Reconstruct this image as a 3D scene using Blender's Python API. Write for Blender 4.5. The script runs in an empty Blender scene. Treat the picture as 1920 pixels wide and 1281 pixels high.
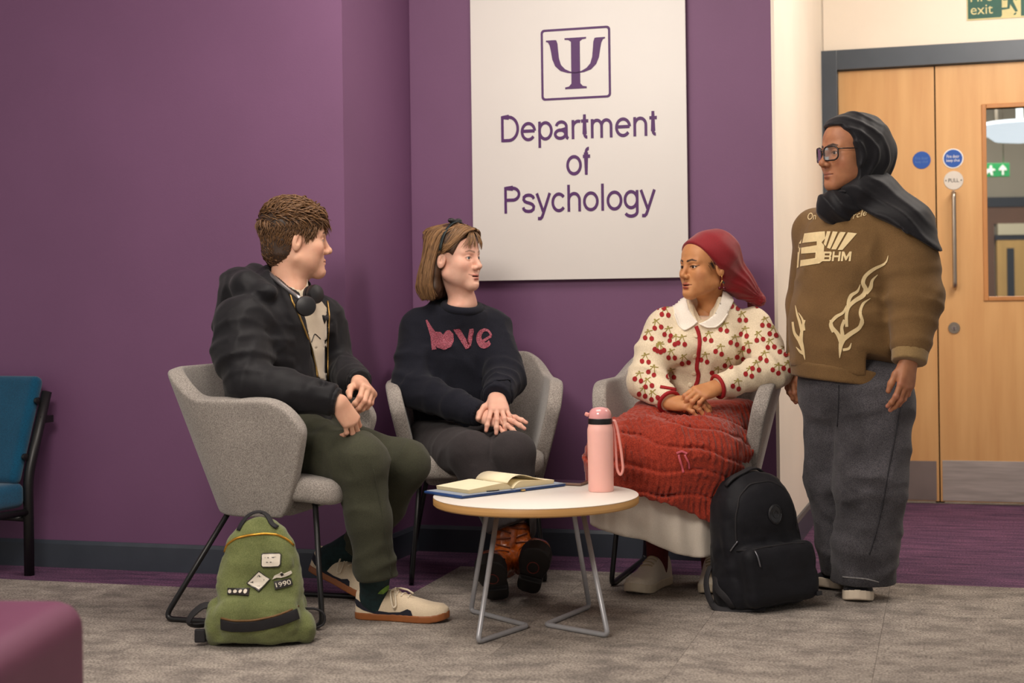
import bpy, bmesh, math, random
import numpy as np
from mathutils import Vector, Matrix, Euler
from mathutils.bvhtree import BVHTree

random.seed(7)
rng = np.random.default_rng(7)
scene = bpy.context.scene
COL = scene.collection

# ------------------------------------------------------------------ camera
FPX, HORIZON, CAM_H, ROLL = 2800.0, 565.0, 0.95, 0.0132
cam_data = bpy.data.cameras.new('camera')
cam = bpy.data.objects.new('camera', cam_data)
COL.objects.link(cam)
cam_data.sensor_fit = 'HORIZONTAL'
cam_data.sensor_width = 36.0
cam_data.lens = 36.0 * FPX / 1920.0
cam_data.shift_y = -(640.5 - HORIZON) / 1920.0
cam_data.clip_end = 60
cam.matrix_world = Matrix.Translation((0, 0, CAM_H)) @ Matrix.Rotation(math.pi / 2, 4, 'X') @ Matrix.Rotation(-ROLL, 4, 'Z')
cam_data.dof.use_dof = True
cam_data.dof.focus_distance = 4.75
cam_data.dof.aperture_fstop = 3.2
scene.camera = cam

# ------------------------------------------------------------------ world, lights, exposure
world = bpy.data.worlds.new('world')
scene.world = world
world.use_nodes = True
world.node_tree.nodes['Background'].inputs[0].default_value = (1.0, 0.94, 0.88, 1)
world.node_tree.nodes['Background'].inputs[1].default_value = 0.36


def area_light(name, loc, size, power, colour, target=None, sizey=None):
    d = bpy.data.lights.new(name, 'AREA')
    d.energy = power
    d.color = colour
    d.size = size
    if sizey:
        d.shape = 'RECTANGLE'
        d.size_y = sizey
    o = bpy.data.objects.new(name, d)
    COL.objects.link(o)
    o.location = loc
    if target is not None:
        o.rotation_euler = (Vector(target) - Vector(loc)).to_track_quat('-Z', 'Y').to_euler()
    return o


WARM = (1.0, 0.91, 0.82)
area_light('ceiling_panel_light_front', (-1.1, 2.0, 2.66), 1.2, 84, WARM, (-0.3, 4.6, 0.8))
area_light('ceiling_panel_light_near', (-0.2, 4.1, 2.66), 1.2, 30, WARM)
area_light('ceiling_panel_light_hall', (2.15, 5.2, 2.66), 1.2, 52, WARM, (1.75, 6.6, 0.9))
area_light('corridor_light', (3.1, 9.0, 2.55), 1.2, 55, (1.0, 0.93, 0.82))

scene.view_settings.view_transform = 'Standard'
scene.view_settings.look = 'None'
scene.view_settings.gamma = 1.0
scene.view_settings.use_curve_mapping = False
scene.view_settings.exposure = 0.15


# ------------------------------------------------------------------ pixel helpers (design coordinates, 1920 x 1281)
def derol(px, py):
    c, s = math.cos(ROLL), math.sin(ROLL)
    u, v = px - 960, py - HORIZON
    return u * c - v * s, v * c + u * s


def at(px, py, Y):
    u, v = derol(px, py)
    return Vector((u * Y / FPX, Y, CAM_H - v * Y / FPX))


def on_floor(px, py, z=0.0):
    u, v = derol(px, py)
    Y = (CAM_H - z) * FPX / v
    return Vector((u * Y / FPX, Y, z))


def on_plane(px, py, p0, n):
    u, v = derol(px, py)
    d = Vector((u / FPX, 1.0, -v / FPX))
    o = Vector((0, 0, CAM_H))
    return o + d * ((Vector(p0) - o).dot(n) / d.dot(n))


# ------------------------------------------------------------------ object helpers
def link(name, me, parent=None, mats=(), smooth=False):
    o = bpy.data.objects.new(name, me)
    COL.objects.link(o)
    for m in mats if isinstance(mats, (list, tuple)) else [mats]:
        if m.name not in [x.name for x in me.materials if x]:
            me.materials.append(m)
    if smooth:
        me.polygons.foreach_set('use_smooth', np.ones(len(me.polygons), bool))
    if parent is not None:
        o.parent = parent
        o.matrix_parent_inverse = parent.matrix_world.inverted()
    return o


def from_bm(name, bm, mats, parent=None, smooth=False):
    me = bpy.data.meshes.new(name)
    bmesh.ops.recalc_face_normals(bm, faces=bm.faces)
    bm.to_mesh(me)
    bm.free()
    return link(name, me, parent, mats, smooth)


def from_py(name, v, f, mats, parent=None, smooth=False):
    me = bpy.data.meshes.new(name)
    me.from_pydata([tuple(p) for p in v], [], [tuple(q) for q in f])
    me.update()
    return link(name, me, parent, mats, smooth)


def empty(name, loc=(0, 0, 0), rz=0.0):
    o = bpy.data.objects.new(name, None)
    COL.objects.link(o)
    o.empty_display_size = 0.1
    o.matrix_world = Matrix.Translation(loc) @ Matrix.Rotation(rz, 4, 'Z')
    return o


def child(o, parent):
    o.parent = parent
    return o


def tag(o, label=None, cat=None, group=None, kind=None):
    if label: o['label'] = label
    if cat: o['category'] = cat
    if group: o['group'] = group
    if kind: o['kind'] = kind
    return o


def box_bm(bm, lo, hi, M=None, bev=0.0, seg=2):
    vs = [bm.verts.new((x, y, z)) for x in (lo[0], hi[0]) for y in (lo[1], hi[1]) for z in (lo[2], hi[2])]
    idx = [(0, 1, 3, 2), (4, 6, 7, 5), (0, 4, 5, 1), (2, 3, 7, 6), (0, 2, 6, 4), (1, 5, 7, 3)]
    fs = [bm.faces.new([vs[i] for i in q]) for q in idx]
    if bev > 0:
        es = list({e for f in fs for e in f.edges})
        r = bmesh.ops.bevel(bm, geom=es, offset=bev, segments=seg, profile=0.5, affect='EDGES')
        vs = list({v for v in r['verts']} | {v for v in vs if v.is_valid})
    if M is not None:
        bmesh.ops.transform(bm, matrix=M, verts=[v for v in vs if v.is_valid])
    return bm


def box(name, lo, hi, mats, parent=None, M=None, bev=0.0, seg=2):
    bm = bmesh.new()
    box_bm(bm, lo, hi, M, bev, seg)
    return from_bm(name, bm, mats, parent, smooth=False)


def fillet(pts, r, n=6, closed=False):
    pts = [Vector(p) for p in pts]
    out = []
    N = len(pts)
    for i, p in enumerate(pts):
        if not closed and i in (0, N - 1):
            out.append(p)
            continue
        a, b = pts[(i - 1) % N] - p, pts[(i + 1) % N] - p
        rr = min(r, a.length * 0.49, b.length * 0.49)
        A, B = p + a.normalized() * rr, p + b.normalized() * rr
        for k in range(n + 1):
            t = k / n
            out.append(A * (1 - t) ** 2 + p * 2 * t * (1 - t) + B * t * t)
    return out


def sweep_vf(pts, r, sides=8, closed=False, flat=None, up=None):
    """swept tube; r is a number or list; flat=(wide, thin) makes a strap whose thin axis follows 'up'"""
    pts = [Vector(p) for p in pts]
    n = len(pts)
    V, F = [], []
    prev = None
    for i, p in enumerate(pts):
        if closed:
            t = (pts[(i + 1) % n] - pts[i - 1]).normalized()
        else:
            t = (pts[min(i + 1, n - 1)] - pts[max(i - 1, 0)]).normalized()
        if flat is not None:
            z = Vector(up[i] if isinstance(up, list) else up)
            z = (z - t * z.dot(t)).normalized()
            x = t.cross(z)
        else:
            if prev is None:
                z = Vector((0, 0, 1)) if abs(t.z) < 0.9 else Vector((1, 0, 0))
            else:
                z = prev
            z = (z - t * z.dot(t)).normalized()
            x = t.cross(z)
            prev = z
        rr = r[i] if isinstance(r, (list, tuple)) else r
        for k in range(sides):
            a = 2 * math.pi * (k + 0.5) / sides
            if flat is not None:
                cx, cz = math.cos(a), math.sin(a)
                sx = math.copysign(abs(cx) ** 0.4, cx) * flat[0] / 2
                sz = math.copysign(abs(cz) ** 0.4, cz) * flat[1] / 2
                V.append(p + x * sx + z * sz)
            else:
                V.append(p + x * math.cos(a) * rr + z * math.sin(a) * rr)
    m = n if closed else n - 1
    for i in range(m):
        j = (i + 1) % n
        for k in range(sides):
            l = (k + 1) % sides
            F.append((i * sides + k, i * sides + l, j * sides + l, j * sides + k))
    if not closed:
        F.append(tuple(reversed(range(sides))))
        F.append(tuple(range((n - 1) * sides, n * sides)))
    return V, F


def tube(name, pts, r, mats, parent=None, sides=10, closed=False, flat=None, up=None):
    V, F = sweep_vf(pts, r, sides, closed, flat, up)
    o = from_py(name, V, F, mats, parent, smooth=True)
    return o


def lathe_vf(prof, n=32):
    V, F = [], []
    for (r, z) in prof:
        for k in range(n):
            a = 2 * math.pi * k / n
            V.append((r * math.cos(a), r * math.sin(a), z))
    for i in range(len(prof) - 1):
        for k in range(n):
            l = (k + 1) % n
            F.append((i * n + k, i * n + l, (i + 1) * n + l, (i + 1) * n + k))
    F.append(tuple(reversed(range(n))))
    F.append(tuple(range((len(prof) - 1) * n, len(prof) * n)))
    return V, F


def lathe(name, prof, mats, parent=None, loc=(0, 0, 0), n=32, M=None, smooth=True):
    V, F = lathe_vf(prof, n)
    M = M or Matrix.Translation(loc)
    o = from_py(name, [M @ Vector(v) for v in V], F, mats, parent, smooth)
    if smooth:
        smooth_by_angle(o, 40)
    return o


def smooth_by_angle(o, deg=35):
    me = o.data
    me.polygons.foreach_set('use_smooth', np.ones(len(me.polygons), bool))
    me.set_sharp_from_angle(angle=math.radians(deg))


def join_vf(lst):
    V, F = [], []
    for v, f in lst:
        b = len(V)
        V += list(v)
        F += [tuple(i + b for i in q) for q in f]
    return V, F


def text_vf(body, extrude=0.0):
    """text as a flat (or extruded) mesh: verts, faces, laid out in x,y"""
    cu = bpy.data.curves.new('lettering', 'FONT')
    cu.body = body
    cu.size = 1.0
    cu.extrude = extrude
    cu.resolution_u = 6
    o = bpy.data.objects.new('lettering', cu)
    COL.objects.link(o)
    dg = bpy.context.evaluated_depsgraph_get()
    me = o.evaluated_get(dg).to_mesh()
    V = [v.co.copy() for v in me.vertices]
    F = [tuple(p.vertices) for p in me.polygons]
    o.evaluated_get(dg).to_mesh_clear()
    bpy.data.objects.remove(o)
    bpy.data.curves.remove(cu)
    return V, F


def fit_text(body, x0, x1, z0, z1, extrude=0.001, ref=None):
    """text scaled so its bounding box is [x0,x1] x [z0,z1]"""
    V, F = text_vf(body, extrude)
    xs = [v.x for v in V]
    ys = [v.y for v in V]
    ax, bx, ay, by = min(xs), max(xs), min(ys), max(ys)
    return [Vector(((v.x - ax) / (bx - ax) * (x1 - x0) + x0, (v.y - ay) / (by - ay) * (z1 - z0) + z0, v.z)) for v in V], F


def poly_vf(loops, th=0.0):
    """filled 2-D outline (list of loops of (x,y)); holes allowed through scan fill"""
    bm = bmesh.new()
    es = []
    for lp in loops:
        vs = [bm.verts.new((p[0], p[1], 0)) for p in lp]
        for i in range(len(vs)):
            es.append(bm.edges.new((vs[i], vs[(i + 1) % len(vs)])))
    bmesh.ops.triangle_fill(bm, use_beauty=True, edges=es)
    if th:
        r = bmesh.ops.extrude_face_region(bm, geom=bm.faces[:])
        bmesh.ops.translate(bm, vec=(0, 0, th), verts=[g for g in r['geom'] if isinstance(g, bmesh.types.BMVert)])
    bm.verts.index_update()
    V = [v.co.copy() for v in bm.verts]
    F = [tuple(v.index for v in f.verts) for f in bm.faces]
    bm.free()
    return V, F


def place_vf(vf, O, ex, ey, ez):
    O, ex, ey, ez = Vector(O), Vector(ex), Vector(ey), Vector(ez)
    return [O + ex * v[0] + ey * v[1] + ez * v[2] for v in vf[0]], vf[1]


# ------------------------------------------------------------------ materials
def srgb(r, g, b):
    f = lambda c: ((c / 255 + 0.055) / 1.055) ** 2.4 if c / 255 > 0.04045 else c / 255 / 12.92
    return (f(r), f(g), f(b), 1.0)


MATS = {}


def mat(name, col, rough=0.6, noise=0.0, scale=60.0, bump=0.0, bscale=None, metal=0.0, sheen=0.0, col2=None,
        stretch=(1, 1, 1), spec=0.5, coat=0.0, detail=4.0, sub=0.0, rnd=0.0, weave=0.0, coords='Object'):
    """procedural principled material: noise colour variation, noise or weave bump"""
    if name in MATS:
        return MATS[name]
    m = bpy.data.materials.new(name)
    MATS[name] = m
    m.use_nodes = True
    nt = m.node_tree
    N, L = nt.nodes, nt.links
    b = N['Principled BSDF']
    b.inputs['Base Color'].default_value = col
    b.inputs['Roughness'].default_value = rough
    b.inputs['Metallic'].default_value = metal
    b.inputs['Specular IOR Level'].default_value = spec
    b.inputs['Sheen Weight'].default_value = sheen
    b.inputs['Coat Weight'].default_value = coat
    if sub:
        b.inputs['Subsurface Weight'].default_value = sub
        b.inputs['Subsurface Radius'].default_value = (0.01, 0.004, 0.002)
        b.inputs['Subsurface Scale'].default_value = 0.6
    tc = N.new('ShaderNodeTexCoord')
    mp = N.new('ShaderNodeMapping')
    mp.inputs['Scale'].default_value = stretch
    L.new(tc.outputs[coords], mp.inputs['Vector'])
    last = None
    if noise or col2:
        nz = N.new('ShaderNodeTexNoise')
        nz.inputs['Scale'].default_value = scale
        nz.inputs['Detail'].default_value = detail
        L.new(mp.outputs[0], nz.inputs['Vector'])
        mx = N.new('ShaderNodeMix')
        mx.data_type = 'RGBA'
        c2 = col2 or tuple(c * (1 - noise) for c in col[:3]) + (1,)
        mx.inputs['A'].default_value = col if col2 else tuple(min(1, c * (1 + noise)) for c in col[:3]) + (1,)
        mx.inputs['B'].default_value = c2
        rmp = N.new('ShaderNodeMapRange')
        rmp.inputs['From Min'].default_value = 0.3
        rmp.inputs['From Max'].default_value = 0.7
        L.new(nz.outputs['Fac'], rmp.inputs['Value'])
        L.new(rmp.outputs[0], mx.inputs['Factor'])
        last = mx.outputs['Result']
    if rnd:
        geo = N.new('ShaderNodeNewGeometry')
        hs = N.new('ShaderNodeHueSaturation')
        mr = N.new('ShaderNodeMapRange')
        mr.inputs['To Min'].default_value = 1 - rnd
        mr.inputs['To Max'].default_value = 1 + rnd
        L.new(geo.outputs['Random Per Island'], mr.inputs['Value'])
        L.new(mr.outputs[0], hs.inputs['Value'])
        if last:
            L.new(last, hs.inputs['Color'])
        else:
            hs.inputs['Color'].default_value = col
        last = hs.outputs[0]
    if last:
        L.new(last, b.inputs['Base Color'])
    if bump or weave:
        bp = N.new('ShaderNodeBump')
        bp.inputs['Distance'].default_value = 0.004
        bp.inputs['Strength'].default_value = bump or weave
        if weave:
            wv = N.new('ShaderNodeTexWave')
            wv.inputs['Scale'].default_value = bscale or 200
            wv.inputs['Distortion'].default_value = 1.5
            L.new(mp.outputs[0], wv.inputs['Vector'])
            L.new(wv.outputs['Fac'], bp.inputs['Height'])
        else:
            n2 = N.new('ShaderNodeTexNoise')
            n2.inputs['Scale'].default_value = bscale or scale
            n2.inputs['Detail'].default_value = detail
            L.new(mp.outputs[0], n2.inputs['Vector'])
            L.new(n2.outputs['Fac'], bp.inputs['Height'])
        L.new(bp.outputs[0], b.inputs['Normal'])
    return m


def emit(name, col, strength):
    m = bpy.data.materials.new(name)
    m.use_nodes = True
    b = m.node_tree.nodes['Principled BSDF']
    b.inputs['Base Color'].default_value = col
    b.inputs['Emission Color'].default_value = col
    b.inputs['Emission Strength'].default_value = strength
    return m


def glass_mat(name, tint=(0.92, 0.95, 0.95, 1), gloss=0.08):
    m = bpy.data.materials.new(name)
    m.use_nodes = True
    nt = m.node_tree
    N, L = nt.nodes, nt.links
    N.remove(N['Principled BSDF'])
    t = N.new('ShaderNodeBsdfTransparent')
    t.inputs[0].default_value = tint
    g = N.new('ShaderNodeBsdfGlossy')
    g.inputs['Roughness'].default_value = 0.02
    mx = N.new('ShaderNodeMixShader')
    fr = N.new('ShaderNodeFresnel')
    fr.inputs[0].default_value = 1.5
    L.new(fr.outputs[0], mx.inputs[0])
    L.new(t.outputs[0], mx.inputs[1])
    L.new(g.outputs[0], mx.inputs[2])
    L.new(mx.outputs[0], N['Material Output'].inputs['Surface'])
    return m
# ------------------------------------------------------------------ the room
ALPHA = math.atan(0.29)
E1 = Vector((math.cos(ALPHA), -math.sin(ALPHA), 0))
E2 = Vector((math.sin(ALPHA), math.cos(ALPHA), 0))
UP = Vector((0, 0, 1))
W0 = Vector((-3.3, 4.984 + 0.29 * 3.3, 0))
W1 = Vector((-0.574, 5.150, 0))
W2 = Vector((-0.380, 5.730, 0))
W3 = Vector((0.951, 5.344, 0))
W4 = Vector((1.453, 6.935, 0))
W5 = W4 + E1 * 2.6
CEIL = 2.72

M_purple = mat('purple_wall_paint', srgb(117, 77, 113), 0.6, noise=0.05, scale=2.2, bump=0.05, bscale=180, detail=6)
M_white = mat('cream_wall_paint', srgb(244, 232, 216), 0.7, noise=0.025, scale=3, bump=0.04, bscale=160)
M_base = mat('grey_gloss_skirting', srgb(62, 68, 78), 0.38, noise=0.08, scale=14)
M_ceiling = mat('ceiling_white', srgb(238, 232, 222), 0.8, noise=0.02, scale=5)


def prism(name, poly, z0, z1, mats, parent=None):
    n = len(poly)
    V = [Vector((p[0], p[1], z0)) for p in poly] + [Vector((p[0], p[1], z1)) for p in poly]
    F = [tuple(reversed(range(n))), tuple(range(n, 2 * n))] + [(i, (i + 1) % n, n + (i + 1) % n, n + i) for i in range(n)]
    bm = bmesh.new()
    vs = [bm.verts.new(v) for v in V]
    for f in F:
        bm.faces.new([vs[i] for i in f])
    return from_bm(name, bm, mats, parent)


def wall(name, A, B, m, z0=0.0, z1=CEIL, th=0.1):
    d = (B - A).normalized()
    n = Vector((-d.y, d.x, 0))
    o = prism(name, [A, B, B + n * th, A + n * th], z0, z1, m)
    tag(o, kind='structure')
    return o


wall('wall_left', W0, W1 + Vector((0, 0, 0)), M_purple)
# the return between the left wall and the recess, then the recess wall with the sign
wall('wall_return', W1, W2, M_purple)
wall('wall_back', W2 - E1 * 0.1, W3 - E1 * 0.012, M_purple)
wall('wall_white', W3, W4, M_white, th=-0.0 + 0.012)


def baseboard(name, A, B, h=0.098, th=0.016):
    d = (B - A).normalized()
    n = Vector((d.y, -d.x, 0))
    bm = bmesh.new()
    prof = [(0, 0), (th, 0), (th, h - 0.012), (th * 0.55, h), (0, h)]
    va = [bm.verts.new(A + n * p[0] + UP * p[1]) for p in prof]
    vb = [bm.verts.new(B + n * p[0] + UP * p[1]) for p in prof]
    for i in range(5):
        bm.faces.new((va[i], va[(i + 1) % 5], vb[(i + 1) % 5], vb[i]))
    bm.faces.new(va)
    bm.faces.new(list(reversed(vb)))
    o = from_bm(name, bm, M_base)
    tag(o, kind='structure')


baseboard('baseboard_left', W0, W1 + E1 * 0.016)
baseboard('baseboard_return', W1, W2)
baseboard('baseboard_back', W2, W3)
baseboard('baseboard_white', W3, W4)

cl = prism('ceiling', [(-3.6, 0.3), (4.4, 0.3), (4.4, 8.0), (-3.6, 8.0)], CEIL, CEIL + 0.05, M_ceiling)
tag(cl, kind='structure')

# ---- floor with carpet tiles (recessed joints)
def carpet_mat(name, c1, c2, c3, streak):
    m = bpy.data.materials.new(name)
    MATS[name] = m
    m.use_nodes = True
    N, L = m.node_tree.nodes, m.node_tree.links
    b = N['Principled BSDF']
    b.inputs['Roughness'].default_value = 0.95
    b.inputs['Specular IOR Level'].default_value = 0.1
    tc = N.new('ShaderNodeTexCoord')
    oi = N.new('ShaderNodeObjectInfo')
    ad = N.new('ShaderNodeVectorMath')
    ad.operation = 'ADD'
    sc_ = N.new('ShaderNodeVectorMath')
    sc_.operation = 'SCALE'
    sc_.inputs['Scale'].default_value = 1.0
    L.new(oi.outputs['Location'], sc_.inputs[0])
    L.new(tc.outputs['Object'], ad.inputs[0])
    L.new(sc_.outputs[0], ad.inputs[1])
    mp = N.new('ShaderNodeMapping')
    mp.inputs['Scale'].default_value = streak
    L.new(ad.outputs[0], mp.inputs['Vector'])
    n1 = N.new('ShaderNodeTexNoise')
    n1.inputs['Scale'].default_value = 5
    n1.inputs['Detail'].default_value = 6
    n1.inputs['Roughness'].default_value = 0.65
    L.new(mp.outputs[0], n1.inputs['Vector'])
    n2 = N.new('ShaderNodeTexNoise')
    n2.inputs['Scale'].default_value = 150
    n2.inputs['Detail'].default_value = 3
    L.new(ad.outputs[0], n2.inputs['Vector'])
    r1 = N.new('ShaderNodeValToRGB')
    r1.color_ramp.elements[0].position = 0.36
    r1.color_ramp.elements[0].color = c2
    r1.color_ramp.elements[1].position = 0.62
    r1.color_ramp.elements[1].color = c1
    L.new(n1.outputs['Fac'], r1.inputs[0])
    mx = N.new('ShaderNodeMix')
    mx.data_type = 'RGBA'
    mx.inputs['B'].default_value = c3
    mr = N.new('ShaderNodeMapRange')
    mr.inputs['From Min'].default_value = 0.42
    mr.inputs['From Max'].default_value = 0.62
    mr.inputs['To Max'].default_value = 0.62
    L.new(n2.outputs['Fac'], mr.inputs['Value'])
    L.new(mr.outputs[0], mx.inputs['Factor'])
    L.new(r1.outputs[0], mx.inputs['A'])
    hv = N.new('ShaderNodeHueSaturation')
    m2 = N.new('ShaderNodeMapRange')
    m2.inputs['To Min'].default_value = 0.9
    m2.inputs['To Max'].default_value = 1.08
    L.new(oi.outputs['Random'], m2.inputs['Value'])
    L.new(m2.outputs[0], hv.inputs['Value'])
    L.new(mx.outputs['Result'], hv.inputs['Color'])
    L.new(hv.outputs[0], b.inputs['Base Color'])
    bp = N.new('ShaderNodeBump')
    bp.inputs['Strength'].default_value = 0.7
    bp.inputs['Distance'].default_value = 0.004
    L.new(n2.outputs['Fac'], bp.inputs['Height'])
    L.new(bp.outputs[0], b.inputs['Normal'])
    return m


M_cgrey = carpet_mat('grey_loop_carpet', srgb(180, 170, 160), srgb(134, 126, 120), srgb(70, 65, 63), (1.6, 2.2, 1))
M_cpurp = carpet_mat('purple_loop_carpet', srgb(132, 92, 122), srgb(86, 66, 90), srgb(52, 40, 58), (0.9, 5.0, 1))
floor = prism('floor', [(-4, -0.6), (4.6, -0.6), (4.6, 12.2), (-4, 12.2)], -0.08, -0.007, M_cgrey)
tag(floor, kind='structure')
AJ, BL, BR = -1.685, 4.528, 5.10
tile_cache = {}


def carpet_tile(a0, a1, b0, b1, m):
    key = (round(a1 - a0, 3), round(b1 - b0, 3), m.name)
    g = 0.0003
    if key not in tile_cache:
        bm = bmesh.new()
        box_bm(bm, (g, g, -0.007), (a1 - a0 - g, b1 - b0 - g, 0.0), bev=0.0005, seg=1)
        me = bpy.data.meshes.new('carpet_tile')
        bmesh.ops.recalc_face_normals(bm, faces=bm.faces)
        bm.to_mesh(me)
        bm.free()
        me.materials.append(m)
        tile_cache[key] = me
    o = bpy.data.objects.new('carpet_tile', tile_cache[key])
    COL.objects.link(o)
    o.matrix_world = Matrix.Translation(E1 * a0 + E2 * b0) @ Matrix.Rotation(-ALPHA, 4, 'Z')
    o.parent = floor


for i in range(-5, 0):
    a0 = AJ + 0.5 * i
    for k in range(4):
        carpet_tile(a0, a0 + 0.5, BL - 0.5 * (k + 1), BL - 0.5 * k, M_cgrey)
    carpet_tile(a0, a0 + 0.5, BL, 4.79, M_cpurp)
carpet_tile(AJ - 0.5, AJ, 4.79, BR + 0.3, M_cpurp)
for i in range(0, 6):
    a0 = AJ + 0.5 * i
    for k in range(5):
        carpet_tile(a0, a0 + 0.5, BR - 0.5 * (k + 1), BR - 0.5 * k, M_cgrey)
    for k in range(4 if i >= 2 else 1):
        carpet_tile(a0, a0 + 0.5, BR + 0.5 * k, BR + 0.5 * k + 0.5, M_cpurp)

# ---- sign on the recess wall
SN = -E2
S0 = W2 + SN * 0.030


def sz(px, py, p0):
    P = on_plane(px, py, p0, E2)
    return (P - Vector(p0)).dot(E1), P.z


M_board = mat('white_satin_board', srgb(222, 217, 212), 0.35, noise=0.015, scale=3)
M_ink = mat('purple_vinyl_lettering', srgb(74, 8, 92), 0.5, noise=0.06, scale=20)
M_black = mat('black_edge', srgb(22, 18, 22), 0.5, noise=0.1, scale=30)
sign = empty('wall_sign', S0 + E1 * 0.6 + UP * 1.0)
sl = sz(885, 300, S0)[0]
sr = sz(1288, 300, S0)[0]
sb = 0.5 * (sz(890, 528, S0)[1] + sz(1262, 520, S0)[1])
MS = Matrix.Translation(S0) @ Matrix.Rotation(-ALPHA, 4, 'Z')
box('board', (sl, 0.0, sb), (sr, 0.012, sb + 1.42), M_board, sign, MS, bev=0.0015)
box('batten', (sl + 0.03, 0.012, sb + 0.03), (sr - 0.03, 0.03, sb + 1.38), M_black, sign, MS)


def on_sign(vf):
    return place_vf(vf, S0 + SN * 0.0002, E1, UP, SN)


def arc(cx, cy, rx, ry, a0, a1, n=20):
    return [(cx + rx * math.cos(math.radians(a0 + (a1 - a0) * k / n)), cy + ry * math.sin(math.radians(a0 + (a1 - a0) * k / n))) for k in range(n + 1)]


GLYPH = {   # advance, strokes (centre lines, em units)
    'D': (.72, [[(.12, 0), (.12, .72)], [(.12, .68), (.34, .68)] + arc(.34, .36, .30, .32, 90, -90) + [(.12, .04)]]),
    'P': (.66, [[(.13, 0), (.13, .72)], [(.13, .68), (.38, .68)] + arc(.38, .52, .21, .16, 90, -90) + [(.13, .36)]]),
    'e': (.556, [[(.07, .275), (.49, .275)], arc(.278, .26, .215, .222, 4, 322, 28)]),
    'o': (.556, [arc(.278, .26, .215, .222, 0, 360, 32)]),
    'c': (.5, [arc(.27, .26, .205, .222, 38, 322, 26)]),
    'p': (.556, [[(.1, -.2), (.1, .52)], arc(.295, .26, .2, .222, 0, 360, 30)]),
    'g': (.556, [arc(.265, .27, .2, .212, 0, 360, 30), [(.462, .52), (.462, -.03)] + arc(.265, -.04, .197, .125, 0, -158)]),
    'a': (.556, [[(.50, .02), (.455, .05), (.44, .12), (.44, .34)] + arc(.27, .345, .17, .138, 0, 168), arc(.235, .15, .17, .112, 0, 360, 26), [(.44, .3), (.30, .268), (.2, .255)]]),
    'n': (.556, [[(.1, 0), (.1, .52)], arc(.28, .30, .18, .182, 180, 0) + [(.46, 0)]]),
    'h': (.556, [[(.1, 0), (.1, .72)], arc(.28, .30, .18, .182, 180, 0) + [(.46, 0)]]),
    'm': (.833, [[(.1, 0), (.1, .52)], arc(.255, .32, .155, .162, 180, 0) + [(.41, 0)], arc(.565, .32, .155, .162, 180, 0) + [(.72, 0)]]),
    'r': (.35, [[(.1, 0), (.1, .52)], arc(.28, .31, .18, .172, 180, 68)]),
    't': (.285, [[(.135, .66), (.135, .12)] + arc(.215, .12, .08, .08, 180, 275), [(.02, .48), (.26, .48)]]),
    'f': (.285, [[(.125, 0), (.125, .58)] + arc(.215, .58, .09, .10, 180, 85), [(.02, .48), (.26, .48)]]),
    'l': (.222, [[(.11, 0), (.11, .72)]]),
    's': (.5, [[(.43, .375), (.40, .43), (.33, .47), (.25, .48), (.16, .468), (.095, .425), (.085, .36), (.12, .315), (.19, .285), (.30, .258), (.38, .225), (.425, .17), (.41, .095), (.34, .05), (.25, .04), (.15, .053), (.085, .1), (.065, .155)]]),
    'y': (.5, [[(.03, .52), (.25, .0)], [(.47, .52), (.245, -.02), (.20, -.12), (.15, -.16), (.06, -.158)]]),
}


def ribbon(pts, w, th):
    n = len(pts)
    closed = (Vector(pts[0]) - Vector(pts[-1])).length < 1e-4
    if closed:
        pts = pts[:-1]
        n -= 1
    V = []
    for i in range(n):
        p = Vector(pts[i])
        a = Vector(pts[(i - 1) % n]) if (i > 0 or closed) else None
        b = Vector(pts[(i + 1) % n]) if (i < n - 1 or closed) else None
        t = ((b - p).normalized() if b else Vector((0, 0))) + ((p - a).normalized() if a else Vector((0, 0)))
        t = t.normalized()
        nrm = Vector((-t.y, t.x))
        k = 1.0
        if a and b:
            k = min(1.6, 1 / max(0.3, nrm.dot(Vector((-(b - p).normalized().y, (b - p).normalized().x)))))
        for s in (1, -1):
            for z in (0, th):
                V.append(Vector((p.x + nrm.x * s * w / 2 * k, p.y + nrm.y * s * w / 2 * k, z)))
    F = []
    for i in range(n if closed else n - 1):
        a, b = 4 * i, 4 * ((i + 1) % n)
        F += [(a + 1, a + 3, b + 3, b + 1), (a, b, b + 2, a + 2), (a, a + 1, b + 1, b), (a + 2, b + 2, b + 3, a + 3)]
    if not closed:
        F += [(0, 2, 3, 1), (4 * n - 4, 4 * n - 3, 4 * n - 1, 4 * n - 2)]
    return V, F


def stroke_text(body, w=0.09, th=0.001):
    L, x = [], 0.0
    for ch in body:
        adv, st = GLYPH[ch]
        for q, s_ in enumerate(st):
            V, F = ribbon(s_, w, th + 0.0001 * q)
            L.append(([Vector((v.x + x, v.y, v.z)) for v in V], F))
        x += adv
    return join_vf(L)


def sign_text(body, left, right, base, cap):
    """left and right end pixels, baseline pixels at both ends, cap-top pixel above the first"""
    s0 = sz(left, base[0][1], S0)[0]
    s1 = sz(right, base[1][1], S0)[0]
    zb = 0.5 * (sz(*base[0], S0)[1] + sz(*base[1], S0)[1])
    hc = sz(*cap, S0)[1] - sz(cap[0], base[0][1], S0)[1]
    V, F = stroke_text(body)
    xs = [v.x for v in V]
    V = [Vector(((v.x - min(xs)) / (max(xs) - min(xs)) * (s1 - s0) + s0, zb + v.y / 0.72 * hc, v.z)) for v in V]
    return from_py('lettering', *on_sign((V, F)), M_ink, sign)


sign_text('Department', 940, 1232, ((940, 268), (1232, 253)), (940, 219))
sign_text('of', 1062, 1107, ((1062, 329), (1107, 328)), (1062, 277))
sign_text('Psychology', 946, 1230, ((946, 403), (1200, 391)), (946, 353))

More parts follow.
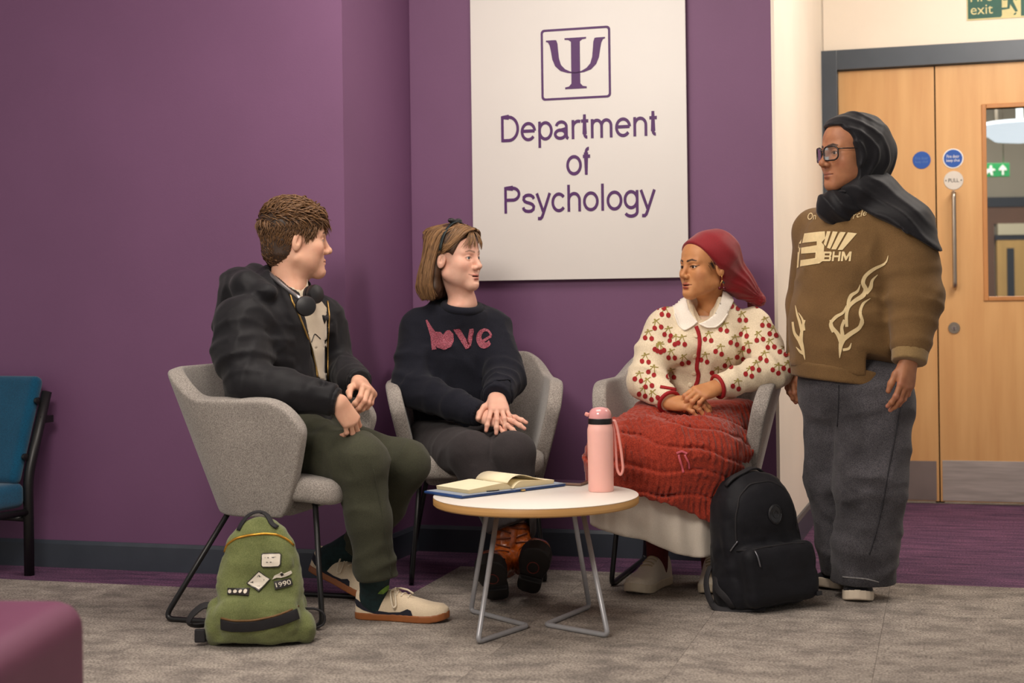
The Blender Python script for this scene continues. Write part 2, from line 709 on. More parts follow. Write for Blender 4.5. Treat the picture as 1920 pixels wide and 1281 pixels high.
bx0, bx1 = sz(1014.5, 120, S0)[0], sz(1145, 115, S0)[0]
bz0 = 0.5 * (sz(1016, 190, S0)[1] + sz(1146, 182, S0)[1])
bz1 = 0.5 * (sz(1014, 57, S0)[1] + sz(1143, 47, S0)[1])


def rrect(x0, y0, x1, y1, r, n=5):
    P = []
    for cx, cy, a in ((x1 - r, y1 - r, 0), (x0 + r, y1 - r, 90), (x0 + r, y0 + r, 180), (x1 - r, y0 + r, 270)):
        for k in range(n + 1):
            t = math.radians(a + 90 * k / n)
            P.append((cx + r * math.cos(t), cy + r * math.sin(t)))
    return P


tf = 0.0085
from_py('emblem_frame', *on_sign(poly_vf([rrect(bx0, bz0, bx1, bz1, 0.014), rrect(bx0 + tf, bz0 + tf, bx1 - tf, bz1 - tf, 0.008)], 0.0008)), M_ink, sign)


def psi_pt(u, v):
    return (bx0 + u * (bx1 - bx0), bz0 + v * (bz1 - bz0))


stem = [(.345, .862), (.345, .838), (.40, .832), (.436, .805), (.436, .22), (.40, .182), (.345, .172), (.345, .145),
        (.655, .145), (.655, .172), (.60, .182), (.564, .22), (.564, .805), (.60, .832), (.655, .838), (.655, .862)]
outer = [(.075, .845), (.075, .825), (.105, .815), (.128, .77), (.145, .69), (.165, .57), (.205, .475), (.28, .405), (.38, .372), (.5, .358)]
inner = [(.5, .378), (.42, .392), (.345, .43), (.29, .49), (.262, .58), (.25, .70), (.243, .79), (.225, .84), (.20, .845)]
arm = outer + inner
parts_vf = [poly_vf([[psi_pt(*p) for p in stem]], 0.0008), poly_vf([[psi_pt(*p) for p in arm]], 0.0008),
            poly_vf([[psi_pt(1 - p[0], p[1]) for p in reversed(arm)]], 0.0008)]
for q in parts_vf:
    from_py('emblem_stroke', *on_sign(q), M_ink, sign)
tag(sign, 'tall white wall sign with purple psi emblem reading Department of Psychology', 'sign')

# ---- door wall, frame, doors
D0 = W4.copy()
MD = Matrix.Translation(D0) @ Matrix.Rotation(-ALPHA, 4, 'Z')
f_out = sz(1543, 300, D0)[0]
f_in = sz(1572, 300, D0)[0]
z_out = sz(1541, 97, D0)[1]
z_in = sz(1572, 132, D0)[1]
s_gap = sz(1757, 500, D0)[0]
leaf_w = 0.94
s_end = s_gap + leaf_w
f_end = s_end + (f_in - f_out)
dw = bmesh.new()
box_bm(dw, (0, 0, 0), (f_out + 0.01, 0.12, CEIL), MD)
box_bm(dw, (f_out, 0, z_out - 0.01), (f_end, 0.12, CEIL), MD)
box_bm(dw, (f_end - 0.01, 0, 0), (3.2, 0.12, CEIL), MD)
tag(from_bm('wall_right', dw, M_white), kind='structure')
M_frame = mat('slate_gloss_door_frame', srgb(72, 80, 90), 0.35, noise=0.06, scale=9)
fr = bmesh.new()
box_bm(fr, (f_out, -0.022, 0), (f_in, 0.10, z_out), MD, 0.002)
box_bm(fr, (f_in, -0.022, z_in), (s_end, 0.10, z_out), MD, 0.002)
box_bm(fr, (s_end, -0.022, 0), (f_end, 0.10, z_out), MD, 0.002)
tag(from_bm('trim_1', fr, M_frame), kind='structure')
tag(box('gap_shade_strip', (s_gap - 0.02, 0.057, 0), (s_gap + 0.02, 0.07, z_in), mat('door_gap_shade', srgb(24, 20, 18), 0.7, noise=0.1, scale=20), None, MD), kind='structure')  # dark strip added behind the leaf gap, its colour standing in for shade

M_wood = mat('light_beech_door_veneer', srgb(222, 174, 116), 0.42, scale=2.2, col2=srgb(208, 156, 100), stretch=(9, 9, 0.8), detail=7, bump=0.02, bscale=40)
M_bead = mat('beech_bead', srgb(190, 130, 76), 0.4, noise=0.08, scale=5, stretch=(8, 8, 1))
M_steel = mat('brushed_steel', srgb(190, 182, 176), 0.42, metal=0.45, noise=0.16, scale=6, stretch=(1, 1, 12), detail=8)
M_steel2 = mat('dull_steel_plate', srgb(136, 124, 120), 0.5, metal=0.35, noise=0.1, scale=6)
M_handle = mat('satin_steel_handle', srgb(170, 158, 145), 0.3, metal=0.95, noise=0.05, scale=30)
M_blue = mat('blue_sign_disc', srgb(22, 82, 172), 0.45, noise=0.04, scale=30)
M_wtext = mat('white_print', srgb(238, 238, 236), 0.5, noise=0.02, scale=30)
M_dtext = mat('faded_print', srgb(92, 128, 190), 0.5, noise=0.05, scale=30)
M_ktext = mat('black_print', srgb(30, 28, 28), 0.5, noise=0.05, scale=30)
M_glass = glass_mat('door_glass')
z_kick = sz(1800, 866, D0)[1]
z_low = 0.012


def disc(name, cx, cz, r, m, parent, th=0.003, y0=-0.0):
    V, F = lathe_vf([(r * 0.97, 0), (r, th * 0.3), (r, th * 0.7), (r * 0.97, th)], 40)
    O = D0 + E1 * cx + UP * cz - E2 * (-y0)
    V, F = place_vf((V, F), O, E1, UP, -E2)
    o = from_py(name, V, F, m, parent)
    return o


def door_text(body, cx, cz, w, h, m, parent, y):
    V, F = fit_text(body, cx - w / 2, cx + w / 2, cz - h / 2, cz + h / 2, 0.0004)
    return from_py('lettering', *place_vf((V, F), D0 - E2 * y, E1, UP, -E2), m, parent)


YD = 0.012            # leaf face set back from the wall face
DM = MD @ Matrix.Translation((0, YD, 0))
d1 = box('door_1', (f_in + 0.003, 0, z_low), (s_gap - 0.003, 0.044, z_in - 0.004), M_wood, None, DM, bev=0.0012)
tag(d1, kind='structure')
box('kick_plate', (f_in + 0.006, -0.0025, z_low + 0.004), (s_gap - 0.014, 0.001, z_kick), M_steel2, d1, DM, bev=0.0006)
c1 = sz(1728, 300, D0)
c2 = sz(1787, 297, D0)
c3 = sz(1788, 338, D0)
rd = 17.5 / FPX * 6.85
dsc = disc('fire_door_disc', c1[0], c1[1], rd * 0.93, M_blue, d1, y0=YD)
door_text('Fire door', c1[0], c1[1] + 0.009, 0.056, 0.013, M_dtext, dsc, 0.0035 - YD)
door_text('keep shut', c1[0], c1[1] - 0.009, 0.056, 0.014, M_dtext, dsc, 0.0035 - YD)
# right leaf with the vision panel opening
wl, wt = sz(1849, 203, D0)
wb = sz(1852, 556, D0)[1]
wr = s_end - (wl - s_gap)
d2m = bmesh.new()
for lo, hi in (((s_gap + 0.003, 0, z_low), (wl, 0.044, z_in - 0.004)), ((wr, 0, z_low), (s_end - 0.003, 0.044, z_in - 0.004)),
               ((wl, 0, wt), (wr, 0.044, z_in - 0.004)), ((wl, 0, z_low), (wr, 0.044, wb))):
    box_bm(d2m, lo, hi, DM)
bmesh.ops.remove_doubles(d2m, verts=d2m.verts, dist=1e-5)
d2 = from_bm('door_2', d2m, M_wood)
tag(d2, kind='structure')
box('kick_plate', (s_gap + 0.012, -0.0025, z_low + 0.004), (s_end - 0.012, 0.001, z_kick + 0.004), M_steel, d2, DM, bev=0.0006)
bd = 0.02
bb = bmesh.new()
for lo, hi in (((wl - bd, -0.008, wb - bd), (wl, 0.05, wt + bd)), ((wr, -0.008, wb - bd), (wr + bd, 0.05, wt + bd)),
               ((wl, -0.008, wt), (wr, 0.05, wt + bd)), ((wl, -0.008, wb - bd), (wr, 0.05, wb))):
    box_bm(bb, lo, hi, DM, 0.003)
from_bm('window_bead', bb, M_bead, d2)
box('pane', (wl, 0.018, wb), (wr, 0.024, wt), M_glass, d2, DM)
dsc = disc('fire_door_disc', c2[0], c2[1], rd * 1.06, M_wtext, d2, y0=YD)
disc('disc_face', c2[0], c2[1], rd * 0.95, M_blue, dsc, th=0.0042, y0=YD)
door_text('Fire door', c2[0], c2[1] + 0.010, 0.056, 0.015, M_wtext, dsc, 0.0048 - YD)
door_text('keep shut', c2[0], c2[1] - 0.010, 0.058, 0.017, M_wtext, dsc, 0.0048 - YD)
dsc = disc('pull_plate', c3[0], c3[1], rd, mat('satin_aluminium', srgb(214, 206, 196), 0.4, metal=0.4, noise=0.03, scale=20), d2, y0=YD)
door_text('PULL', c3[0], c3[1], 0.046, 0.017, M_ktext, dsc, 0.0036 - YD)
for sx in (-1, 1):
    disc('screw', c3[0] + sx * rd * 0.78, c3[1], 0.003, M_ktext, dsc, th=0.0045, y0=YD)
h0 = sz(1788, 362, D0)
h1 = sz(1790, 538, D0)
hp = lambda s, z, y: D0 + E1 * s + UP * z - E2 * (y - YD)
hz = [hp(h0[0], h0[1], -0.002), hp(h0[0], h0[1], 0.055), hp(h0[0], h1[1], 0.055), hp(h0[0], h1[1], -0.002)]
tube('pull_handle', fillet(hz, 0.022), 0.0105, M_handle, d2, 14)
k0 = sz(1789, 615, D0)
lk = disc('lock_rose', k0[0], k0[1], 0.026, M_handle, d2, th=0.006, y0=YD)
disc('key_cylinder', k0[0], k0[1] - 0.002, 0.011, M_steel2, lk, th=0.010, y0=YD)
box('keyhole', (k0[0] - 0.0015, -0.0115, k0[1] - 0.012), (k0[0] + 0.0015, -0.0095, k0[1] + 0.003), M_ktext, lk, DM)

# ---- fire exit sign above the door
M_green = mat('exit_sign_green', srgb(16, 84, 68), 0.5, noise=0.08, scale=20)
M_glow = mat('photoluminescent_cream', srgb(216, 206, 150), 0.6, noise=0.05, scale=40)
x0s, zbs = sz(1813.5, 39, D0)
k = 13.0 / 137.0  # metres of the door wall per zoomed pixel below
es = empty('fire_exit_sign', D0 + E1 * (x0s + 0.2) + UP * zbs)
U = 1.0 / 412 / 13.714           # metres per crop pixel


def exz(x, y):
    P = on_plane(1780 + x * 140 / 1920, y * 60 / 823, D0, E2)
    return (P - D0).dot(E1), P.z


ES = D0 - E2 * 0.002


def on_es(vf, y):
    return place_vf(vf, ES - E2 * y, E1, UP, -E2)


x_end = x0s + 0.42
ztop = zbs + 0.205
from_py('backing_plate', *on_es(poly_vf([[(x0s, zbs), (x_end, zbs), (x_end, ztop), (x0s, ztop)]], 0.003), 0), M_glow, es)
gx0 = exz(478, 300)[0]
gz0 = zbs + (x_end - x0s) * 0.0 + (exz(478, 505)[1] - exz(425, 555)[1]) * 0.75
gx1 = exz(1350, 250)[0]
from_py('green_field', *on_es(poly_vf([[(gx0, gz0), (gx1 - 0.006, gz0), (gx1, gz0 + 0.008), (gx1, ztop - 0.01), (gx0, ztop - 0.01)]], 0.0008), 0.003), M_green, es)
gx2 = exz(1840, 250)[0]
from_py('green_field', *on_es(poly_vf([[(gx2, gz0), (x_end - 0.01, gz0), (x_end - 0.01, ztop - 0.01), (gx2, ztop - 0.01)]], 0.0008), 0.003), M_green, es)
tx0, tx1 = exz(548, 250)[0], exz(1118, 250)[0]
tz0, tz1 = exz(600, 385)[1], exz(600, 148)[1]
from_py('lettering', *on_es(fit_text('exit', tx0, tx1, tz0, tz1, 0.0004), 0.0042), M_glow, es)
from_py('lettering', *on_es(fit_text('Fire', tx0, tx0 + (tx1 - tx0) * 0.98, tz1 + 0.016, tz1 + 0.016 + (tz1 - tz0) * 1.05, 0.0004), 0.0042), M_glow, es)


def exq(pts):
    return [exz(*p) for p in pts]


man = [exq([(1300, 235), (1310, 205), (1490, 195), (1500, 0), (1640, 0), (1640, 40), (1760, 290), (1700, 310), (1565, 110), (1545, 230), (1340, 262)]),
       exq([(1640, 385), (1690, 330), (1735, 330), (1690, 390)])]
for q in man:
    from_py('running_figure', *on_es(poly_vf([q], 0.0008), 0.0035), M_green, es)
hx, hzz = exz(1560, -190)
from_py('running_figure', *on_es(place_vf(poly_vf([[(0.011 * math.cos(a * math.pi / 8), 0.011 * math.sin(a * math.pi / 8)) for a in range(16)]], 0.0008), (hx, hzz, 0), (1, 0, 0), (0, 1, 0), (0, 0, 1)), 0.0035), M_green, es)
body_up = exq([(1500, 5), (1380, 20), (1390, -110), (1520, -140), (1620, -120), (1740, 0), (1710, 15), (1640, -30), (1640, 5)])
from_py('running_figure', *on_es(poly_vf([body_up], 0.0008), 0.0035), M_green, es)
tag(es, 'green and cream fire exit sign with running figure above the door', 'exit sign')

# ---- corridor seen through the door pane
M_corr = mat('corridor_plaster', srgb(150, 142, 130), 0.8, noise=0.05, scale=3)
M_cdoor = mat('corridor_oak', srgb(196, 156, 96), 0.5, noise=0.08, scale=4, stretch=(6, 6, 1))
M_navy = mat('corridor_navy_paint', srgb(38, 44, 58), 0.5, noise=0.06, scale=8)
M_brown = mat('corridor_brown_panel', srgb(104, 72, 58), 0.6, noise=0.1, scale=6)
M_cream = mat('corridor_cream_panel', srgb(206, 196, 172), 0.6, noise=0.03, scale=6)
CY = 10.6
tag(box('wall_corridor_end', (1.4, CY, 0), (5.4, CY + 0.1, CEIL), M_corr), kind='structure')
tag(box('wall_corridor_side', (5.0, 6.3, 0), (5.1, CY, CEIL), M_corr), kind='structure')
tag(box('wall_corridor_near', (1.4, 7.4, 0), (1.5, CY, CEIL), M_corr), kind='structure')
tag(box('ceiling_corridor', (1.4, 8.0, CEIL), (5.1, CY + 0.1, CEIL + 0.05), M_ceiling), kind='structure')
q = lambda x, y: at(x, y, CY)
zz = lambda y: at(1890, y, CY).z
tag(box('trim_2', (2.6, CY - 0.03, zz(388)), (4.6, CY, zz(370)), M_navy), kind='structure')
tag(box('trim_3', (2.6, CY - 0.02, zz(420)), (4.6, CY, zz(388)), M_brown), kind='structure')
tag(box('trim_4', (q(1866, 430).x, CY - 0.06, zz(441)), (4.6, CY - 0.02, zz(420)), M_cream), kind='structure')
tag(box('trim_5', (2.6, CY - 0.025, 0), (q(1862, 430).x, CY, zz(420)), M_brown), kind='structure')
tag(box('trim_6', (q(1862, 430).x, CY - 0.05, zz(450)), (4.6, CY, zz(441)), M_navy), kind='structure')
d3 = box('door_3', (q(1866, 500).x, CY - 0.045, 0.01), (q(1866, 500).x + 0.9, CY - 0.001, zz(450)), M_cdoor, bev=0.002)
tag(d3, kind='structure')
box('pane', (q(1884, 500).x, CY - 0.055, 0.6), (q(1897, 500).x, CY - 0.04, zz(466)), M_navy, d3)
cs = empty('corridor_exit_sign', at(1875, 318, 9.4))
p0, p1 = at(1846, 332, 9.4), at(1892, 306, 9.4)
M_eg = mat('corridor_sign_green', srgb(30, 150, 84), 0.5, noise=0.03, scale=10)
box('panel', (p0.x - 0.12, 9.39, p0.z), (p1.x, 9.41, p1.z), M_eg, cs, bev=0.002)
cx, cz = at(1879, 319, 9.4).x, at(1879, 319, 9.4).z
arrow = [(-.006, -.032), (.006, -.032), (.006, .0), (.024, -.004), (.024, .008), (0, .034), (-.024, .008), (-.024, -.004), (-.006, 0)]
from_py('arrow', *place_vf(poly_vf([arrow], 0.002), (cx, 9.388, cz), (1, 0, 0), (0, 0, 1), (0, -1, 0)), M_wtext, cs)
cx2 = at(1857, 319, 9.4).x
fig = [(-.03, -.03), (-.01, -.01), (0.0, -.034), (.012, -.034), (.008, -.004), (.028, -.004), (.024, .006), (.006, .012), (.006, .03), (-.008, .03), (-.01, .01), (-.034, .004)]
from_py('running_figure', *place_vf(poly_vf([fig], 0.002), (cx2, 9.388, cz), (1, 0, 0), (0, 0, 1), (0, -1, 0)), M_wtext, cs)
for sx in (-0.07, 0.07):
    tube('hanging_rod', [(p0.x + 0.05 + sx, 9.4, p1.z), (p0.x + 0.05 + sx, 9.4, CEIL)], 0.003, M_handle, cs, 6)
tag(cs, 'small green exit sign with white up arrow hanging behind the door pane', 'exit sign')
M_lamp = emit('corridor_lamp_glow', (0.82, 0.9, 1.0, 1), 0.8)
cb = empty('corridor_ceiling_light', at(1915, 240, 8.6))
pc = at(1912, 236, 8.6)
lathe('diffuser', [(0.02, -0.10), (0.14, -0.085), (0.20, -0.04), (0.215, 0.0), (0.2, 0.02)], M_lamp, cb, pc)
tube('stem', [pc + Vector((0, 0, 0.015)), Vector((pc.x, pc.y, CEIL))], 0.02, M_wtext, cb, 10)
tag(cb, 'round glowing pendant lamp in the corridor behind the door pane', 'ceiling light')
M_lamp2 = emit('corridor_strip_glow', (1.0, 0.97, 0.9, 1), 1.2)
st = empty('corridor_strip_light', at(1867, 253, 10.0))
a, b_ = at(1853, 257, 10.0), at(1882, 249, 10.0)
box('tube_cover', (a.x, 9.96, a.z), (b_.x, 10.04, b_.z), M_lamp2, st, bev=0.006)
box('bracket', ((a.x + b_.x) / 2 - 0.01, 9.99, b_.z - 0.002), ((a.x + b_.x) / 2 + 0.01, 10.01, CEIL), M_handle, st)
tag(st, 'short bright strip light in the corridor behind the door pane', 'strip light')
# ------------------------------------------------------------------ implicit-surface toolkit (numpy)
def hash3(i, j, k):
    n = (i * 73856093) ^ (j * 19349663) ^ (k * 83492791)
    n = (n ^ (n >> 13)) * 1274126177
    return ((n ^ (n >> 16)) & 0xFFFF).astype(np.float32) / 65535.0


def vnoise(P, sc, seed=0):
    """value noise, P (N,3), sc scalar or 3-vector of frequencies"""
    q = P * np.asarray(sc, np.float32) + seed * 17.31
    i = np.floor(q).astype(np.int64)
    f = (q - i).astype(np.float32)
    f = f * f * (3 - 2 * f)
    r = 0
    for dx in (0, 1):
        for dy in (0, 1):
            for dz in (0, 1):
                w = (f[:, 0] if dx else 1 - f[:, 0]) * (f[:, 1] if dy else 1 - f[:, 1]) * (f[:, 2] if dz else 1 - f[:, 2])
                r = r + w * hash3(i[:, 0] + dx, i[:, 1] + dy, i[:, 2] + dz)
    return r


def ridge(P, sc, seed=0):
    n = vnoise(P, sc, seed)
    return 1 - np.abs(2 * n - 1)


class Field:
    def __init__(s, lo, hi, h):
        s.lo = np.array(lo, np.float32)
        s.h = h
        s.n = np.maximum(2, np.ceil((np.array(hi) - np.array(lo)) / h).astype(int) + 1)
        s.ax = [s.lo[i] + h * np.arange(s.n[i], dtype=np.float32) for i in range(3)]
        s.F = np.full(tuple(s.n), 0.5, np.float32)

    def sub(s, lo, hi):
        a = np.clip(np.floor((np.array(lo) - s.lo) / s.h).astype(int), 0, s.n - 1)
        b = np.clip(np.ceil((np.array(hi) - s.lo) / s.h).astype(int) + 1, 1, s.n)
        sl = tuple(slice(x, y) for x, y in zip(a, b))
        X = s.ax[0][sl[0]][:, None, None]
        Y = s.ax[1][sl[1]][None, :, None]
        Z = s.ax[2][sl[2]][None, None, :]
        return sl, X, Y, Z

    def put(s, sl, d, k, op):
        A = s.F[sl]
        if op == 'add':
            if k > 0:
                h = np.maximum(k - np.abs(A - d), 0) / k
                s.F[sl] = np.minimum(A, d) - h * h * k * 0.25
            else:
                s.F[sl] = np.minimum(A, d)
        elif op == 'sub':
            d = -d
            if k > 0:
                h = np.maximum(k - np.abs(A - d), 0) / k
                s.F[sl] = np.maximum(A, d) + h * h * k * 0.25
            else:
                s.F[sl] = np.maximum(A, d)
        elif op == 'and':
            if k > 0:
                h = np.maximum(k - np.abs(A - d), 0) / k
                s.F[sl] = np.maximum(A, d) + h * h * k * 0.25
            else:
                s.F[sl] = np.maximum(A, d)

    def cap(s, a, b, ra, rb=None, k=0.01, op='add', flat=None, mar=None):
        """round cone; flat=(axis, factor) squashes the section along the axis"""
        rb = ra if rb is None else rb
        a, b = np.array(a, float), np.array(b, float)
        m = max(ra, rb) + (mar if mar is not None else max(0.02, k + 3 * s.h))
        sl, X, Y, Z = s.sub(np.minimum(a, b) - m, np.maximum(a, b) + m)
        d = b - a
        L2 = float(d @ d) or 1e-9
        px, py, pz = X - a[0], Y - a[1], Z - a[2]
        t = np.clip((px * d[0] + py * d[1] + pz * d[2]) / L2, 0, 1)
        qx, qy, qz = px - t * d[0], py - t * d[1], pz - t * d[2]
        r2 = qx * qx + qy * qy + qz * qz
        if flat is not None:
            n = np.array(flat[0], float)
            n /= np.linalg.norm(n)
            dn = qx * n[0] + qy * n[1] + qz * n[2]
            r2 = r2 + (flat[1] ** 2 - 1) * dn * dn
        s.put(sl, (np.sqrt(r2) - (ra + t * (rb - ra))).astype(np.float32), k, op)

    def ell(s, c, r, k=0.01, op='add', R=None, mar=None):
        c, r = np.array(c, float), np.array(r, float)
        m = max(r) + (mar if mar is not None else max(0.02, k + 3 * s.h)) if R is not None else r + (mar if mar is not None else max(0.02, k + 3 * s.h))
        sl, X, Y, Z = s.sub(c - m, c + m)
        x, y, z = X - c[0], Y - c[1], Z - c[2]
        if R is not None:      # columns of R are the local axes
            R = np.array(R, float)
            x, y, z = (x * R[0, i] + y * R[1, i] + z * R[2, i] for i in range(3))
        k0 = np.sqrt((x / r[0]) ** 2 + (y / r[1]) ** 2 + (z / r[2]) ** 2)
        k1 = np.sqrt((x / r[0] ** 2) ** 2 + (y / r[1] ** 2) ** 2 + (z / r[2] ** 2) ** 2) + 1e-6
        s.put(sl, (k0 * (k0 - 1) / k1).astype(np.float32), k, op)

    def rbox(s, c, b, r=0.01, k=0.01, op='add', R=None):
        c, b = np.array(c, float), np.array(b, float)
        m = np.linalg.norm(b) + max(0.02, k + 3 * s.h)
        sl, X, Y, Z = s.sub(c - m, c + m)
        x, y, z = X - c[0], Y - c[1], Z - c[2]
        if R is not None:
            R = np.array(R, float)
            x, y, z = (x * R[0, i] + y * R[1, i] + z * R[2, i] for i in range(3))
        qx, qy, qz = np.abs(x) - b[0] + r, np.abs(y) - b[1] + r, np.abs(z) - b[2] + r
        d = np.sqrt(np.maximum(qx, 0) ** 2 + np.maximum(qy, 0) ** 2 + np.maximum(qz, 0) ** 2) + np.minimum(np.maximum(np.maximum(qx, qy), qz), 0) - r
        s.put(sl, d.astype(np.float32), k, op)

    def plane(s, p, n, k=0.004, inside=None):
        """keep the side the normal points away from; inside=(lo,hi) limits the cut to a box"""
        n = np.array(n, float)
        n /= np.linalg.norm(n)
        lo, hi = inside if inside is not None else (s.lo - 1, s.lo + s.n * s.h + 1)
        sl, X, Y, Z = s.sub(lo, hi)
        d = (X - p[0]) * n[0] + (Y - p[1]) * n[1] + (Z - p[2]) * n[2]
        s.put(sl, np.broadcast_to(d, s.F[sl].shape).astype(np.float32), k, 'and')

    def chain(s, pts, rs, k=0.01, op='add', flat=None):
        for i in range(len(pts) - 1):
            s.cap(pts[i], pts[i + 1], rs[i], rs[i + 1], k, op, flat)

    def func(s, lo, hi, fn, k=0.0, op='add'):
        sl, X, Y, Z = s.sub(lo, hi)
        d = fn(X, Y, Z)
        s.put(sl, np.broadcast_to(d, s.F[sl].shape).astype(np.float32), k, op)

    def disp(s, fn, band=0.03):
        idx = np.nonzero(np.abs(s.F) < band)
        if len(idx[0]) == 0:
            return
        P = np.stack([s.ax[i][idx[i]] for i in range(3)], 1)
        s.F[idx] += fn(P).astype(np.float32)

    def mesh(s):
        F = s.F
        I = F < 0
        nx, ny, nz = F.shape
        c = np.zeros((nx - 1, ny - 1, nz - 1), np.uint8)
        for dx in (0, 1):
            for dy in (0, 1):
                for dz in (0, 1):
                    c += I[dx:nx - 1 + dx, dy:ny - 1 + dy, dz:nz - 1 + dz]
        act = (c > 0) & (c < 8)
        ci = np.nonzero(act)
        n = len(ci[0])
        idm = np.full(act.shape, -1, np.int32)
        idm[ci] = np.arange(n)
        pos = np.zeros((n, 3), np.float32)
        cnt = np.zeros(n, np.float32)
        cor = [(0, 0, 0), (1, 0, 0), (0, 1, 0), (1, 1, 0), (0, 0, 1), (1, 0, 1), (0, 1, 1), (1, 1, 1)]
        val = [F[ci[0] + a, ci[1] + b, ci[2] + d] for a, b, d in cor]
        for i, j in ((0, 1), (2, 3), (4, 5), (6, 7), (0, 2), (1, 3), (4, 6), (5, 7), (0, 4), (1, 5), (2, 6), (3, 7)):
            m = (val[i] < 0) != (val[j] < 0)
            t = val[i][m] / (val[i][m] - val[j][m])
            A, B = np.array(cor[i], np.float32), np.array(cor[j], np.float32)
            pos[m] += A + t[:, None] * (B - A)
            cnt[m] += 1
        V = s.lo + s.h * (np.stack(ci, 1).astype(np.float32) + pos / cnt[:, None])
        Q = []
        for axis in range(3):
            sl0 = [slice(1, -1)] * 3
            sl0[axis] = slice(0, -1)
            sl1 = list(sl0)
            sl1[axis] = slice(1, None)
            a, b = I[tuple(sl0)], I[tuple(sl1)]
            e = np.nonzero(a != b)
            fl = a[e]
            base = [e[i] + (0 if i == axis else 1) for i in range(3)]
            u, v = [(1, 2), (2, 0), (0, 1)][axis]

            def cell(du, dv):
                q = [x.copy() for x in base]
                q[u] -= du
                q[v] -= dv
                return idm[q[0], q[1], q[2]]
            q = np.stack([cell(1, 1), cell(0, 1), cell(0, 0), cell(1, 0)], 1)
            q[~fl] = q[~fl][:, ::-1]
            Q.append(q)
        return V, np.concatenate(Q)


def relax(V, Q, it=1, lam=0.5):
    n = len(V)
    for _ in range(it):
        acc = np.zeros_like(V)
        cnt = np.zeros(n, np.float32)
        for i in range(4):
            a, b = Q[:, i], Q[:, (i + 1) % 4]
            for j in range(3):
                acc[:, j] += np.bincount(a, V[b, j], n) + np.bincount(b, V[a, j], n)
            cnt += np.bincount(a, minlength=n) + np.bincount(b, minlength=n)
        V = V + lam * (acc / np.maximum(cnt, 1)[:, None] - V)
    return V.astype(np.float32)


def np_mesh(name, V, Q, mats, parent=None, tint=None, matidx=None, smooth=True):
    me = bpy.data.meshes.new(name)
    me.vertices.add(len(V))
    me.vertices.foreach_set('co', np.ascontiguousarray(V, np.float32).ravel())
    me.loops.add(Q.size)
    me.loops.foreach_set('vertex_index', np.ascontiguousarray(Q, np.int32).ravel())
    me.polygons.add(len(Q))
    me.polygons.foreach_set('loop_start', np.arange(0, Q.size, Q.shape[1], dtype=np.int32))
    if matidx is not None:
        me.polygons.foreach_set('material_index', matidx.astype(np.int32))
    me.update(calc_edges=True)
    me.validate()
    if tint is not None:
        at_ = me.color_attributes.new('tint', 'FLOAT_COLOR', 'POINT')
        at_.data.foreach_set('color', np.ascontiguousarray(tint, np.float32).ravel())
    o = bpy.data.objects.new(name, me)
    COL.objects.link(o)
    for m in mats if isinstance(mats, (list, tuple)) else [mats]:
        me.materials.append(m)
    if smooth:
        me.polygons.foreach_set('use_smooth', np.ones(len(me.polygons), bool))
    if parent is not None:
        o.parent = parent
        o.matrix_parent_inverse = parent.matrix_world.inverted()
    return o


def M_np(M, V):
    A = np.array(M, np.float32)
    return V @ A[:3, :3].T + A[:3, 3]


def field_obj(name, F, mats, parent=None, M=None, it=1, tint=None, matidx=None):
    V, Q = F.mesh()
    V = relax(V, Q, it) if it else V
    ti = tint(V) if tint else None
    mi = matidx(V[Q].mean(1)) if matidx else None
    if M is not None:
        V = M_np(M, V)
    return np_mesh(name, V, Q, mats, parent, ti, mi)


def bvh_of(o):
    """world-space BVH of a mesh object"""
    me = o.data
    n = len(me.vertices)
    co = np.empty(n * 3, np.float32)
    me.vertices.foreach_get('co', co)
    co = M_np(o.matrix_world, co.reshape(-1, 3))
    return BVHTree.FromPolygons([tuple(map(float, p)) for p in co], [tuple(p.vertices) for p in me.polygons])


def grid_cut(vf, step):
    """cut a flat mesh in x,y along a grid so it can follow a curved surface"""
    bm = bmesh.new()
    vs = [bm.verts.new((v[0], v[1], 0)) for v in vf[0]]
    for f in vf[1]:
        try:
            bm.faces.new([vs[i] for i in f])
        except ValueError:
            pass
    bmesh.ops.triangulate(bm, faces=bm.faces[:])
    xs = [v[0] for v in vf[0]]
    ys = [v[1] for v in vf[0]]
    for lo, hi, ax in ((min(xs), max(xs), 0), (min(ys), max(ys), 1)):
        x = lo + step
        while x < hi:
            co = (x, 0, 0) if ax == 0 else (0, x, 0)
            no = (1, 0, 0) if ax == 0 else (0, 1, 0)
            bmesh.ops.bisect_plane(bm, geom=bm.verts[:] + bm.edges[:] + bm.faces[:], plane_co=co, plane_no=no)
            x += step
    bmesh.ops.triangulate(bm, faces=bm.faces[:])
    bm.verts.index_update()
    V = [v.co.copy() for v in bm.verts]
    F = [tuple(v.index for v in f.verts) for f in bm.faces]
    bm.free()
    return V, F


def project(vf, O, ex, ey, ez, bvh, off=0.0015, far=0.6):
    """lay a flat print on a surface: points O+x*ex+y*ey are cast along -ez onto the surface and lifted by off"""
    O, ex, ey, ez = Vector(O), Vector(ex), Vector(ey), Vector(ez).normalized()
    out, ok = [], []
    for v in vf[0]:
        p = O + ex * v[0] + ey * v[1]
        hit, nrm, idx, dist = bvh.ray_cast(p + ez * far * 0.5, -ez, far)
        if hit is None:
            out.append(p)
            ok.append(False)
        else:
            if nrm.dot(ez) < 0:
                nrm = -nrm
            out.append(hit + nrm * off)
            ok.append(True)
    F = [f for f in vf[1] if all(ok[i] for i in f)]
    lim = 0.03
    F = [f for f in F if max((out[f[i]] - out[f[i - 1]]).length for i in range(len(f))) < lim]
    used = sorted({i for f in F for i in f})
    mp = {i: k for k, i in enumerate(used)}
    return [out[i] for i in used], [tuple(mp[i] for i in f) for f in F]
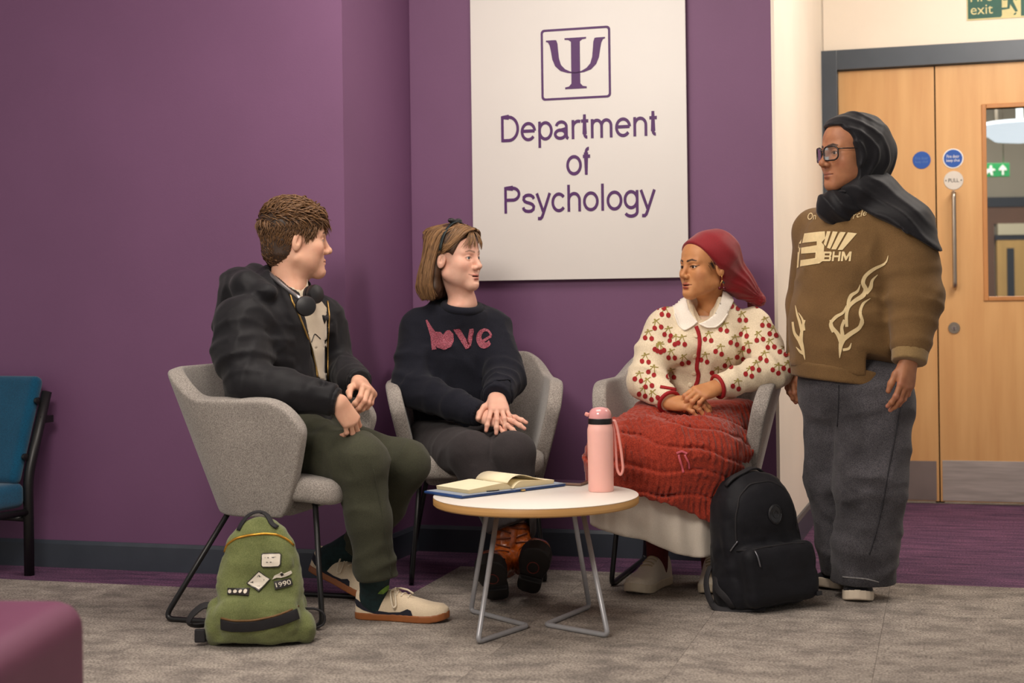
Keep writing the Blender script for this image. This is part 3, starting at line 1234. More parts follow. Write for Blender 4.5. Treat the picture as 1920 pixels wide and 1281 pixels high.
# ------------------------------------------------------------------ furniture
def fabric_mat(name, c1, c2, scale=420, bump=0.35, rough=0.95, big=0.08, sheen=0.25):
    """woven cloth: fine mottled threads plus slow tone variation"""
    if name in MATS:
        return MATS[name]
    m = bpy.data.materials.new(name)
    MATS[name] = m
    m.use_nodes = True
    N, L = m.node_tree.nodes, m.node_tree.links
    b = N['Principled BSDF']
    b.inputs['Roughness'].default_value = rough
    b.inputs['Specular IOR Level'].default_value = 0.2
    b.inputs['Sheen Weight'].default_value = sheen
    b.inputs['Sheen Roughness'].default_value = 0.5
    tc = N.new('ShaderNodeTexCoord')
    n1 = N.new('ShaderNodeTexNoise')
    n1.inputs['Scale'].default_value = scale
    n1.inputs['Detail'].default_value = 2
    L.new(tc.outputs['Object'], n1.inputs['Vector'])
    n2 = N.new('ShaderNodeTexNoise')
    n2.inputs['Scale'].default_value = 9
    n2.inputs['Detail'].default_value = 4
    L.new(tc.outputs['Object'], n2.inputs['Vector'])
    mr = N.new('ShaderNodeMapRange')
    mr.inputs['From Min'].default_value = 0.35
    mr.inputs['From Max'].default_value = 0.65
    L.new(n1.outputs['Fac'], mr.inputs['Value'])
    mx = N.new('ShaderNodeMix')
    mx.data_type = 'RGBA'
    mx.inputs['A'].default_value = c1
    mx.inputs['B'].default_value = c2
    L.new(mr.outputs[0], mx.inputs['Factor'])
    hv = N.new('ShaderNodeHueSaturation')
    m2 = N.new('ShaderNodeMapRange')
    m2.inputs['From Min'].default_value = 0.3
    m2.inputs['From Max'].default_value = 0.7
    m2.inputs['To Min'].default_value = 1 - big
    m2.inputs['To Max'].default_value = 1 + big
    L.new(n2.outputs['Fac'], m2.inputs['Value'])
    L.new(m2.outputs[0], hv.inputs['Value'])
    L.new(mx.outputs['Result'], hv.inputs['Color'])
    L.new(hv.outputs[0], b.inputs['Base Color'])
    bp = N.new('ShaderNodeBump')
    bp.inputs['Strength'].default_value = bump
    bp.inputs['Distance'].default_value = 0.002
    L.new(n1.outputs['Fac'], bp.inputs['Height'])
    L.new(bp.outputs[0], b.inputs['Normal'])
    return m


M_felt = fabric_mat('grey_wool_upholstery', srgb(176, 168, 160), srgb(128, 121, 116), 330)
M_rod = mat('black_powder_coat', srgb(20, 19, 21), 0.4, noise=0.1, scale=60)


def apply_mods(o):
    dg = bpy.context.evaluated_depsgraph_get()
    me = bpy.data.meshes.new_from_object(o.evaluated_get(dg))
    o.modifiers.clear()
    o.data = me
    me.polygons.foreach_set('use_smooth', np.ones(len(me.polygons), bool))
    return o


def chair_shell():
    """upholstered tub: U plan that widens upward, arms lower than the back; +y is the front"""
    nu, nv = 57, 13
    zb = 0.325
    V = []
    for i in range(nu):
        t = i / (nu - 1)
        for j in range(nv):
            v = j / (nv - 1)
            # how far along the side this column sits (0 at the back centre, 1 at the arm front)
            s = abs(t - 0.5) * 2
            q = min(1, max(0, (s - 0.30) / 0.22))
            q = q * q * (3 - 2 * q)
            top = 0.762 * (1 - q) + 0.678 * q
            front = max(0, (s - 0.78) / 0.22)
            top -= 0.085 * front ** 3
            z = zb + v * (top - zb)
            h = (z - zb) / (0.70 - zb)
            w = 0.205 + 0.085 * min(h, 1.15)
            yb = -0.13 - 0.105 * h
            yf = 0.125 + 0.095 * min(1.0, h / 0.65) ** 0.7
            r = 0.17
            ls = (yf - (yb + r))            # straight side
            lc = r * math.pi / 2
            lb = w - r
            tot = ls + lc + lb
            d = s * tot
            if d < lb:
                x, y = d, yb
            elif d < lb + lc:
                a = (d - lb) / r
                x, y = lb + r * math.sin(a), yb + r * (1 - math.cos(a))
            else:
                x, y = w, yb + r + (d - lb - lc)
            sg = -1 if t < 0.5 else 1
            V.append((sg * x, y, z))
    F = []
    for i in range(nu - 1):
        for j in range(nv - 1):
            F.append((i * nv + j, (i + 1) * nv + j, (i + 1) * nv + j + 1, i * nv + j + 1))
    o = from_py('shell', V, F, M_felt, None, True)
    md = o.modifiers.new('s', 'SOLIDIFY')
    md.thickness = 0.05
    md.offset = 0
    md.use_even_offset = False
    bv = o.modifiers.new('b', 'BEVEL')
    bv.width = 0.02
    bv.segments = 3
    bv.limit_method = 'ANGLE'
    bv.angle_limit = math.radians(50)
    sb_ = o.modifiers.new('u', 'SUBSURF')
    sb_.levels = 1
    sb_.render_levels = 1
    return apply_mods(o)


def make_armchair():
    root = empty('armchair')
    child(chair_shell(), root)
    # seat pad, rounded slab
    F = Field((-0.30, -0.32, 0.30), (0.30, 0.36, 0.50), 0.008)

    def seat(X, Y, Z):
        w = 0.235 - 0.02 * np.clip((Y - 0.1) / 0.2, 0, 1) ** 2 - 0.075 * np.clip((0.06 - Y) / 0.17, 0, 1)
        qx = np.abs(X) - w + 0.06
        qy = np.abs(Y - 0.078) - 0.207 + 0.06
        qz = np.abs(Z - 0.408 + 0.02 * np.clip((Y - 0.12) / 0.17, 0, 1) ** 2) - 0.037 + 0.028
        d2 = np.sqrt(np.maximum(qx, 0) ** 2 + np.maximum(qy, 0) ** 2) + np.minimum(np.maximum(qx, qy), 0) - 0.06 + 0.028
        return np.sqrt(np.maximum(d2, 0) ** 2 + np.maximum(qz, 0) ** 2) + np.minimum(np.maximum(d2, qz), 0) - 0.028
    F.func((-0.30, -0.32, 0.30), (0.30, 0.36, 0.50), seat)
    child(field_obj('seat', F, M_felt), root)
    # bucket floor between shell bottom edges
    F = Field((-0.27, -0.27, 0.29), (0.27, 0.2, 0.40), 0.008)
    F.rbox((0, 0.035, 0.345), (0.175, 0.105, 0.026), 0.025, 0)
    child(field_obj('seat_base', F, M_felt), root)
    for sx in (-1, 1):
        pts = [(sx * 0.19, 0.215, 0.375), (sx * 0.225, 0.25, 0.008), (sx * 0.225, -0.27, 0.008), (sx * 0.165, -0.075, 0.335)]
        child(tube('sled_leg', fillet(pts, 0.035), 0.0085, M_rod, None, 10), root)
    child(tube('cross_bar', [(-0.19, 0.212, 0.362), (0.19, 0.212, 0.362)], 0.008, M_rod, None, 8), root)
    return root


def copy_thing(root):
    r = root.copy()
    COL.objects.link(r)
    for ch in root.children:
        c = ch.copy()
        COL.objects.link(c)
        c.parent = r
        c.matrix_parent_inverse = ch.matrix_parent_inverse.copy()
    return r


def face(o, loc, d):
    d = Vector(d)
    o.matrix_world = Matrix.Translation(loc) @ Matrix.Rotation(math.atan2(d.y, d.x) - math.pi / 2, 4, 'Z')
    return o


chair1 = make_armchair()
chair2 = copy_thing(chair1)
chair3 = copy_thing(chair1)
C1, D1 = Vector((-0.735, 4.63, 0)), Vector((0.955, -0.297, 0))
C2, D2 = Vector((-0.14, 5.265, 0)), Vector((0.06, -1.0, 0))
C3, D3 = Vector((0.605, 5.11, 0)), Vector((-0.30, -0.955, 0))
face(chair1, C1, D1)
face(chair2, C2, D2)
face(chair3, C3, D3)
G = 'grey upholstered armchairs around the table'
tag(chair1, 'grey felt tub armchair turned side-on under the person in the black jacket', 'armchair', G)
tag(chair2, 'grey felt tub armchair in the wall recess under the person in the love sweatshirt', 'armchair', G)
tag(chair3, 'grey felt tub armchair beside the black backpack under the person in the cherry cardigan', 'armchair', G)

# ---- coffee table
TC = Vector((0.062, 4.36, 0))
TZ = 0.385
table = empty('coffee_table', TC)
M_lam = mat('white_laminate_top', srgb(240, 233, 224), 0.32, noise=0.015, scale=5)
M_ply = mat('birch_ply_edge', srgb(206, 160, 98), 0.45, scale=3, col2=srgb(180, 132, 78), stretch=(1, 1, 90), detail=3)
M_grey = mat('silver_grey_powder_coat', srgb(168, 168, 172), 0.35, metal=0.3, noise=0.04, scale=60)
TR = 0.30
lathe('tabletop', [(0.001, TZ - 0.003), (TR - 0.002, TZ - 0.003), (TR - 0.0005, TZ - 0.0012), (TR - 0.002, TZ), (0.001, TZ)], M_lam, table, TC, 72)
lathe('edge_band', [(0.001, TZ - 0.026), (TR - 0.004, TZ - 0.026), (TR, TZ - 0.022), (TR, TZ - 0.005), (TR - 0.0015, TZ - 0.0031), (0.001, TZ - 0.0031)], M_ply, table, TC, 72)


def leg_frame(p_back, p_front, p_in, t_back, t_front):
    r = 0.0075
    pts = [t_back, p_back + UP * r, p_in + UP * r, p_front + UP * r, t_front]
    tube('leg_frame', fillet(pts, 0.018, 5), r, M_grey, table, 12)


tb = lambda px: Vector((at(px, 975, 4.36).x, 0, TZ - 0.026))
leg_frame(on_floor(883, 1150), on_floor(896, 1209), on_floor(990, 1178), Vector((at(917, 975, 4.43).x, 4.43, TZ - 0.026)), Vector((at(935, 975, 4.32).x, 4.32, TZ - 0.026)))
leg_frame(on_floor(1105, 1142), on_floor(1140, 1197), on_floor(1023, 1176), Vector((at(1072, 975, 4.45).x, 4.45, TZ - 0.026)), Vector((at(1090, 975, 4.34).x, 4.34, TZ - 0.026)))
tag(table, 'low round coffee table with white top, plywood edge and wire legs', 'coffee table')

# ---- bottle
def on_table(px, py):
    return on_floor(px, py, TZ)


BP = on_table(1127, 921)
bottle = empty('water_bottle', BP)
M_pink = mat('pink_soft_touch_plastic', srgb(248, 190, 180), 0.45, noise=0.02, scale=20, sub=0.1)
M_pinkc = mat('clear_pink_lid', srgb(228, 160, 160), 0.12, noise=0.06, scale=12, coat=0.6)
M_pinks = mat('pink_silicone_strap', srgb(236, 160, 150), 0.6, noise=0.03, scale=30)
M_bk = mat('black_plastic', srgb(24, 22, 24), 0.4, noise=0.1, scale=40)
k = BP.y / FPX
br = 24.5 * k
lathe('flask', [(br * .55, 0), (br * .93, 0.0005), (br * 0.97, 0.004), (br, 112 * k), (br * 0.985, 117 * k), (br * 0.93, 122 * k), (br * 0.9, 125 * k), (br * .9, 127 * k), (br * .3, 127 * k)], M_pink, bottle, BP, 40)
lathe('collar', [(br * .3, 126 * k), (br * .9, 126 * k), (br * .92, 127.5 * k), (br * .92, 136 * k), (br * .88, 137 * k), (br * .3, 137 * k)], M_bk, bottle, BP, 40)
lathe('lid', [(br * .3, 136.5 * k), (br * .88, 136.5 * k), (br * .88, 143 * k), (br * .80, 150 * k), (br * .62, 155 * k), (br * .3, 157.5 * k), (br * .02, 158 * k)], M_pinkc, bottle, BP, 36)
lathe('spout', [(0.001, 0), (0.0055, 0.001), (0.0062, 0.006), (0.005, 0.012), (0.001, 0.013)], M_pinks, bottle, M=Matrix.Translation(BP + Vector((-br * 0.86, -0.004, 143 * k))) @ Matrix.Rotation(-1.2, 4, 'Y'), n=14)
sp = [(br * .88, 0, 131), (br * 1.12, -.003, 132), (br * 1.30, -.004, 118), (br * 1.55, -.004, 80), (br * 1.72, -.002, 40), (br * 1.5, 0.002, 27), (br * 1.24, .004, 40), (br * 1.16, .004, 80), (br * 1.06, .003, 115), (br * .88, .003, 127)]
tube('strap', fillet([BP + Vector((a, b, c * k)) for a, b, c in sp], 0.014, 4), 0.0042, M_pinks, bottle, 10)
tag(bottle, 'pink water bottle with black collar and wrist strap standing on the table', 'bottle')

# ---- phone
M_pcase = mat('brown_phone_case', srgb(112, 84, 70), 0.6, noise=0.08, scale=30)
M_pscr = mat('dark_phone_screen', srgb(34, 22, 34), 0.15, noise=0.1, scale=8, coat=0.5)
pc0, pc1, pc2, pc3 = on_table(1052, 916), on_table(1088, 914), on_table(1066, 901), on_table(1020, 901)
pcen = (pc0 + pc1 + pc2 + pc3) / 4
pax = ((pc1 - pc0)).normalized()
phone = empty('phone', pcen)
MPh = Matrix.Translation(pcen) @ Matrix.Rotation(-0.42, 4, 'Z')
box('case', (-0.073, -0.036, 0.0005), (0.073, 0.036, 0.0085), M_pcase, phone, MPh, bev=0.0035, seg=3)
box('screen', (-0.069, -0.032, 0.008), (0.069, 0.032, 0.0095), M_pscr, phone, MPh, bev=0.0008)
tag(phone, 'dark phone in a brown case lying between notebook and pink bottle', 'phone')

# ---- open notebook on a blue zip folder
M_navy2 = mat('navy_folder_cover', srgb(28, 62, 118), 0.55, noise=0.08, scale=30, bump=0.1, bscale=300)
M_lblue = mat('grey_blue_folder_lining', srgb(150, 160, 176), 0.7, noise=0.04, scale=40)
M_page = mat('cream_paper', srgb(246, 234, 200), 0.8, noise=0.02, scale=25)
M_pedge = mat('page_block_edge', srgb(226, 210, 168), 0.85, scale=3, col2=srgb(206, 188, 146), stretch=(1, 1, 300))
M_line = mat('grey_ruling', srgb(200, 186, 160), 0.8, noise=0.03, scale=25)
nl, nr = on_table(788, 926), on_table(1056, 912)
nf, nbk = on_table(880, 940), on_table(985, 899)
nc = Vector((on_table(930, 919).x, on_table(930, 919).y, TZ))
ndir = (on_table(1054, 917) - on_table(870, 940))
nang = math.atan2(ndir.y, ndir.x)
NL = 0.205         # half length
NW = 0.088         # half depth
notebook = empty('open_notebook', nc, nang)
MN = Matrix.Translation(nc) @ Matrix.Rotation(nang, 4, 'Z')
for sx in (-1, 1):
    x0, x1 = (sx * 0.004, sx * NL)
    x0, x1 = min(x0, x1), max(x0, x1)
    cv = box('folder_cover', (x0, -NW, 0.001), (x1, NW, 0.009), M_navy2, notebook, MN, bev=0.0035, seg=3)
    box('lining', (x0 + 0.006, -NW + 0.007, 0.0085), (x1 - 0.006, NW - 0.007, 0.0105), M_lblue, notebook, MN, bev=0.0008)
box('spine', (-0.006, -NW, 0.001), (0.006, NW, 0.006), M_navy2, notebook, MN, bev=0.002)


def page_block(sx):
    n, V, F = 16, [], []
    L = 0.165
    for i in range(n + 1):
        t = i / n
        x = sx * (0.002 + L * t)
        z = 0.0105 + 0.021 * (1 - (1 - min(1, t * 4)) ** 2) * (1 - 0.55 * t) + (0.002 if t > 0 else 0)
        for y in (-0.076, 0.076):
            V.append(MN @ Vector((x, y, z)))
            V.append(MN @ Vector((x * 0.985, y, 0.0108)))
    for i in range(n):
        a, b = 4 * i, 4 * i + 4
        F += [(a, b, b + 2, a + 2), (a + 1, a + 3, b + 3, b + 1), (a, a + 1, b + 1, b), (a + 2, b + 2, b + 3, a + 3)]
    F += [(0, 2, 3, 1), (4 * n, 4 * n + 1, 4 * n + 3, 4 * n + 2)]
    o = from_py('page_block', V, F, [M_page, M_pedge], notebook)
    for p in o.data.polygons:
        if abs(p.normal.z) < 0.5:
            p.material_index = 1
    return o


page_block(-1)
page_block(1)
# one loose leaf curling up near the spine, and the elastic band
lv, lf = [], []
for i in range(15):
    t = i / 14
    a = 2.1 * (1 - t) ** 1.6
    lv += [MN @ Vector((0.012 + 0.12 * t - 0.035 * math.sin(a), y, 0.0265 + 0.026 * math.sin(math.pi * min(1, t * 1.15)) * (1 - t) ** 0.5 + 0.002)) for y in (-0.074, 0.074)]
for i in range(14):
    lf.append((2 * i, 2 * i + 2, 2 * i + 3, 2 * i + 1))
lo_ = from_py('loose_leaf', lv, lf, M_page, notebook, True)
sd = lo_.modifiers.new('s', 'SOLIDIFY')
sd.thickness = 0.0008
tube('zip_edge', [MN @ Vector((x, -NW - 0.0005, 0.0095)) for x in np.linspace(-NL + 0.004, NL - 0.004, 12)], 0.0014, M_lblue, notebook, 6)
box('zip_pull', (0.02, -NW - 0.008, 0.003), (0.034, -NW - 0.001, 0.0075), mat('brass_zip_pull', srgb(200, 170, 110), 0.35, metal=0.8, noise=0.05, scale=30), notebook, MN, bev=0.001)
tube('ribbon', [MN @ Vector(p) for p in ((-0.10, -0.076, 0.012), (-0.09, -0.082, 0.0125), (-0.07, -0.083, 0.0118), (-0.055, -0.079, 0.0118))], 0.0016, M_bk, notebook, 6)
tag(notebook, 'open cream-paged notebook in a navy blue zip folder on the table', 'notebook')

# ---- blue waiting-room chair at the left edge
M_bfab = fabric_mat('petrol_blue_fabric', srgb(16, 84, 116), srgb(12, 62, 90), 380)
bc = empty('waiting_chair')
WX, seat_h = 0.23, 0.44
for sx in (-1, 1):
    pts = [(sx * WX, -0.20, 0.0), (sx * WX, -0.20, 0.35), (sx * WX, -0.30, 0.645)]
    child(tube('rear_leg', fillet(pts, 0.05), 0.019, M_rod, None, 8), bc)
    child(tube('front_leg', [(sx * WX, 0.30, 0.0), (sx * WX, 0.30, 0.23)], 0.016, M_rod, None, 8), bc)
    child(tube('side_rail', [(sx * WX, -0.20, 0.225), (sx * WX, 0.30, 0.235)], 0.013, M_rod, None, 8), bc)
    for z, y in ((0.615, -0.29), (0.42, -0.225)):
        child(lathe('knob', [(0.001, 0), (0.012, 0.001), (0.013, 0.012), (0.001, 0.016)], M_rod, None, M=Matrix.Translation((sx * (WX - 0.015), y + 0.03, z)) @ Matrix.Rotation(sx * 1.57, 4, 'Y'), n=12), bc)
    child(box('bracket', (sx * WX - 0.012, -0.32, 0.535), (sx * WX + 0.012, -0.255, 0.56), M_rod), bc)
child(tube('cross_rail', [(-WX, -0.2, 0.20), (WX, -0.2, 0.20)], 0.011, M_rod, None, 8), bc)
F = Field((-0.3, -0.38, 0.26), (0.3, -0.12, 0.80), 0.008)
Rb = Matrix.Rotation(0.33, 3, 'X')
F.rbox((0, -0.228, 0.512), (0.215, 0.026, 0.20), 0.024, 0, R=Rb)
child(field_obj('backrest', F, M_bfab), bc)
F = Field((-0.3, -0.26, 0.18), (0.3, 0.42, 0.40), 0.008)
F.rbox((0, 0.07, 0.285), (0.225, 0.27, 0.045), 0.028, 0)
child(field_obj('seat', F, M_bfab), bc)
bl = on_floor(55, 1079)
dB = Vector((-0.42, -0.908, 0))
rB = Vector((dB.y, -dB.x, 0))         # chair's right
# the visible rear leg is the chair's left one (local x = -WX)
face(bc, bl + dB * 0.20 + rB * WX, dB)
lx = (bc.matrix_world @ Vector((WX, -0.2, 0)))
l2 = (bc.matrix_world @ Vector((-WX, -0.2, 0)))
best = lx if lx.x > l2.x else l2
bc.location = bc.location + (bl - best)
tag(bc, 'blue fabric waiting chair with black metal frame at the left edge', 'chair')

# ---- purple pouffe in the foreground
M_pouf = mat('plum_leatherette', srgb(112, 62, 88), 0.5, noise=0.04, scale=8, bump=0.06, bscale=260)
F = Field((-0.30, -0.30, 0.0), (0.30, 0.30, 0.46), 0.010)
F.rbox((0, 0, 0.22), (0.235, 0.235, 0.19), 0.05, 0)
F.disp(lambda P: -0.006 * np.cos(np.clip(P[:, 0], -.25, .25) * 6.2) * np.cos(np.clip(P[:, 1], -.25, .25) * 6.2) * (P[:, 2] > 0.38))
pouf = empty('pouffe', (-1.04, 2.56, 0), -0.05)
o = child(field_obj('cushion_body', F, M_pouf), pouf)
for sx in (-1, 1):
    for sy in (-1, 1):
        child(lathe('foot', [(0.018, 0), (0.022, 0.003), (0.025, 0.03), (0.025, 0.034)], M_bk, None, (sx * 0.17, sy * 0.17, 0), 14), pouf)
tag(pouf, 'plum purple cube pouffe in the blurred near left corner', 'pouffe')
# ------------------------------------------------------------------ backpacks
def bag_field(H, wz, tz, h=0.006, px=3.2, pad=0.05, extra=None, seed=1, amp=0.006):
    """soft bag: superelliptic slices of half width wz(z) and half depth tz(z)"""
    W, T = max(wz[1]), max(tz[1])
    F = Field((-W - pad, -T - pad, -0.01), (W + pad, T + pad, H + pad), h)

    def f(X, Y, Z):
        w = np.interp(Z.ravel(), wz[0], wz[1]).reshape(Z.shape)
        t = np.interp(Z.ravel(), tz[0], tz[1]).reshape(Z.shape)
        q = (np.abs(X / w) ** px + np.abs(Y / t) ** px) ** (1 / px)
        d = (q - 1) * np.minimum(w, t)
        return np.maximum(d, np.maximum(-Z + 0.001, Z - H))
    F.func(F.lo, F.lo + F.n * h, f)
    if extra:
        extra(F)
    F.disp(lambda P: amp * (ridge(P, 16, seed) - 0.5) + amp * 0.8 * (vnoise(P, 7, seed + 3) - 0.5) + amp * 0.4 * (ridge(P, (30, 30, 48), seed + 5) - .5))
    return F


M_canvas = fabric_mat('olive_green_canvas', srgb(122, 128, 82), srgb(94, 102, 60), 500, bump=0.25, big=0.2)
M_strap = mat('black_webbing', srgb(28, 26, 30), 0.75, noise=0.15, scale=200)
M_brass = mat('gold_brass_zip', srgb(206, 152, 62), 0.3, metal=0.9, noise=0.15, scale=300)
M_zipb = mat('brown_zip', srgb(112, 82, 48), 0.5, metal=0.3, noise=0.2, scale=300)
M_badge = mat('enamel_badge_white', srgb(226, 216, 200), 0.4, noise=0.04, scale=60)
M_badgek = mat('enamel_badge_black', srgb(36, 30, 30), 0.4, noise=0.1, scale=60)

gb0 = on_floor(481, 1215)
gb0.y += 0.075
kk = 4.17 / FPX
gbag = empty('green_backpack', gb0)
MG = Matrix.Translation(gb0) @ Matrix.Rotation(0.04, 4, 'Z') @ Matrix.Rotation(-0.07, 4, 'X') @ Matrix.Scale(0.94, 4)


def g_extra(F):
    F.ell((0.0, -0.075, 0.085), (0.125, 0.05, 0.078), 0.02)          # front pocket bulge
    F.ell((0.135, -0.02, 0.04), (0.035, 0.05, 0.05), 0.02)
    F.ell((-0.135, -0.02, 0.06), (0.03, 0.05, 0.07), 0.02)


F = bag_field(0.372, ([0, .012, .04, .10, .18, .25, .30, .335, .36, .373], [.135, .150, .152, .137, .128, .117, .102, .080, .050, .012]),
              ([0, .012, .05, .12, .24, .33, .373], [.08, .092, .095, .085, .075, .055, .03]), extra=g_extra, seed=4, amp=0.009)
gb = field_obj('bag_body', F, M_canvas, gbag, MG)
gbv = bvh_of(gb)
GX, GY, GZ = MG.to_3x3() @ Vector((1, 0, 0)), MG.to_3x3() @ Vector((0, 1, 0)), MG.to_3x3() @ Vector((0, 0, 1))


def gpx(px, py):
    """pixel of the photograph to bag-front coordinates"""
    u, v = derol(px, py)
    u0, v0 = derol(481, 1220)
    return ((u - u0) * kk * 0.985 / .94, (v0 - v) * kk * 0.985 / .94)


def front_line(name, pxs, r, m, parent, M, bv, conv, off=0.001, flat=None, sides=8):
    ex, ey, ez = M.to_3x3() @ Vector((1, 0, 0)), M.to_3x3() @ Vector((0, 1, 0)), M.to_3x3() @ Vector((0, 0, 1))
    O = M.translation
    P, Nn = [], []
    for a, b in pxs:
        x, z = conv(a, b)
        hit, nrm, i, d = bv.ray_cast(O + ex * x + ez * z - ey * 0.4, ey, 0.8)
        if hit:
            P.append(hit - ey * off)
            Nn.append(nrm if nrm.dot(ey) < 0 else -nrm)
    if len(P) < 3:
        return None
    for _ in range(2):
        P = [P[0]] + [(P[i - 1] + P[i] * 2 + P[i + 1]) / 4 for i in range(1, len(P) - 1)] + [P[-1]]
    return tube(name, P, r, m, parent, sides, flat=flat, up=Nn if flat else None)


def lerp_px(pts, n=10):
    out = []
    for i in range(len(pts) - 1):
        for q in range(n):
            t = q / n
            out.append((pts[i][0] * (1 - t) + pts[i + 1][0] * t, pts[i][1] * (1 - t) + pts[i + 1][1] * t))
    return out + [pts[-1]]


front_line('main_zip', lerp_px([(411, 1050), (418, 1032), (435, 1020), (460, 1014), (490, 1011), (515, 1014), (535, 1025), (550, 1042), (562, 1066), (568, 1090)], 5), 0.0035, M_brass, gbag, MG, gbv, gpx, 0.002)
front_line('pocket_zip', lerp_px([(414, 1166), (440, 1170), (480, 1168), (520, 1160), (556, 1148)], 6), 0.003, M_zipb, gbag, MG, gbv, gpx, 0.0025)
front_line('pocket_band', lerp_px([(413, 1178), (440, 1182), (480, 1180), (520, 1172), (557, 1160)], 6), 0.002, M_strap, gbag, MG, gbv, gpx, 0.001, flat=(0.030, 0.004), sides=10)
hp_ = [MG @ Vector(v) for v in ((-0.062, -0.038, 0.335), (-0.055, -0.034, 0.352), (-0.035, -0.02, 0.380), (-0.005, -0.012, 0.390), (0.022, -0.016, 0.380), (0.038, -0.036, 0.352), (0.055, -0.044, 0.343))]
tube('carry_handle', fillet(hp_, 0.03, 3), 0.004, M_strap, gbag, 10, flat=(0.016, 0.005), up=[(p - MG @ Vector((0, 0.02, 0.28))) for p in fillet(hp_, 0.03, 3)])
ls = [(-0.13, -0.02, 0.11), (-0.165, -0.03, 0.118), (-0.20, -0.035, 0.09), (-0.215, -0.035, 0.062), (-0.19, -0.03, 0.055), (-0.13, -0.02, 0.058)]
lp = fillet([MG @ Vector(v) for v in ls], 0.03, 4)
tube('shoulder_strap', lp, 0.004, M_strap, gbag, 10, flat=(0.022, 0.005), up=[(p - MG @ Vector((-0.16, 0, 0.085))) for p in lp])
box('buckle', (-0.19, -0.052, 0.008), (-0.158, -0.034, 0.048), M_strap, gbag, MG, bev=0.004)
tube('strap_end', [MG @ Vector(v) for v in ((-0.175, -0.04, 0.012), (-0.15, -0.03, 0.014), (-0.12, -0.02, 0.02))], 0.004, M_strap, gbag, 8, flat=(0.016, 0.004), up=(0, -0.3, 1))
rs = fillet([MG @ Vector(v) for v in ((0.13, 0.0, 0.095), (0.165, 0.01, 0.094), (0.192, 0.012, 0.075), (0.188, 0.012, 0.045), (0.165, 0.008, 0.036), (0.13, 0, 0.036))], 0.02, 4)
tube('shoulder_strap', rs, 0.0035, M_strap, gbag, 8)


def badge(name, shapes, m, extra=()):
    """shapes: pixel outline; extra: [(outline, material)]"""
    P0 = [gpx(*p) for p in shapes]
    b = from_py(name, *project(grid_cut(poly_vf([P0]), 0.012), MG.translation, GX, GZ, -GY, gbv, 0.004, 0.8), m, gbag)
    sd = b.modifiers.new('s', 'SOLIDIFY')
    sd.thickness = 0.004
    sd.offset = 0
    for outl, mm, nm in extra:
        from_py(nm, *project(grid_cut(poly_vf([[gpx(*p) for p in outl]]), 0.012), MG.translation, GX, GZ, -GY, gbv, 0.0068, 0.8), mm, b)
    return b


R4 = lambda x0, y0, x1, y1, sk=0: [(x0, y0), (x1, y0 + sk), (x1, y1 + sk), (x0, y1)]
badge('enamel_badge', [(485, 1051), (489, 1048), (519, 1047), (523, 1050), (523, 1069), (519, 1073), (489, 1074), (485, 1071)], M_badgek,
      [([(487, 1052), (490, 1050), (519, 1049), (521, 1051), (521, 1068), (518, 1071), (490, 1072), (487, 1070)], M_badge, 'badge_face'),
       (R4(494, 1056, 515, 1057.5, -1), M_badgek, 'badge_line'), (R4(497, 1064, 514, 1065.5, -1), M_badgek, 'badge_line')])
badge('enamel_badge', [(481, 1080), (504, 1096), (483, 1120), (459, 1103)], M_badgek,
      [([(481, 1082), (502, 1096.5), (483, 1117.5), (461.5, 1103)], M_badge, 'badge_face'),
       ([(481, 1087), (487, 1092), (476, 1092)], M_badgek, 'badge_line'), ([(478, 1110), (489, 1108), (483, 1114)], M_badgek, 'badge_line'),
       ([(466, 1102), (471, 1097), (472, 1104)], M_badgek, 'badge_line'), ([(491, 1096), (497, 1097), (492, 1102)], M_badgek, 'badge_line')])
badge('enamel_badge', [(507, 1097), (511, 1089), (520, 1085), (524, 1082), (528, 1086), (540, 1081), (542, 1086), (532, 1091), (524, 1093), (514, 1094)], M_badge,
      [([(521, 1085), (525, 1083), (528, 1087), (524, 1091)], M_badgek, 'badge_line')])
bk = badge('enamel_badge', [(510, 1101), (541, 1095), (544, 1108), (513, 1116)], M_badgek)
V, Fc = fit_text('1990', 0, 1, 0, 1, 0)
a, b_, c_ = Vector(gpx(515, 1112)), Vector(gpx(541, 1106)), Vector(gpx(513, 1104))
V = [((a + (b_ - a) * v.x + (c_ - a) * v.y).x, (a + (b_ - a) * v.x + (c_ - a) * v.y).y, 0) for v in V]
from_py('lettering', *project((V, Fc), MG.translation, GX, GZ, -GY, gbv, 0.0072, 0.8), M_badge, bk)
badge('enamel_badge', R4(424, 1112, 466, 1125, 1), M_badgek,
      [([(429 + 10 * i + 3.6 * math.cos(q * math.pi / 4), 1118.8 + 0.3 * i + 4.2 * math.sin(q * math.pi / 4)) for q in range(8)], M_badge, 'badge_dot') for i in range(4)])
tag(gbag, 'olive green canvas backpack with enamel badges standing in front of the chair', 'backpack')

# ---- black backpack
bb0 = on_floor(1436, 1143)
bb0.y += 0.07
bbag = empty('black_backpack', bb0)
M_nylon = fabric_mat('black_nylon', srgb(26, 26, 32), srgb(17, 17, 22), 600, bump=0.15, rough=0.62, big=0.15, sheen=0.05)
MB = Matrix.Translation(bb0) @ Matrix.Rotation(0.42, 4, 'Z') @ Matrix.Rotation(-0.10, 4, 'X') @ Matrix.Rotation(-0.05, 4, 'Y') @ Matrix.Scale(0.96, 4)


def b_extra(F):
    F.rbox((0.01, -0.098, 0.105), (0.135, 0.045, 0.095), 0.035, 0.012)
    F.ell((0, -0.06, 0.30), (0.11, 0.05, 0.10), 0.03)


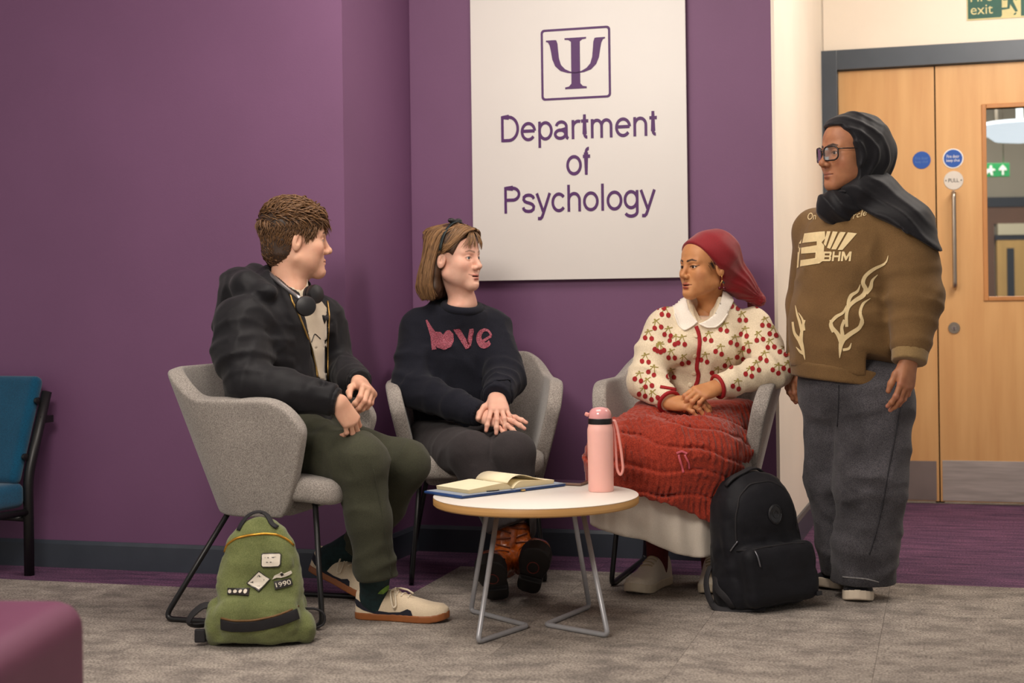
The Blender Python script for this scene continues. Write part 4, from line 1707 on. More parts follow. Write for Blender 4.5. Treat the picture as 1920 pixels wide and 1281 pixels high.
F = bag_field(0.43, ([0, .015, .05, .15, .28, .36, .40, .42, .431], [.135, .152, .155, .150, .142, .122, .098, .07, .02]),
              ([0, .015, .06, .2, .34, .40, .431], [.09, .103, .105, .095, .08, .06, .03]), extra=b_extra, seed=9, amp=0.006)
bo = field_obj('bag_body', F, M_nylon, bbag, MB)
bbv = bvh_of(bo)
BX, BY, BZ = (MB.to_3x3() @ Vector(v) for v in ((1, 0, 0), (0, 1, 0), (0, 0, 1)))
idc = lambda x, z: (x, z)
front_line('pocket_zip', lerp_px([(-0.12, 0.192), (-0.05, 0.196), (0.05, 0.196), (0.14, 0.188)], 6), 0.003, M_strap, bbag, MB, bbv, idc, 0.001)
front_line('main_zip', lerp_px([(-0.118, 0.21), (-0.112, 0.30), (-0.09, 0.36), (-0.04, 0.395), (0.04, 0.395), (0.09, 0.36), (0.112, 0.30), (0.122, 0.22)], 6), 0.003, M_strap, bbag, MB, bbv, idc, 0.001)
M_zsil = mat('pewter_zip_pull', srgb(120, 120, 126), 0.35, metal=0.9, noise=0.08, scale=80)
front_line('zip_pull', lerp_px([(-0.09, 0.191), (-0.088, 0.165), (-0.084, 0.14)], 5), 0.0028, M_zsil, bbag, MB, bbv, idc, 0.005)
front_line('zip_pull', lerp_px([(-0.115, 0.222), (-0.128, 0.205), (-0.136, 0.192)], 5), 0.0028, M_zsil, bbag, MB, bbv, idc, 0.005)
oval = [(0.018 + 0.027 * math.cos(q * math.pi / 16), 0.292 + 0.031 * math.sin(q * math.pi / 16)) for q in range(32)]
M_rub = mat('black_rubber_patch', srgb(30, 30, 34), 0.4, noise=0.1, scale=90)
pt = from_py('rubber_patch', *project(grid_cut(poly_vf([oval]), 0.008), MB.translation, BX, BZ, -BY, bbv, 0.004, 0.8), M_rub, bbag, True)
sd = pt.modifiers.new('s', 'SOLIDIFY')
sd.thickness = 0.004
sd.offset = -1
front_line('patch_rim', [(0.018 + 0.024 * math.cos(q * math.pi / 14), 0.292 + 0.028 * math.sin(q * math.pi / 14)) for q in range(29)], 0.0016, M_rub, pt, MB, bbv, idc, 0.005)
front_line('patch_rim', [(0.018 + 0.010 * math.cos(q * math.pi / 14), 0.292 + 0.012 * math.sin(q * math.pi / 14)) for q in range(29)], 0.0012, M_rub, pt, MB, bbv, idc, 0.005)
hb = fillet([MB @ Vector(v) for v in ((-0.10, -0.02, 0.395), (-0.08, -0.03, 0.418), (0.0, -0.02, 0.440), (0.03, -0.01, 0.438), (0.06, 0.0, 0.42))], 0.03, 4)
tube('carry_handle', hb, 0.005, M_strap, bbag, 10, flat=(0.020, 0.007), up=[(0, -0.2, 1)] * len(hb))
sb2 = fillet([MB @ Vector(v) for v in ((-0.14, 0.06, 0.14), (-0.17, 0.05, 0.10), (-0.185, 0.02, 0.05), (-0.18, -0.01, 0.010), (-0.12, -0.06, 0.007), (-0.06, -0.11, 0.007))], 0.03, 4)
tube('shoulder_strap', sb2, 0.004, M_strap, bbag, 10, flat=(0.02, 0.005), up=[(-1, -0.6, 0.8)] * len(sb2))
sb3 = fillet([MB @ Vector(v) for v in ((-0.145, 0.03, 0.11), (-0.165, 0.0, 0.075), (-0.155, -0.04, 0.045), (-0.14, -0.05, 0.012))], 0.02, 4)
tube('shoulder_strap', sb3, 0.004, M_strap, bbag, 10, flat=(0.022, 0.005), up=[(-1, -0.4, 0.5)] * len(sb3))
box('corner_label', (0.118, -0.142, 0.022), (0.139, -0.118, 0.036), M_rub, bbag, MB, bev=0.002)
tag(bbag, 'black nylon backpack with oval patch standing beside the red skirt', 'backpack')
# ------------------------------------------------------------------ people: shared anatomy
def skin_mat(name, c1, c2):
    m = bpy.data.materials.new(name)
    MATS[name] = m
    m.use_nodes = True
    N, L = m.node_tree.nodes, m.node_tree.links
    b = N['Principled BSDF']
    b.inputs['Roughness'].default_value = 0.5
    b.inputs['Specular IOR Level'].default_value = 0.35
    b.inputs['Subsurface Weight'].default_value = 0.15
    b.inputs['Subsurface Radius'].default_value = (0.012, 0.004, 0.002)
    b.inputs['Subsurface Scale'].default_value = 0.5
    tc = N.new('ShaderNodeTexCoord')
    n = N.new('ShaderNodeTexNoise')
    n.inputs['Scale'].default_value = 28
    n.inputs['Detail'].default_value = 5
    L.new(tc.outputs['Object'], n.inputs['Vector'])
    mr = N.new('ShaderNodeMapRange')
    mr.inputs['From Min'].default_value = 0.35
    mr.inputs['From Max'].default_value = 0.65
    L.new(n.outputs['Fac'], mr.inputs['Value'])
    mx = N.new('ShaderNodeMix')
    mx.data_type = 'RGBA'
    mx.inputs['A'].default_value = c1
    mx.inputs['B'].default_value = c2
    L.new(mr.outputs[0], mx.inputs['Factor'])
    at_ = N.new('ShaderNodeAttribute')
    at_.attribute_name = 'tint'
    m2 = N.new('ShaderNodeMix')
    m2.data_type = 'RGBA'
    L.new(at_.outputs['Alpha'], m2.inputs['Factor'])
    L.new(mx.outputs['Result'], m2.inputs['A'])
    L.new(at_.outputs['Color'], m2.inputs['B'])
    L.new(m2.outputs['Result'], b.inputs['Base Color'])
    n3 = N.new('ShaderNodeTexNoise')
    n3.inputs['Scale'].default_value = 420
    L.new(tc.outputs['Object'], n3.inputs['Vector'])
    bp = N.new('ShaderNodeBump')
    bp.inputs['Strength'].default_value = 0.08
    bp.inputs['Distance'].default_value = 0.001
    L.new(n3.outputs['Fac'], bp.inputs['Height'])
    L.new(bp.outputs[0], b.inputs['Normal'])
    return m


M_sclera = mat('eye_white', srgb(226, 218, 212), 0.15, noise=0.02, scale=200)
M_irisb = mat('brown_iris', srgb(58, 36, 24), 0.1, noise=0.2, scale=400)
M_irisg = mat('grey_iris', srgb(70, 84, 92), 0.1, noise=0.2, scale=400)
M_pupil = mat('pupil', srgb(8, 7, 8), 0.05, noise=0.1, scale=400)


def seg_dist(P, pts, rs):
    """distance of points to a chain of round cones, minus radius"""
    out = np.full(len(P), 9.0, np.float32)
    for i in range(len(pts) - 1):
        a, b = np.array(pts[i], np.float32), np.array(pts[i + 1], np.float32)
        d = b - a
        t = np.clip(((P - a) @ d) / (d @ d), 0, 1)
        out = np.minimum(out, np.linalg.norm(P - a - t[:, None] * d, axis=1) - (rs[i] + t * (rs[i + 1] - rs[i])))
    return out


def sstep(a, b, x):
    t = np.clip((x - a) / (b - a), 0, 1)
    return t * t * (3 - 2 * t)


class Head:
    """head in its own frame: x to the subject's right, y out of the face, z up; origin between the ears"""

    def __init__(s, c, az, pitch=0.0, roll=0.0, sc=0.95, neck=None, jw=1.0, nose=1.0, nw=0.05, lips=(150, 84, 78), brow=(60, 40, 28),
                 lipk=0.8, browk=0.85, mouth=0.0, smile=0.0, liner=0.0, chin=1.0, browz=0.0, face_w=1.0, beard=0.0, lip_full=1.0):
        s.c, s.sc = Vector(c), sc
        f = Vector((math.sin(az) * math.cos(pitch), -math.cos(az) * math.cos(pitch), math.sin(pitch)))
        x = f.cross(Vector((0, 0, 1))).normalized()
        z = x.cross(f).normalized()
        R = Matrix((x, f, z)).transposed() @ Matrix.Rotation(roll, 3, 'Y')
        s.R = R
        s.M = Matrix.Translation(s.c) @ R.to_4x4() @ Matrix.Scale(sc, 4)
        s.inv = s.M.inverted()
        s.o = dict(jw=jw, nose=nose, nw=nw, lips=lips, brow=brow, lipk=lipk, browk=browk, mouth=mouth, smile=smile, liner=liner, chin=chin,
                   browz=browz, fw=face_w, beard=beard, lf=lip_full)
        s.neck = s.inv @ Vector(neck)

    def w(s, p):
        return s.M @ Vector(p)

    def mesh(s):
        o = s.o
        nb = s.neck
        lo = (min(-.10, nb.x - .09), min(-.125, nb.y - .09), nb.z - .05)
        hi = (max(.10, nb.x + .09), max(.135, nb.y + .09), .135)
        F = Field(lo, hi, 0.002)
        fw = o['fw']
        F.ell((0, -.018, .038), (.074, .092, .082), 0)
        F.ell((0, .03, .045), (.062, .055, .055), .03)
        F.ell((0, .030, -.03), (.058 * fw, .056, .075), .03)
        ch = o['chin']
        for q in (-1, 1):
            F.cap((q * .052 * o['jw'], -.008, -.058), (q * .012, .068 * ch, -.097), .017, .015, .03)
            F.ell((q * .041 * fw, .052, -.024), (.025, .026, .025), .022)
            F.cap((q * .012, .080, .022), (q * .042, .066, .022), .009, .008, .016)
            F.ell((q * .036 * fw, .030, -.056), (.024, .034, .030), .025)
        F.ell((0, .073 * ch, -.097), (.021, .017, .016), .022)
        F.ell((0, .070, -.066), (.031, .0185, .026), .018)
        for q in (-1, 1):
            F.ell((q * .031, .092, .002), (.018, .014, .0115), .012, 'sub')
            F.ell((q * .031, .0690, .002), (.0152, .0150, .0140), .004)
            F.ell((q * .031, .0850, .0012), (.0128, .0120, .0044), .0025, 'sub')
        n = o['nose']
        F.cap((0, .082, .014), (0, .098 + .004 * n, -.025), .0075, .0095 * n, .013)
        F.ell((0, .1015 + .003 * n, -.0295), (.0105 * n, .0110 * n, .0098 * n), .008)
        for q in (-1, 1):
            F.ell((q * .0125 * n, .093, -.0345), (.0075, .011, .0080), .006)
            F.ell((q * .0062, .102, -.0425), (.0034, .0055, .0042), .003, 'sub')
        sm = o['smile']
        lf = o['lf']
        mw = .0240 + .0055 * sm
        mz = -.0655 + .005 * sm
        op = o['mouth']
        s.up = [(-mw, .0765 - .002 * sm, mz), (-.009, .0885, -.0615), (0, .0900, -.0622), (.009, .0885, -.0615), (mw, .0765 - .002 * sm, mz)]
        s.dn = [(-mw * .92, .0770 - .002 * sm, mz - .002), (-.008, .0872, -.0715 - .5 * op), (.008, .0872, -.0715 - .5 * op), (mw * .92, .0770 - .002 * sm, mz - .002)]
        F.chain(s.up, [.003, .0048 * lf, .0048 * lf, .0048 * lf, .003], .004)
        F.chain(s.dn, [.0032, .0062 * lf, .0062 * lf, .0032], .004)
        F.chain([(-mw, .0825, mz), (-.010, .0955, -.0660), (.010, .0955, -.0660), (mw, .0825, mz)], [.0014, .0018, .0018, .0014], .002, 'sub')
        if op > 0:
            F.ell((0, .090, -.0658 - .2 * op), (.0150 + .006 * sm, .012, .0008 + op * .45), .002, 'sub')
        F.ell((0, .0945, -.0835), (.013, .007, .0035), .010, 'sub')
        for q in (-1, 1):
            Re = np.array((Matrix.Rotation(q * .30, 3, 'Z') @ Matrix.Rotation(-.22, 3, 'X')))
            F.ell((q * .0765, -.012, -.006), (.0072, .0165, .0300), .006, R=Re)
            F.ell((q * .0850, -.0075, -.002), (.0080, .0085, .0165), .002, 'sub', R=Re)
            F.ell((q * .0810, -.0135, .002), (.0028, .0022, .0130), .002, R=Re)
        nw = o['nw']
        F.cap((0, -.024, -.035), nb, nw, nw * 1.06, .028)
        F.cap((0, .02, -.075), (nb.x, nb.y + .012, nb.z), nw * .55, nw * .7, .03)
        F.ell((nb.x, nb.y, nb.z - .03), (.066, .05, .03), .03)
        V, Q = F.mesh()
        V = relax(V, Q, 1, .4)
        T = s.tint(V)
        return M_np(s.M, V), Q, T

    def tint(s, P):
        o = s.o
        lin = lambda c: np.array(srgb(*c)[:3], np.float32)
        col = np.zeros((len(P), 3), np.float32)
        alpha = np.zeros(len(P), np.float32)
        lf = o['lf']

        def lay(c, a):
            nonlocal col, alpha
            na = alpha + a * (1 - alpha)
            k_ = np.where(na > 1e-5, a / np.maximum(na, 1e-5), 0)[:, None]
            col = col * (1 - k_) + lin(c) * k_
            alpha = na
        front = (P[:, 1] > .07)
        # cheeks and nose warmth
        for q in (-1, 1):
            d = np.linalg.norm((P - np.array((q * .045, .06, -.032), np.float32)) / np.array((1.1, 1, .8), np.float32), axis=1)
            lay(o.get('blush', (196, 116, 100)), .22 * (1 - sstep(.008, .034, d)))
        dl = np.minimum(seg_dist(P, s.up, [.002, .0045 * lf, .0045 * lf, .0045 * lf, .002]), seg_dist(P, s.dn, [.0022, .0058 * lf, .0058 * lf, .0022]))
        lay(o['lips'], o['lipk'] * (1 - sstep(.0002, .0028, dl)) * (P[:, 1] > .070))
        mw, mz = s.up[-1][0], s.up[-1][2]
        dm = seg_dist(P * np.array((1, 0, 1), np.float32), [(-mw - .002, 0, mz + .0005), (-.010, 0, -.0660), (.010, 0, -.0660), (mw + .002, 0, mz + .0005)], [.0005, .0007, .0007, .0005])
        lay((84, 40, 36), .75 * (1 - sstep(0, .0016, dm)) * (P[:, 1] > .066))
        if o['mouth'] > 0:
            d = np.linalg.norm((P - np.array((0, .0835, -.0660 - .2 * o['mouth']), np.float32)) / np.array((.0155 + .005 * o['smile'], .009, .0016 + o['mouth'] * .45), np.float32), axis=1)
            lay((58, 22, 20), .9 * (1 - sstep(.75, 1.15, d)))
        bz = o['browz']
        for q in (-1, 1):
            d2 = seg_dist(P * np.array((1, 0, 1), np.float32), [(q * .013, 0, .0235 + bz), (q * .031, 0, .0288 + bz), (q * .046, 0, .0245 + bz)], [.0032, .0028, .0010])
            nz = vnoise(P, (420, 200, 260), 3)
            lay(o['brow'], o['browk'] * (1 - sstep(-.0004, .0018, d2 + .001 * (nz - .5))) * (P[:, 1] > .03))
            e = (P - np.array((q * .031, 0, .0012), np.float32))
            rr = np.sqrt((e[:, 0] / .0138) ** 2 + (e[:, 2] / .0060) ** 2)
            upm = sstep(-.001, .0015, e[:, 2])
            lay((40, 26, 22), (.55 + .45 * o['liner']) * (1 - sstep(.12, .30, np.abs(rr - .98))) * (.25 + .75 * upm) * (P[:, 1] > .055))
            if o['liner']:
                d3 = seg_dist(P * np.array((1, 0, 1), np.float32), [(q * .042, 0, .0035), (q * .0515, 0, .0075)], [.0014, .0005])
                lay((24, 16, 16), .9 * (1 - sstep(0, .0015, d3)) * (P[:, 1] > .03))
        if o['beard']:
            d = np.linalg.norm((P - np.array((0, .09, -.056), np.float32)) / np.array((1.0, 1, .35), np.float32), axis=1)
            lay((96, 70, 58), o['beard'] * (1 - sstep(.010, .026, d)))
        return np.concatenate([col, alpha[:, None]], 1)

    def eyes(s, parent, gaze=(0, 1, 0), iris=None):
        g = Vector(gaze).normalized()
        for q in (-1, 1):
            bm = bmesh.new()
            bmesh.ops.create_uvsphere(bm, u_segments=24, v_segments=24, radius=.0133)
            rot = g.to_track_quat('Z', 'Y').to_matrix()
            for f in bm.faces:
                a = math.degrees(f.calc_center_median().angle(Vector((0, 0, 1))))
                f.material_index = 2 if a < 11 else 1 if a < 27 else 0
                f.smooth = True
            Me = s.M @ Matrix.Translation((q * .031, .0688, .002)) @ rot.to_4x4()
            bmesh.ops.transform(bm, matrix=Me, verts=bm.verts)
            me = bpy.data.meshes.new('eye')
            bm.to_mesh(me)
            bm.free()
            link('eye', me, parent, [M_sclera, iris or M_irisb, M_pupil])


def build_hand(wrist, fwd, dorsal, side, sc=1.0, curl=((.3, .5, .3),) * 4, spread=(.10, .02, -.06, -.16), thumb=((-.55, .75, -.30), .35, .3), fore=None, h=0.0019, nail=True):
    """right hand for side=+1; returns V, Q, tint in world space. curl: per finger (mcp, pip, dip) in radians"""
    y = Vector(fwd).normalized()
    z = Vector(dorsal)
    z = (z - y * z.dot(y)).normalized()
    x = y.cross(z)
    M = Matrix.Translation(wrist) @ Matrix((x, y, z)).transposed().to_4x4() @ Matrix.Scale(sc, 4)
    sd = side
    base = [(-.028, .086, .0), (-.0095, .090, .003), (.0095, .086, .002), (.027, .077, -.002)]
    lens = [(.042, .025, .019), (.046, .029, .020), (.042, .027, .020), (.032, .020, .018)]
    rad = [.0090, .0092, .0088, .0078]
    chains = []
    for i in range(4):
        p = Vector((base[i][0] * sd, base[i][1], base[i][2]))
        a = 0.0
        pts, rs = [p], [rad[i] * 1.05]
        sp = spread[i] * sd
        for j in range(3):
            a += curl[i][j]
            d = Vector((-math.sin(sp) * math.cos(a), math.cos(sp) * math.cos(a), -math.sin(a)))
            p = p + d * lens[i][j]
            pts.append(p)
            rs.append(rad[i] * (1.0, .92, .78)[j])
        chains.append((pts, rs))
    td, t1, t2 = thumb
    d = Vector((td[0] * sd, td[1], td[2])).normalized()
    p0 = Vector((-.016 * sd, .018, -.008))
    p1 = p0 + d * .042
    # bend the thumb towards the fingers
    tgt = Vector((0.35 * sd, 1, -.25)).normalized()
    d1 = d.lerp(tgt, t1).normalized()
    p2 = p1 + d1 * .034
    d2 = d.lerp(tgt, t1 + t2).normalized()
    p3 = p2 + d2 * .026
    tch = ([p0, p1, p2, p3], [.015, .0115, .0102, .0085])
    allp = [q for c in chains for q in c[0]] + list(tch[0])
    fl = (M.inverted() @ Vector(fore)) if fore is not None else Vector((0, -.12, 0))
    fl = fl.normalized() * min(fl.length, .13)
    allp += [fl, Vector((0, 0, 0))]
    lo = [min(q[i] for q in allp) - .035 for i in range(3)]
    hi = [max(q[i] for q in allp) + .035 for i in range(3)]
    F = Field(lo, hi, h / sc)
    fz = ((0, 0, 1), 1.35)
    F.cap((0, 0, 0), fl, .0275, .033, .01, flat=((0, 0, 1), 1.25))
    for i in range(4):
        b = base[i]
        F.cap((b[0] * .55 * sd, .008, 0), (b[0] * sd, b[1], b[2]), .0145, .0112, .016)
    F.ell((.002 * sd, .045, -.006), (.034, .045, .013), .014)
    F.chain(tch[0], tch[1], .008)
    F.cap(tch[0][0], (-.02 * sd, .065, -.006), .014, .008, .014)
    for pts, rs in chains:
        F.chain(pts, rs, .0035)
        for j in (1, 2):
            F.ell(pts[j], (rs[j] * 1.07,) * 3, .004)
    V, Q = F.mesh()
    V = relax(V, Q, 1, .4)
    tint = np.zeros((len(V), 4), np.float32)
    tint[:, :3] = np.array(srgb(206, 130, 116)[:3])
    for pts, rs in chains:
        dd = np.linalg.norm(V - np.array(pts[-1], np.float32), axis=1)
        tint[:, 3] = np.maximum(tint[:, 3], .35 * (1 - sstep(.006, .016, dd)))
        for j in (0, 1):
            dd = np.linalg.norm(V - np.array(pts[j], np.float32), axis=1)
            tint[:, 3] = np.maximum(tint[:, 3], .22 * (1 - sstep(.008, .016, dd)))
    return M_np(M, V), Q, tint


def merge_np(lst):
    Vs, Qs, Ts, b = [], [], [], 0
    for V, Q, T in lst:
        Vs.append(V)
        Qs.append(Q + b)
        Ts.append(T if T is not None else np.zeros((len(V), 4), np.float32))
        b += len(V)
    return np.concatenate(Vs), np.concatenate(Qs), np.concatenate(Ts)


def core_body(segs, h=0.012):
    """slim continuous trunk and limbs under the clothes; segs: (a, b, ra, rb)"""
    P = np.array([list(s[0]) for s in segs] + [list(s[1]) for s in segs])
    F = Field(P.min(0) - .2, P.max(0) + .2, h)
    for a, b, ra, rb in segs:
        F.cap(a, b, ra, rb, .03)
    V, Q = F.mesh()
    return relax(V, Q, 2), Q, None


def bounds(pts, m):
    P = np.array([list(p) for p in pts])
    return P.min(0) - m, P.max(0) + m


# ---- hair strands: tapered tubes
def strands_vf(paths, r0, r1, sides=4, jitter=0.0):
    """paths (n,m,3) -> numpy mesh of tapered tubes"""
    P = np.asarray(paths, np.float32)
    n, m, _ = P.shape
    T = np.empty_like(P)
    T[:, 1:-1] = P[:, 2:] - P[:, :-2]
    T[:, 0] = P[:, 1] - P[:, 0]
    T[:, -1] = P[:, -1] - P[:, -2]
    T /= np.linalg.norm(T, axis=2, keepdims=True) + 1e-9
    ref = np.tile(np.array((.31, .22, .92), np.float32), (n, m, 1))
    X = np.cross(T, ref)
    X /= np.linalg.norm(X, axis=2, keepdims=True) + 1e-9
    Y = np.cross(T, X)
    t = np.linspace(0, 1, m, dtype=np.float32)
    prof = (r0 + (r1 - r0) * t ** 1.5)
    prof[-1] = r1 * .2
    rad = prof[None, :, None] * (1 + jitter * (rng.random((n, 1, 1)).astype(np.float32) - .5))
    rings = []
    for k in range(sides):
        a = 2 * math.pi * k / sides
        rings.append(P + rad * (math.cos(a) * X + math.sin(a) * Y))
    V = np.stack(rings, 2).reshape(-1, 3)
    base = (np.arange(n)[:, None, None] * m + np.arange(m - 1)[None, :, None]) * sides
    k = np.arange(sides)[None, None, :]
    l = (k + 1) % sides
    Q = np.stack([base + k, base + l, base + sides + l, base + sides + k], -1).reshape(-1, 4)
    return V, Q


def hair_mat(name, c1, c2):
    m = bpy.data.materials.new(name)
    MATS[name] = m
    m.use_nodes = True
    N, L = m.node_tree.nodes, m.node_tree.links
    b = N['Principled BSDF']
    b.inputs['Roughness'].default_value = 0.42
    b.inputs['Specular IOR Level'].default_value = 0.4
    g = N.new('ShaderNodeNewGeometry')
    tc = N.new('ShaderNodeTexCoord')
    nz = N.new('ShaderNodeTexNoise')
    nz.inputs['Scale'].default_value = 60
    L.new(tc.outputs['Object'], nz.inputs['Vector'])
    ad = N.new('ShaderNodeMath')
    ad.operation = 'MULTIPLY_ADD'
    ad.inputs[1].default_value = 0.6
    L.new(g.outputs['Random Per Island'], ad.inputs[0])
    m0 = N.new('ShaderNodeMath')
    m0.operation = 'MULTIPLY'
    m0.inputs[1].default_value = 0.4
    L.new(nz.outputs['Fac'], m0.inputs[0])
    L.new(m0.outputs[0], ad.inputs[2])
    mx = N.new('ShaderNodeMix')
    mx.data_type = 'RGBA'
    mx.inputs['A'].default_value = c1
    mx.inputs['B'].default_value = c2
    L.new(ad.outputs[0], mx.inputs['Factor'])
    L.new(mx.outputs['Result'], b.inputs['Base Color'])
    return m


# ---- shoes
def shoe_frame(heel, toe, up=(0, 0, 1)):
    heel, toe = Vector(heel), Vector(toe)
    y = (toe - heel).normalized()
    z = Vector(up)
    z = (z - y * z.dot(y)).normalized()
    x = y.cross(z)
    return Matrix.Translation(heel) @ Matrix((x, y, z)).transposed().to_4x4(), (toe - heel).length


def shoe_outline(t):
    """half width at t along the length (0 heel, 1 toe)"""
    return np.interp(t, [0, .03, .08, .18, .32, .45, .6, .72, .84, .92, .97, 1.0],
                     [.012, .024, .030, .033, .0315, .033, .039, .043, .041, .034, .023, .004])


def make_shoe(parent, heel, toe, up, m_up, m_sole, L=None, sole_t=.022, ankle_h=.085, toe_h=.052, wf=1.0, tongue=True, m_lace=None, m_stripe=None,
              lace_loop=False, stripe_side=1, name='shoe', open_r=.036, h=.0028, heel_block=0.0, extra=None):
    M, l = shoe_frame(heel, toe, up)
    L = L or l
    F = Field((-.07, -.02, -.002), (.07, L + .02, ankle_h + .05), h)

    def upper(X, Y, Z):
        t = Y / L
        tt = t.ravel()
        w = shoe_outline(tt).reshape(t.shape) * wf
        lift = .012 * np.clip((t - .75) / .25, 0, 1) ** 2
        top = np.interp(tt, [0, .04, .12, .25, .38, .5, .65, .8, .92, 1.0],
                        [ankle_h * .9, ankle_h, ankle_h * .93, ankle_h * .9, ankle_h * 1.02, ankle_h * .9, toe_h * 1.2, toe_h, toe_h * .86, toe_h * .5]).reshape(t.shape)
        zz = np.maximum((Z - sole_t * .6 - lift) / np.maximum(top - sole_t * .6, .01), 0)
        q = (np.abs(X / np.maximum(w, .003)) ** 2.6 + zz ** 2.6) ** (1 / 2.6)
        return np.maximum(np.maximum((q - 1) * .035, sole_t * .6 + lift - Z), np.maximum(Y - L + .003, .003 - Y))
    F.func(F.lo, F.lo + F.n * h, upper)
    # ankle opening
    F.ell((0, L * .19, ankle_h + .012), (open_r * .82, L * .145, .03), .008, 'sub')
    if extra:
        extra(F, L)
    up_ = field_obj(name, F, m_up, parent, M, it=2)
    F = Field((-.07, -.02, -.012), (.07, L + .02, ankle_h + .05), h)

    def sole(X, Y, Z):
        t = Y / L
        w = shoe_outline(t.ravel()).reshape(t.shape) * wf * 1.06
        lift = .012 * np.clip((t - .75) / .25, 0, 1) ** 2
        d = np.maximum(np.maximum(np.abs(X) - w, np.maximum(Y - L, -Y)), np.maximum(lift - Z, Z - sole_t - lift))
        if heel_block:
            arch = np.maximum(np.abs(t - .36) - .07, Z - heel_block)
            d = np.maximum(d, -arch * .3)
        return d
    F.func(F.lo, F.lo + F.n * h, sole)
    field_obj('sole', F, m_sole, up_, M, it=2)
    ub = bvh_of(up_)
    X, Y, Z = (M.to_3x3() @ Vector(v) for v in ((1, 0, 0), (0, 1, 0), (0, 0, 1)))
    if m_lace:
        rows = [(.40, .020), (.46, .021), (.52, .021), (.58, .020)]
        L_ = []
        for k_, (t, hw) in enumerate(rows):
            P = []
            for i in range(9):
                x = -hw + 2 * hw * i / 8
                hit = ub.ray_cast(M @ Vector((x, L * (t + .012 * (i / 8 - .5) * (1 if k_ % 2 else -1)), .2)), -Z, .4)[0]
                if hit:
                    P.append(hit + Z * .0015)
            if len(P) > 3:
                L_.append(sweep_vf(P, .0026, 6))
        if lace_loop:
            for sgn in (-1, 1):
                a = M @ Vector((sgn * .004, L * .42, ankle_h * .95 + .004))
                pts = [a, a + X * sgn * .020 + Z * .004 - Y * .006, a + X * sgn * .040 - Z * .020 + Y * .004, a + X * sgn * .041 - Z * .045 + Y * .010, a + X * sgn * .036 - Z * .040 + Y * .018, a + X * sgn * .024 - Z * .012 + Y * .012, a]
                L_.append(sweep_vf(fillet(pts, .02, 4), .0028, 6))
            a = M @ Vector((0, L * .43, ankle_h * .98 + .004))
            L_.append(sweep_vf([a - X * .01, a + Y * .015 + Z * .004, a + Y * .04 + X * .006 + Z * .001, a + Y * .06 + X * .012 - Z * .008], .0028, 6))
        if L_:
            V, Fc = join_vf(L_)
            tag(from_py('laces', V, Fc, m_lace, up_, True), kind='stuff')
    if m_stripe:
        pts = [(.02, .062), (.06, .058), (.14, .044), (.26, .031), (.40, .027), (.52, .030), (.60, .040), (.64, .036), (.66, .022), (.60, .018), (.40, .017), (.25, .021), (.12, .030), (.04, .040), (.015, .05)]
        vf = grid_cut(poly_vf([[(a * L, b) for a, b in pts]]), .012)
        V, Fc = project(vf, M.translation, Y, Z, X * stripe_side, ub, .0012, .3)
        if Fc:
            from_py('side_stripe', V, Fc, m_stripe, up_, True)
    return M, L


# ---- prints laid on garments from photograph coordinates
def px_cast(bvh, px, py, off=0.0015):
    u, v = derol(px, py)
    d = Vector((u / FPX, 1.0, -v / FPX)).normalized()
    hit, nrm, i, dist = bvh.ray_cast(Vector((0, 0, CAM_H)), d, 12)
    if hit is None:
        return None
    if nrm.dot(d) > 0:
        nrm = -nrm
    return hit + nrm * off, nrm


def px_print(name, vfs, bvh, m, parent, step=5.0, off=0.0015, lim=0.045):
    V, F = [], []
    for vf in vfs:
        vf = grid_cut(vf, step)
        P = [px_cast(bvh, v[0], v[1], off) for v in vf[0]]
        b = len(V)
        V += [p[0] if p else Vector((0, 0, 0)) for p in P]
        for f in vf[1]:
            if all(P[i] for i in f) and max((P[f[i]][0] - P[f[i - 1]][0]).length for i in range(3)) < lim:
                F.append(tuple(i + b for i in f))
    used = sorted({i for f in F for i in f})
    mp = {i: k for k, i in enumerate(used)}
    return from_py(name, [V[i] for i in used], [tuple(mp[i] for i in f) for f in F], m, parent, True)


def px_line(name, pxs, bvh, r, m, parent, n=6, off=0.001, sides=6, flat=None):
    P, Nn = [], []
    for a, b in lerp_px(pxs, n):
        q = px_cast(bvh, a, b, off)
        if q and (not P or (q[0] - P[-1]).length < .12):
            P.append(q[0])
            Nn.append(q[1])
    if len(P) < 3:
        return None
    for _ in range(2):
        P = [P[0]] + [(P[i - 1] + P[i] * 2 + P[i + 1]) / 4 for i in range(1, len(P) - 1)] + [P[-1]]
    return tube(name, P, r, m, parent, sides, flat=flat, up=Nn if flat else None)


def quad_text(body, p00, p10, p01):
    """text fitted to a pixel parallelogram: lower left, lower right, upper left"""
    V, F = fit_text(body, 0, 1, 0, 1, 0)
    a, b, c = Vector(p00), Vector(p10), Vector(p01)
    return [(*(a + (b - a) * v.x + (c - a) * v.y), 0) for v in V], F


def circ(cx, cy, rx, ry=None, n=14, rot=0.0):
    ry = ry or rx
    return [(cx + rx * math.cos(2 * math.pi * i / n) * math.cos(rot) - ry * math.sin(2 * math.pi * i / n) * math.sin(rot),
             cy + rx * math.cos(2 * math.pi * i / n) * math.sin(rot) + ry * math.sin(2 * math.pi * i / n) * math.cos(rot)) for i in range(n)]


def folds(amp, sc=11, seed=0, fine=0.35):
    """cloth crumple: ridged noise with a domain warp"""
    def f(P):
        w = np.stack([vnoise(P, 6, seed + i) for i in range(3)], 1) - .5
        q = P + w * .09
        return -amp * (ridge(q, sc, seed + 5) ** 3 - .25) - amp * fine * (ridge(q, sc * 2.3, seed + 9) ** 3 - .25)
    return f


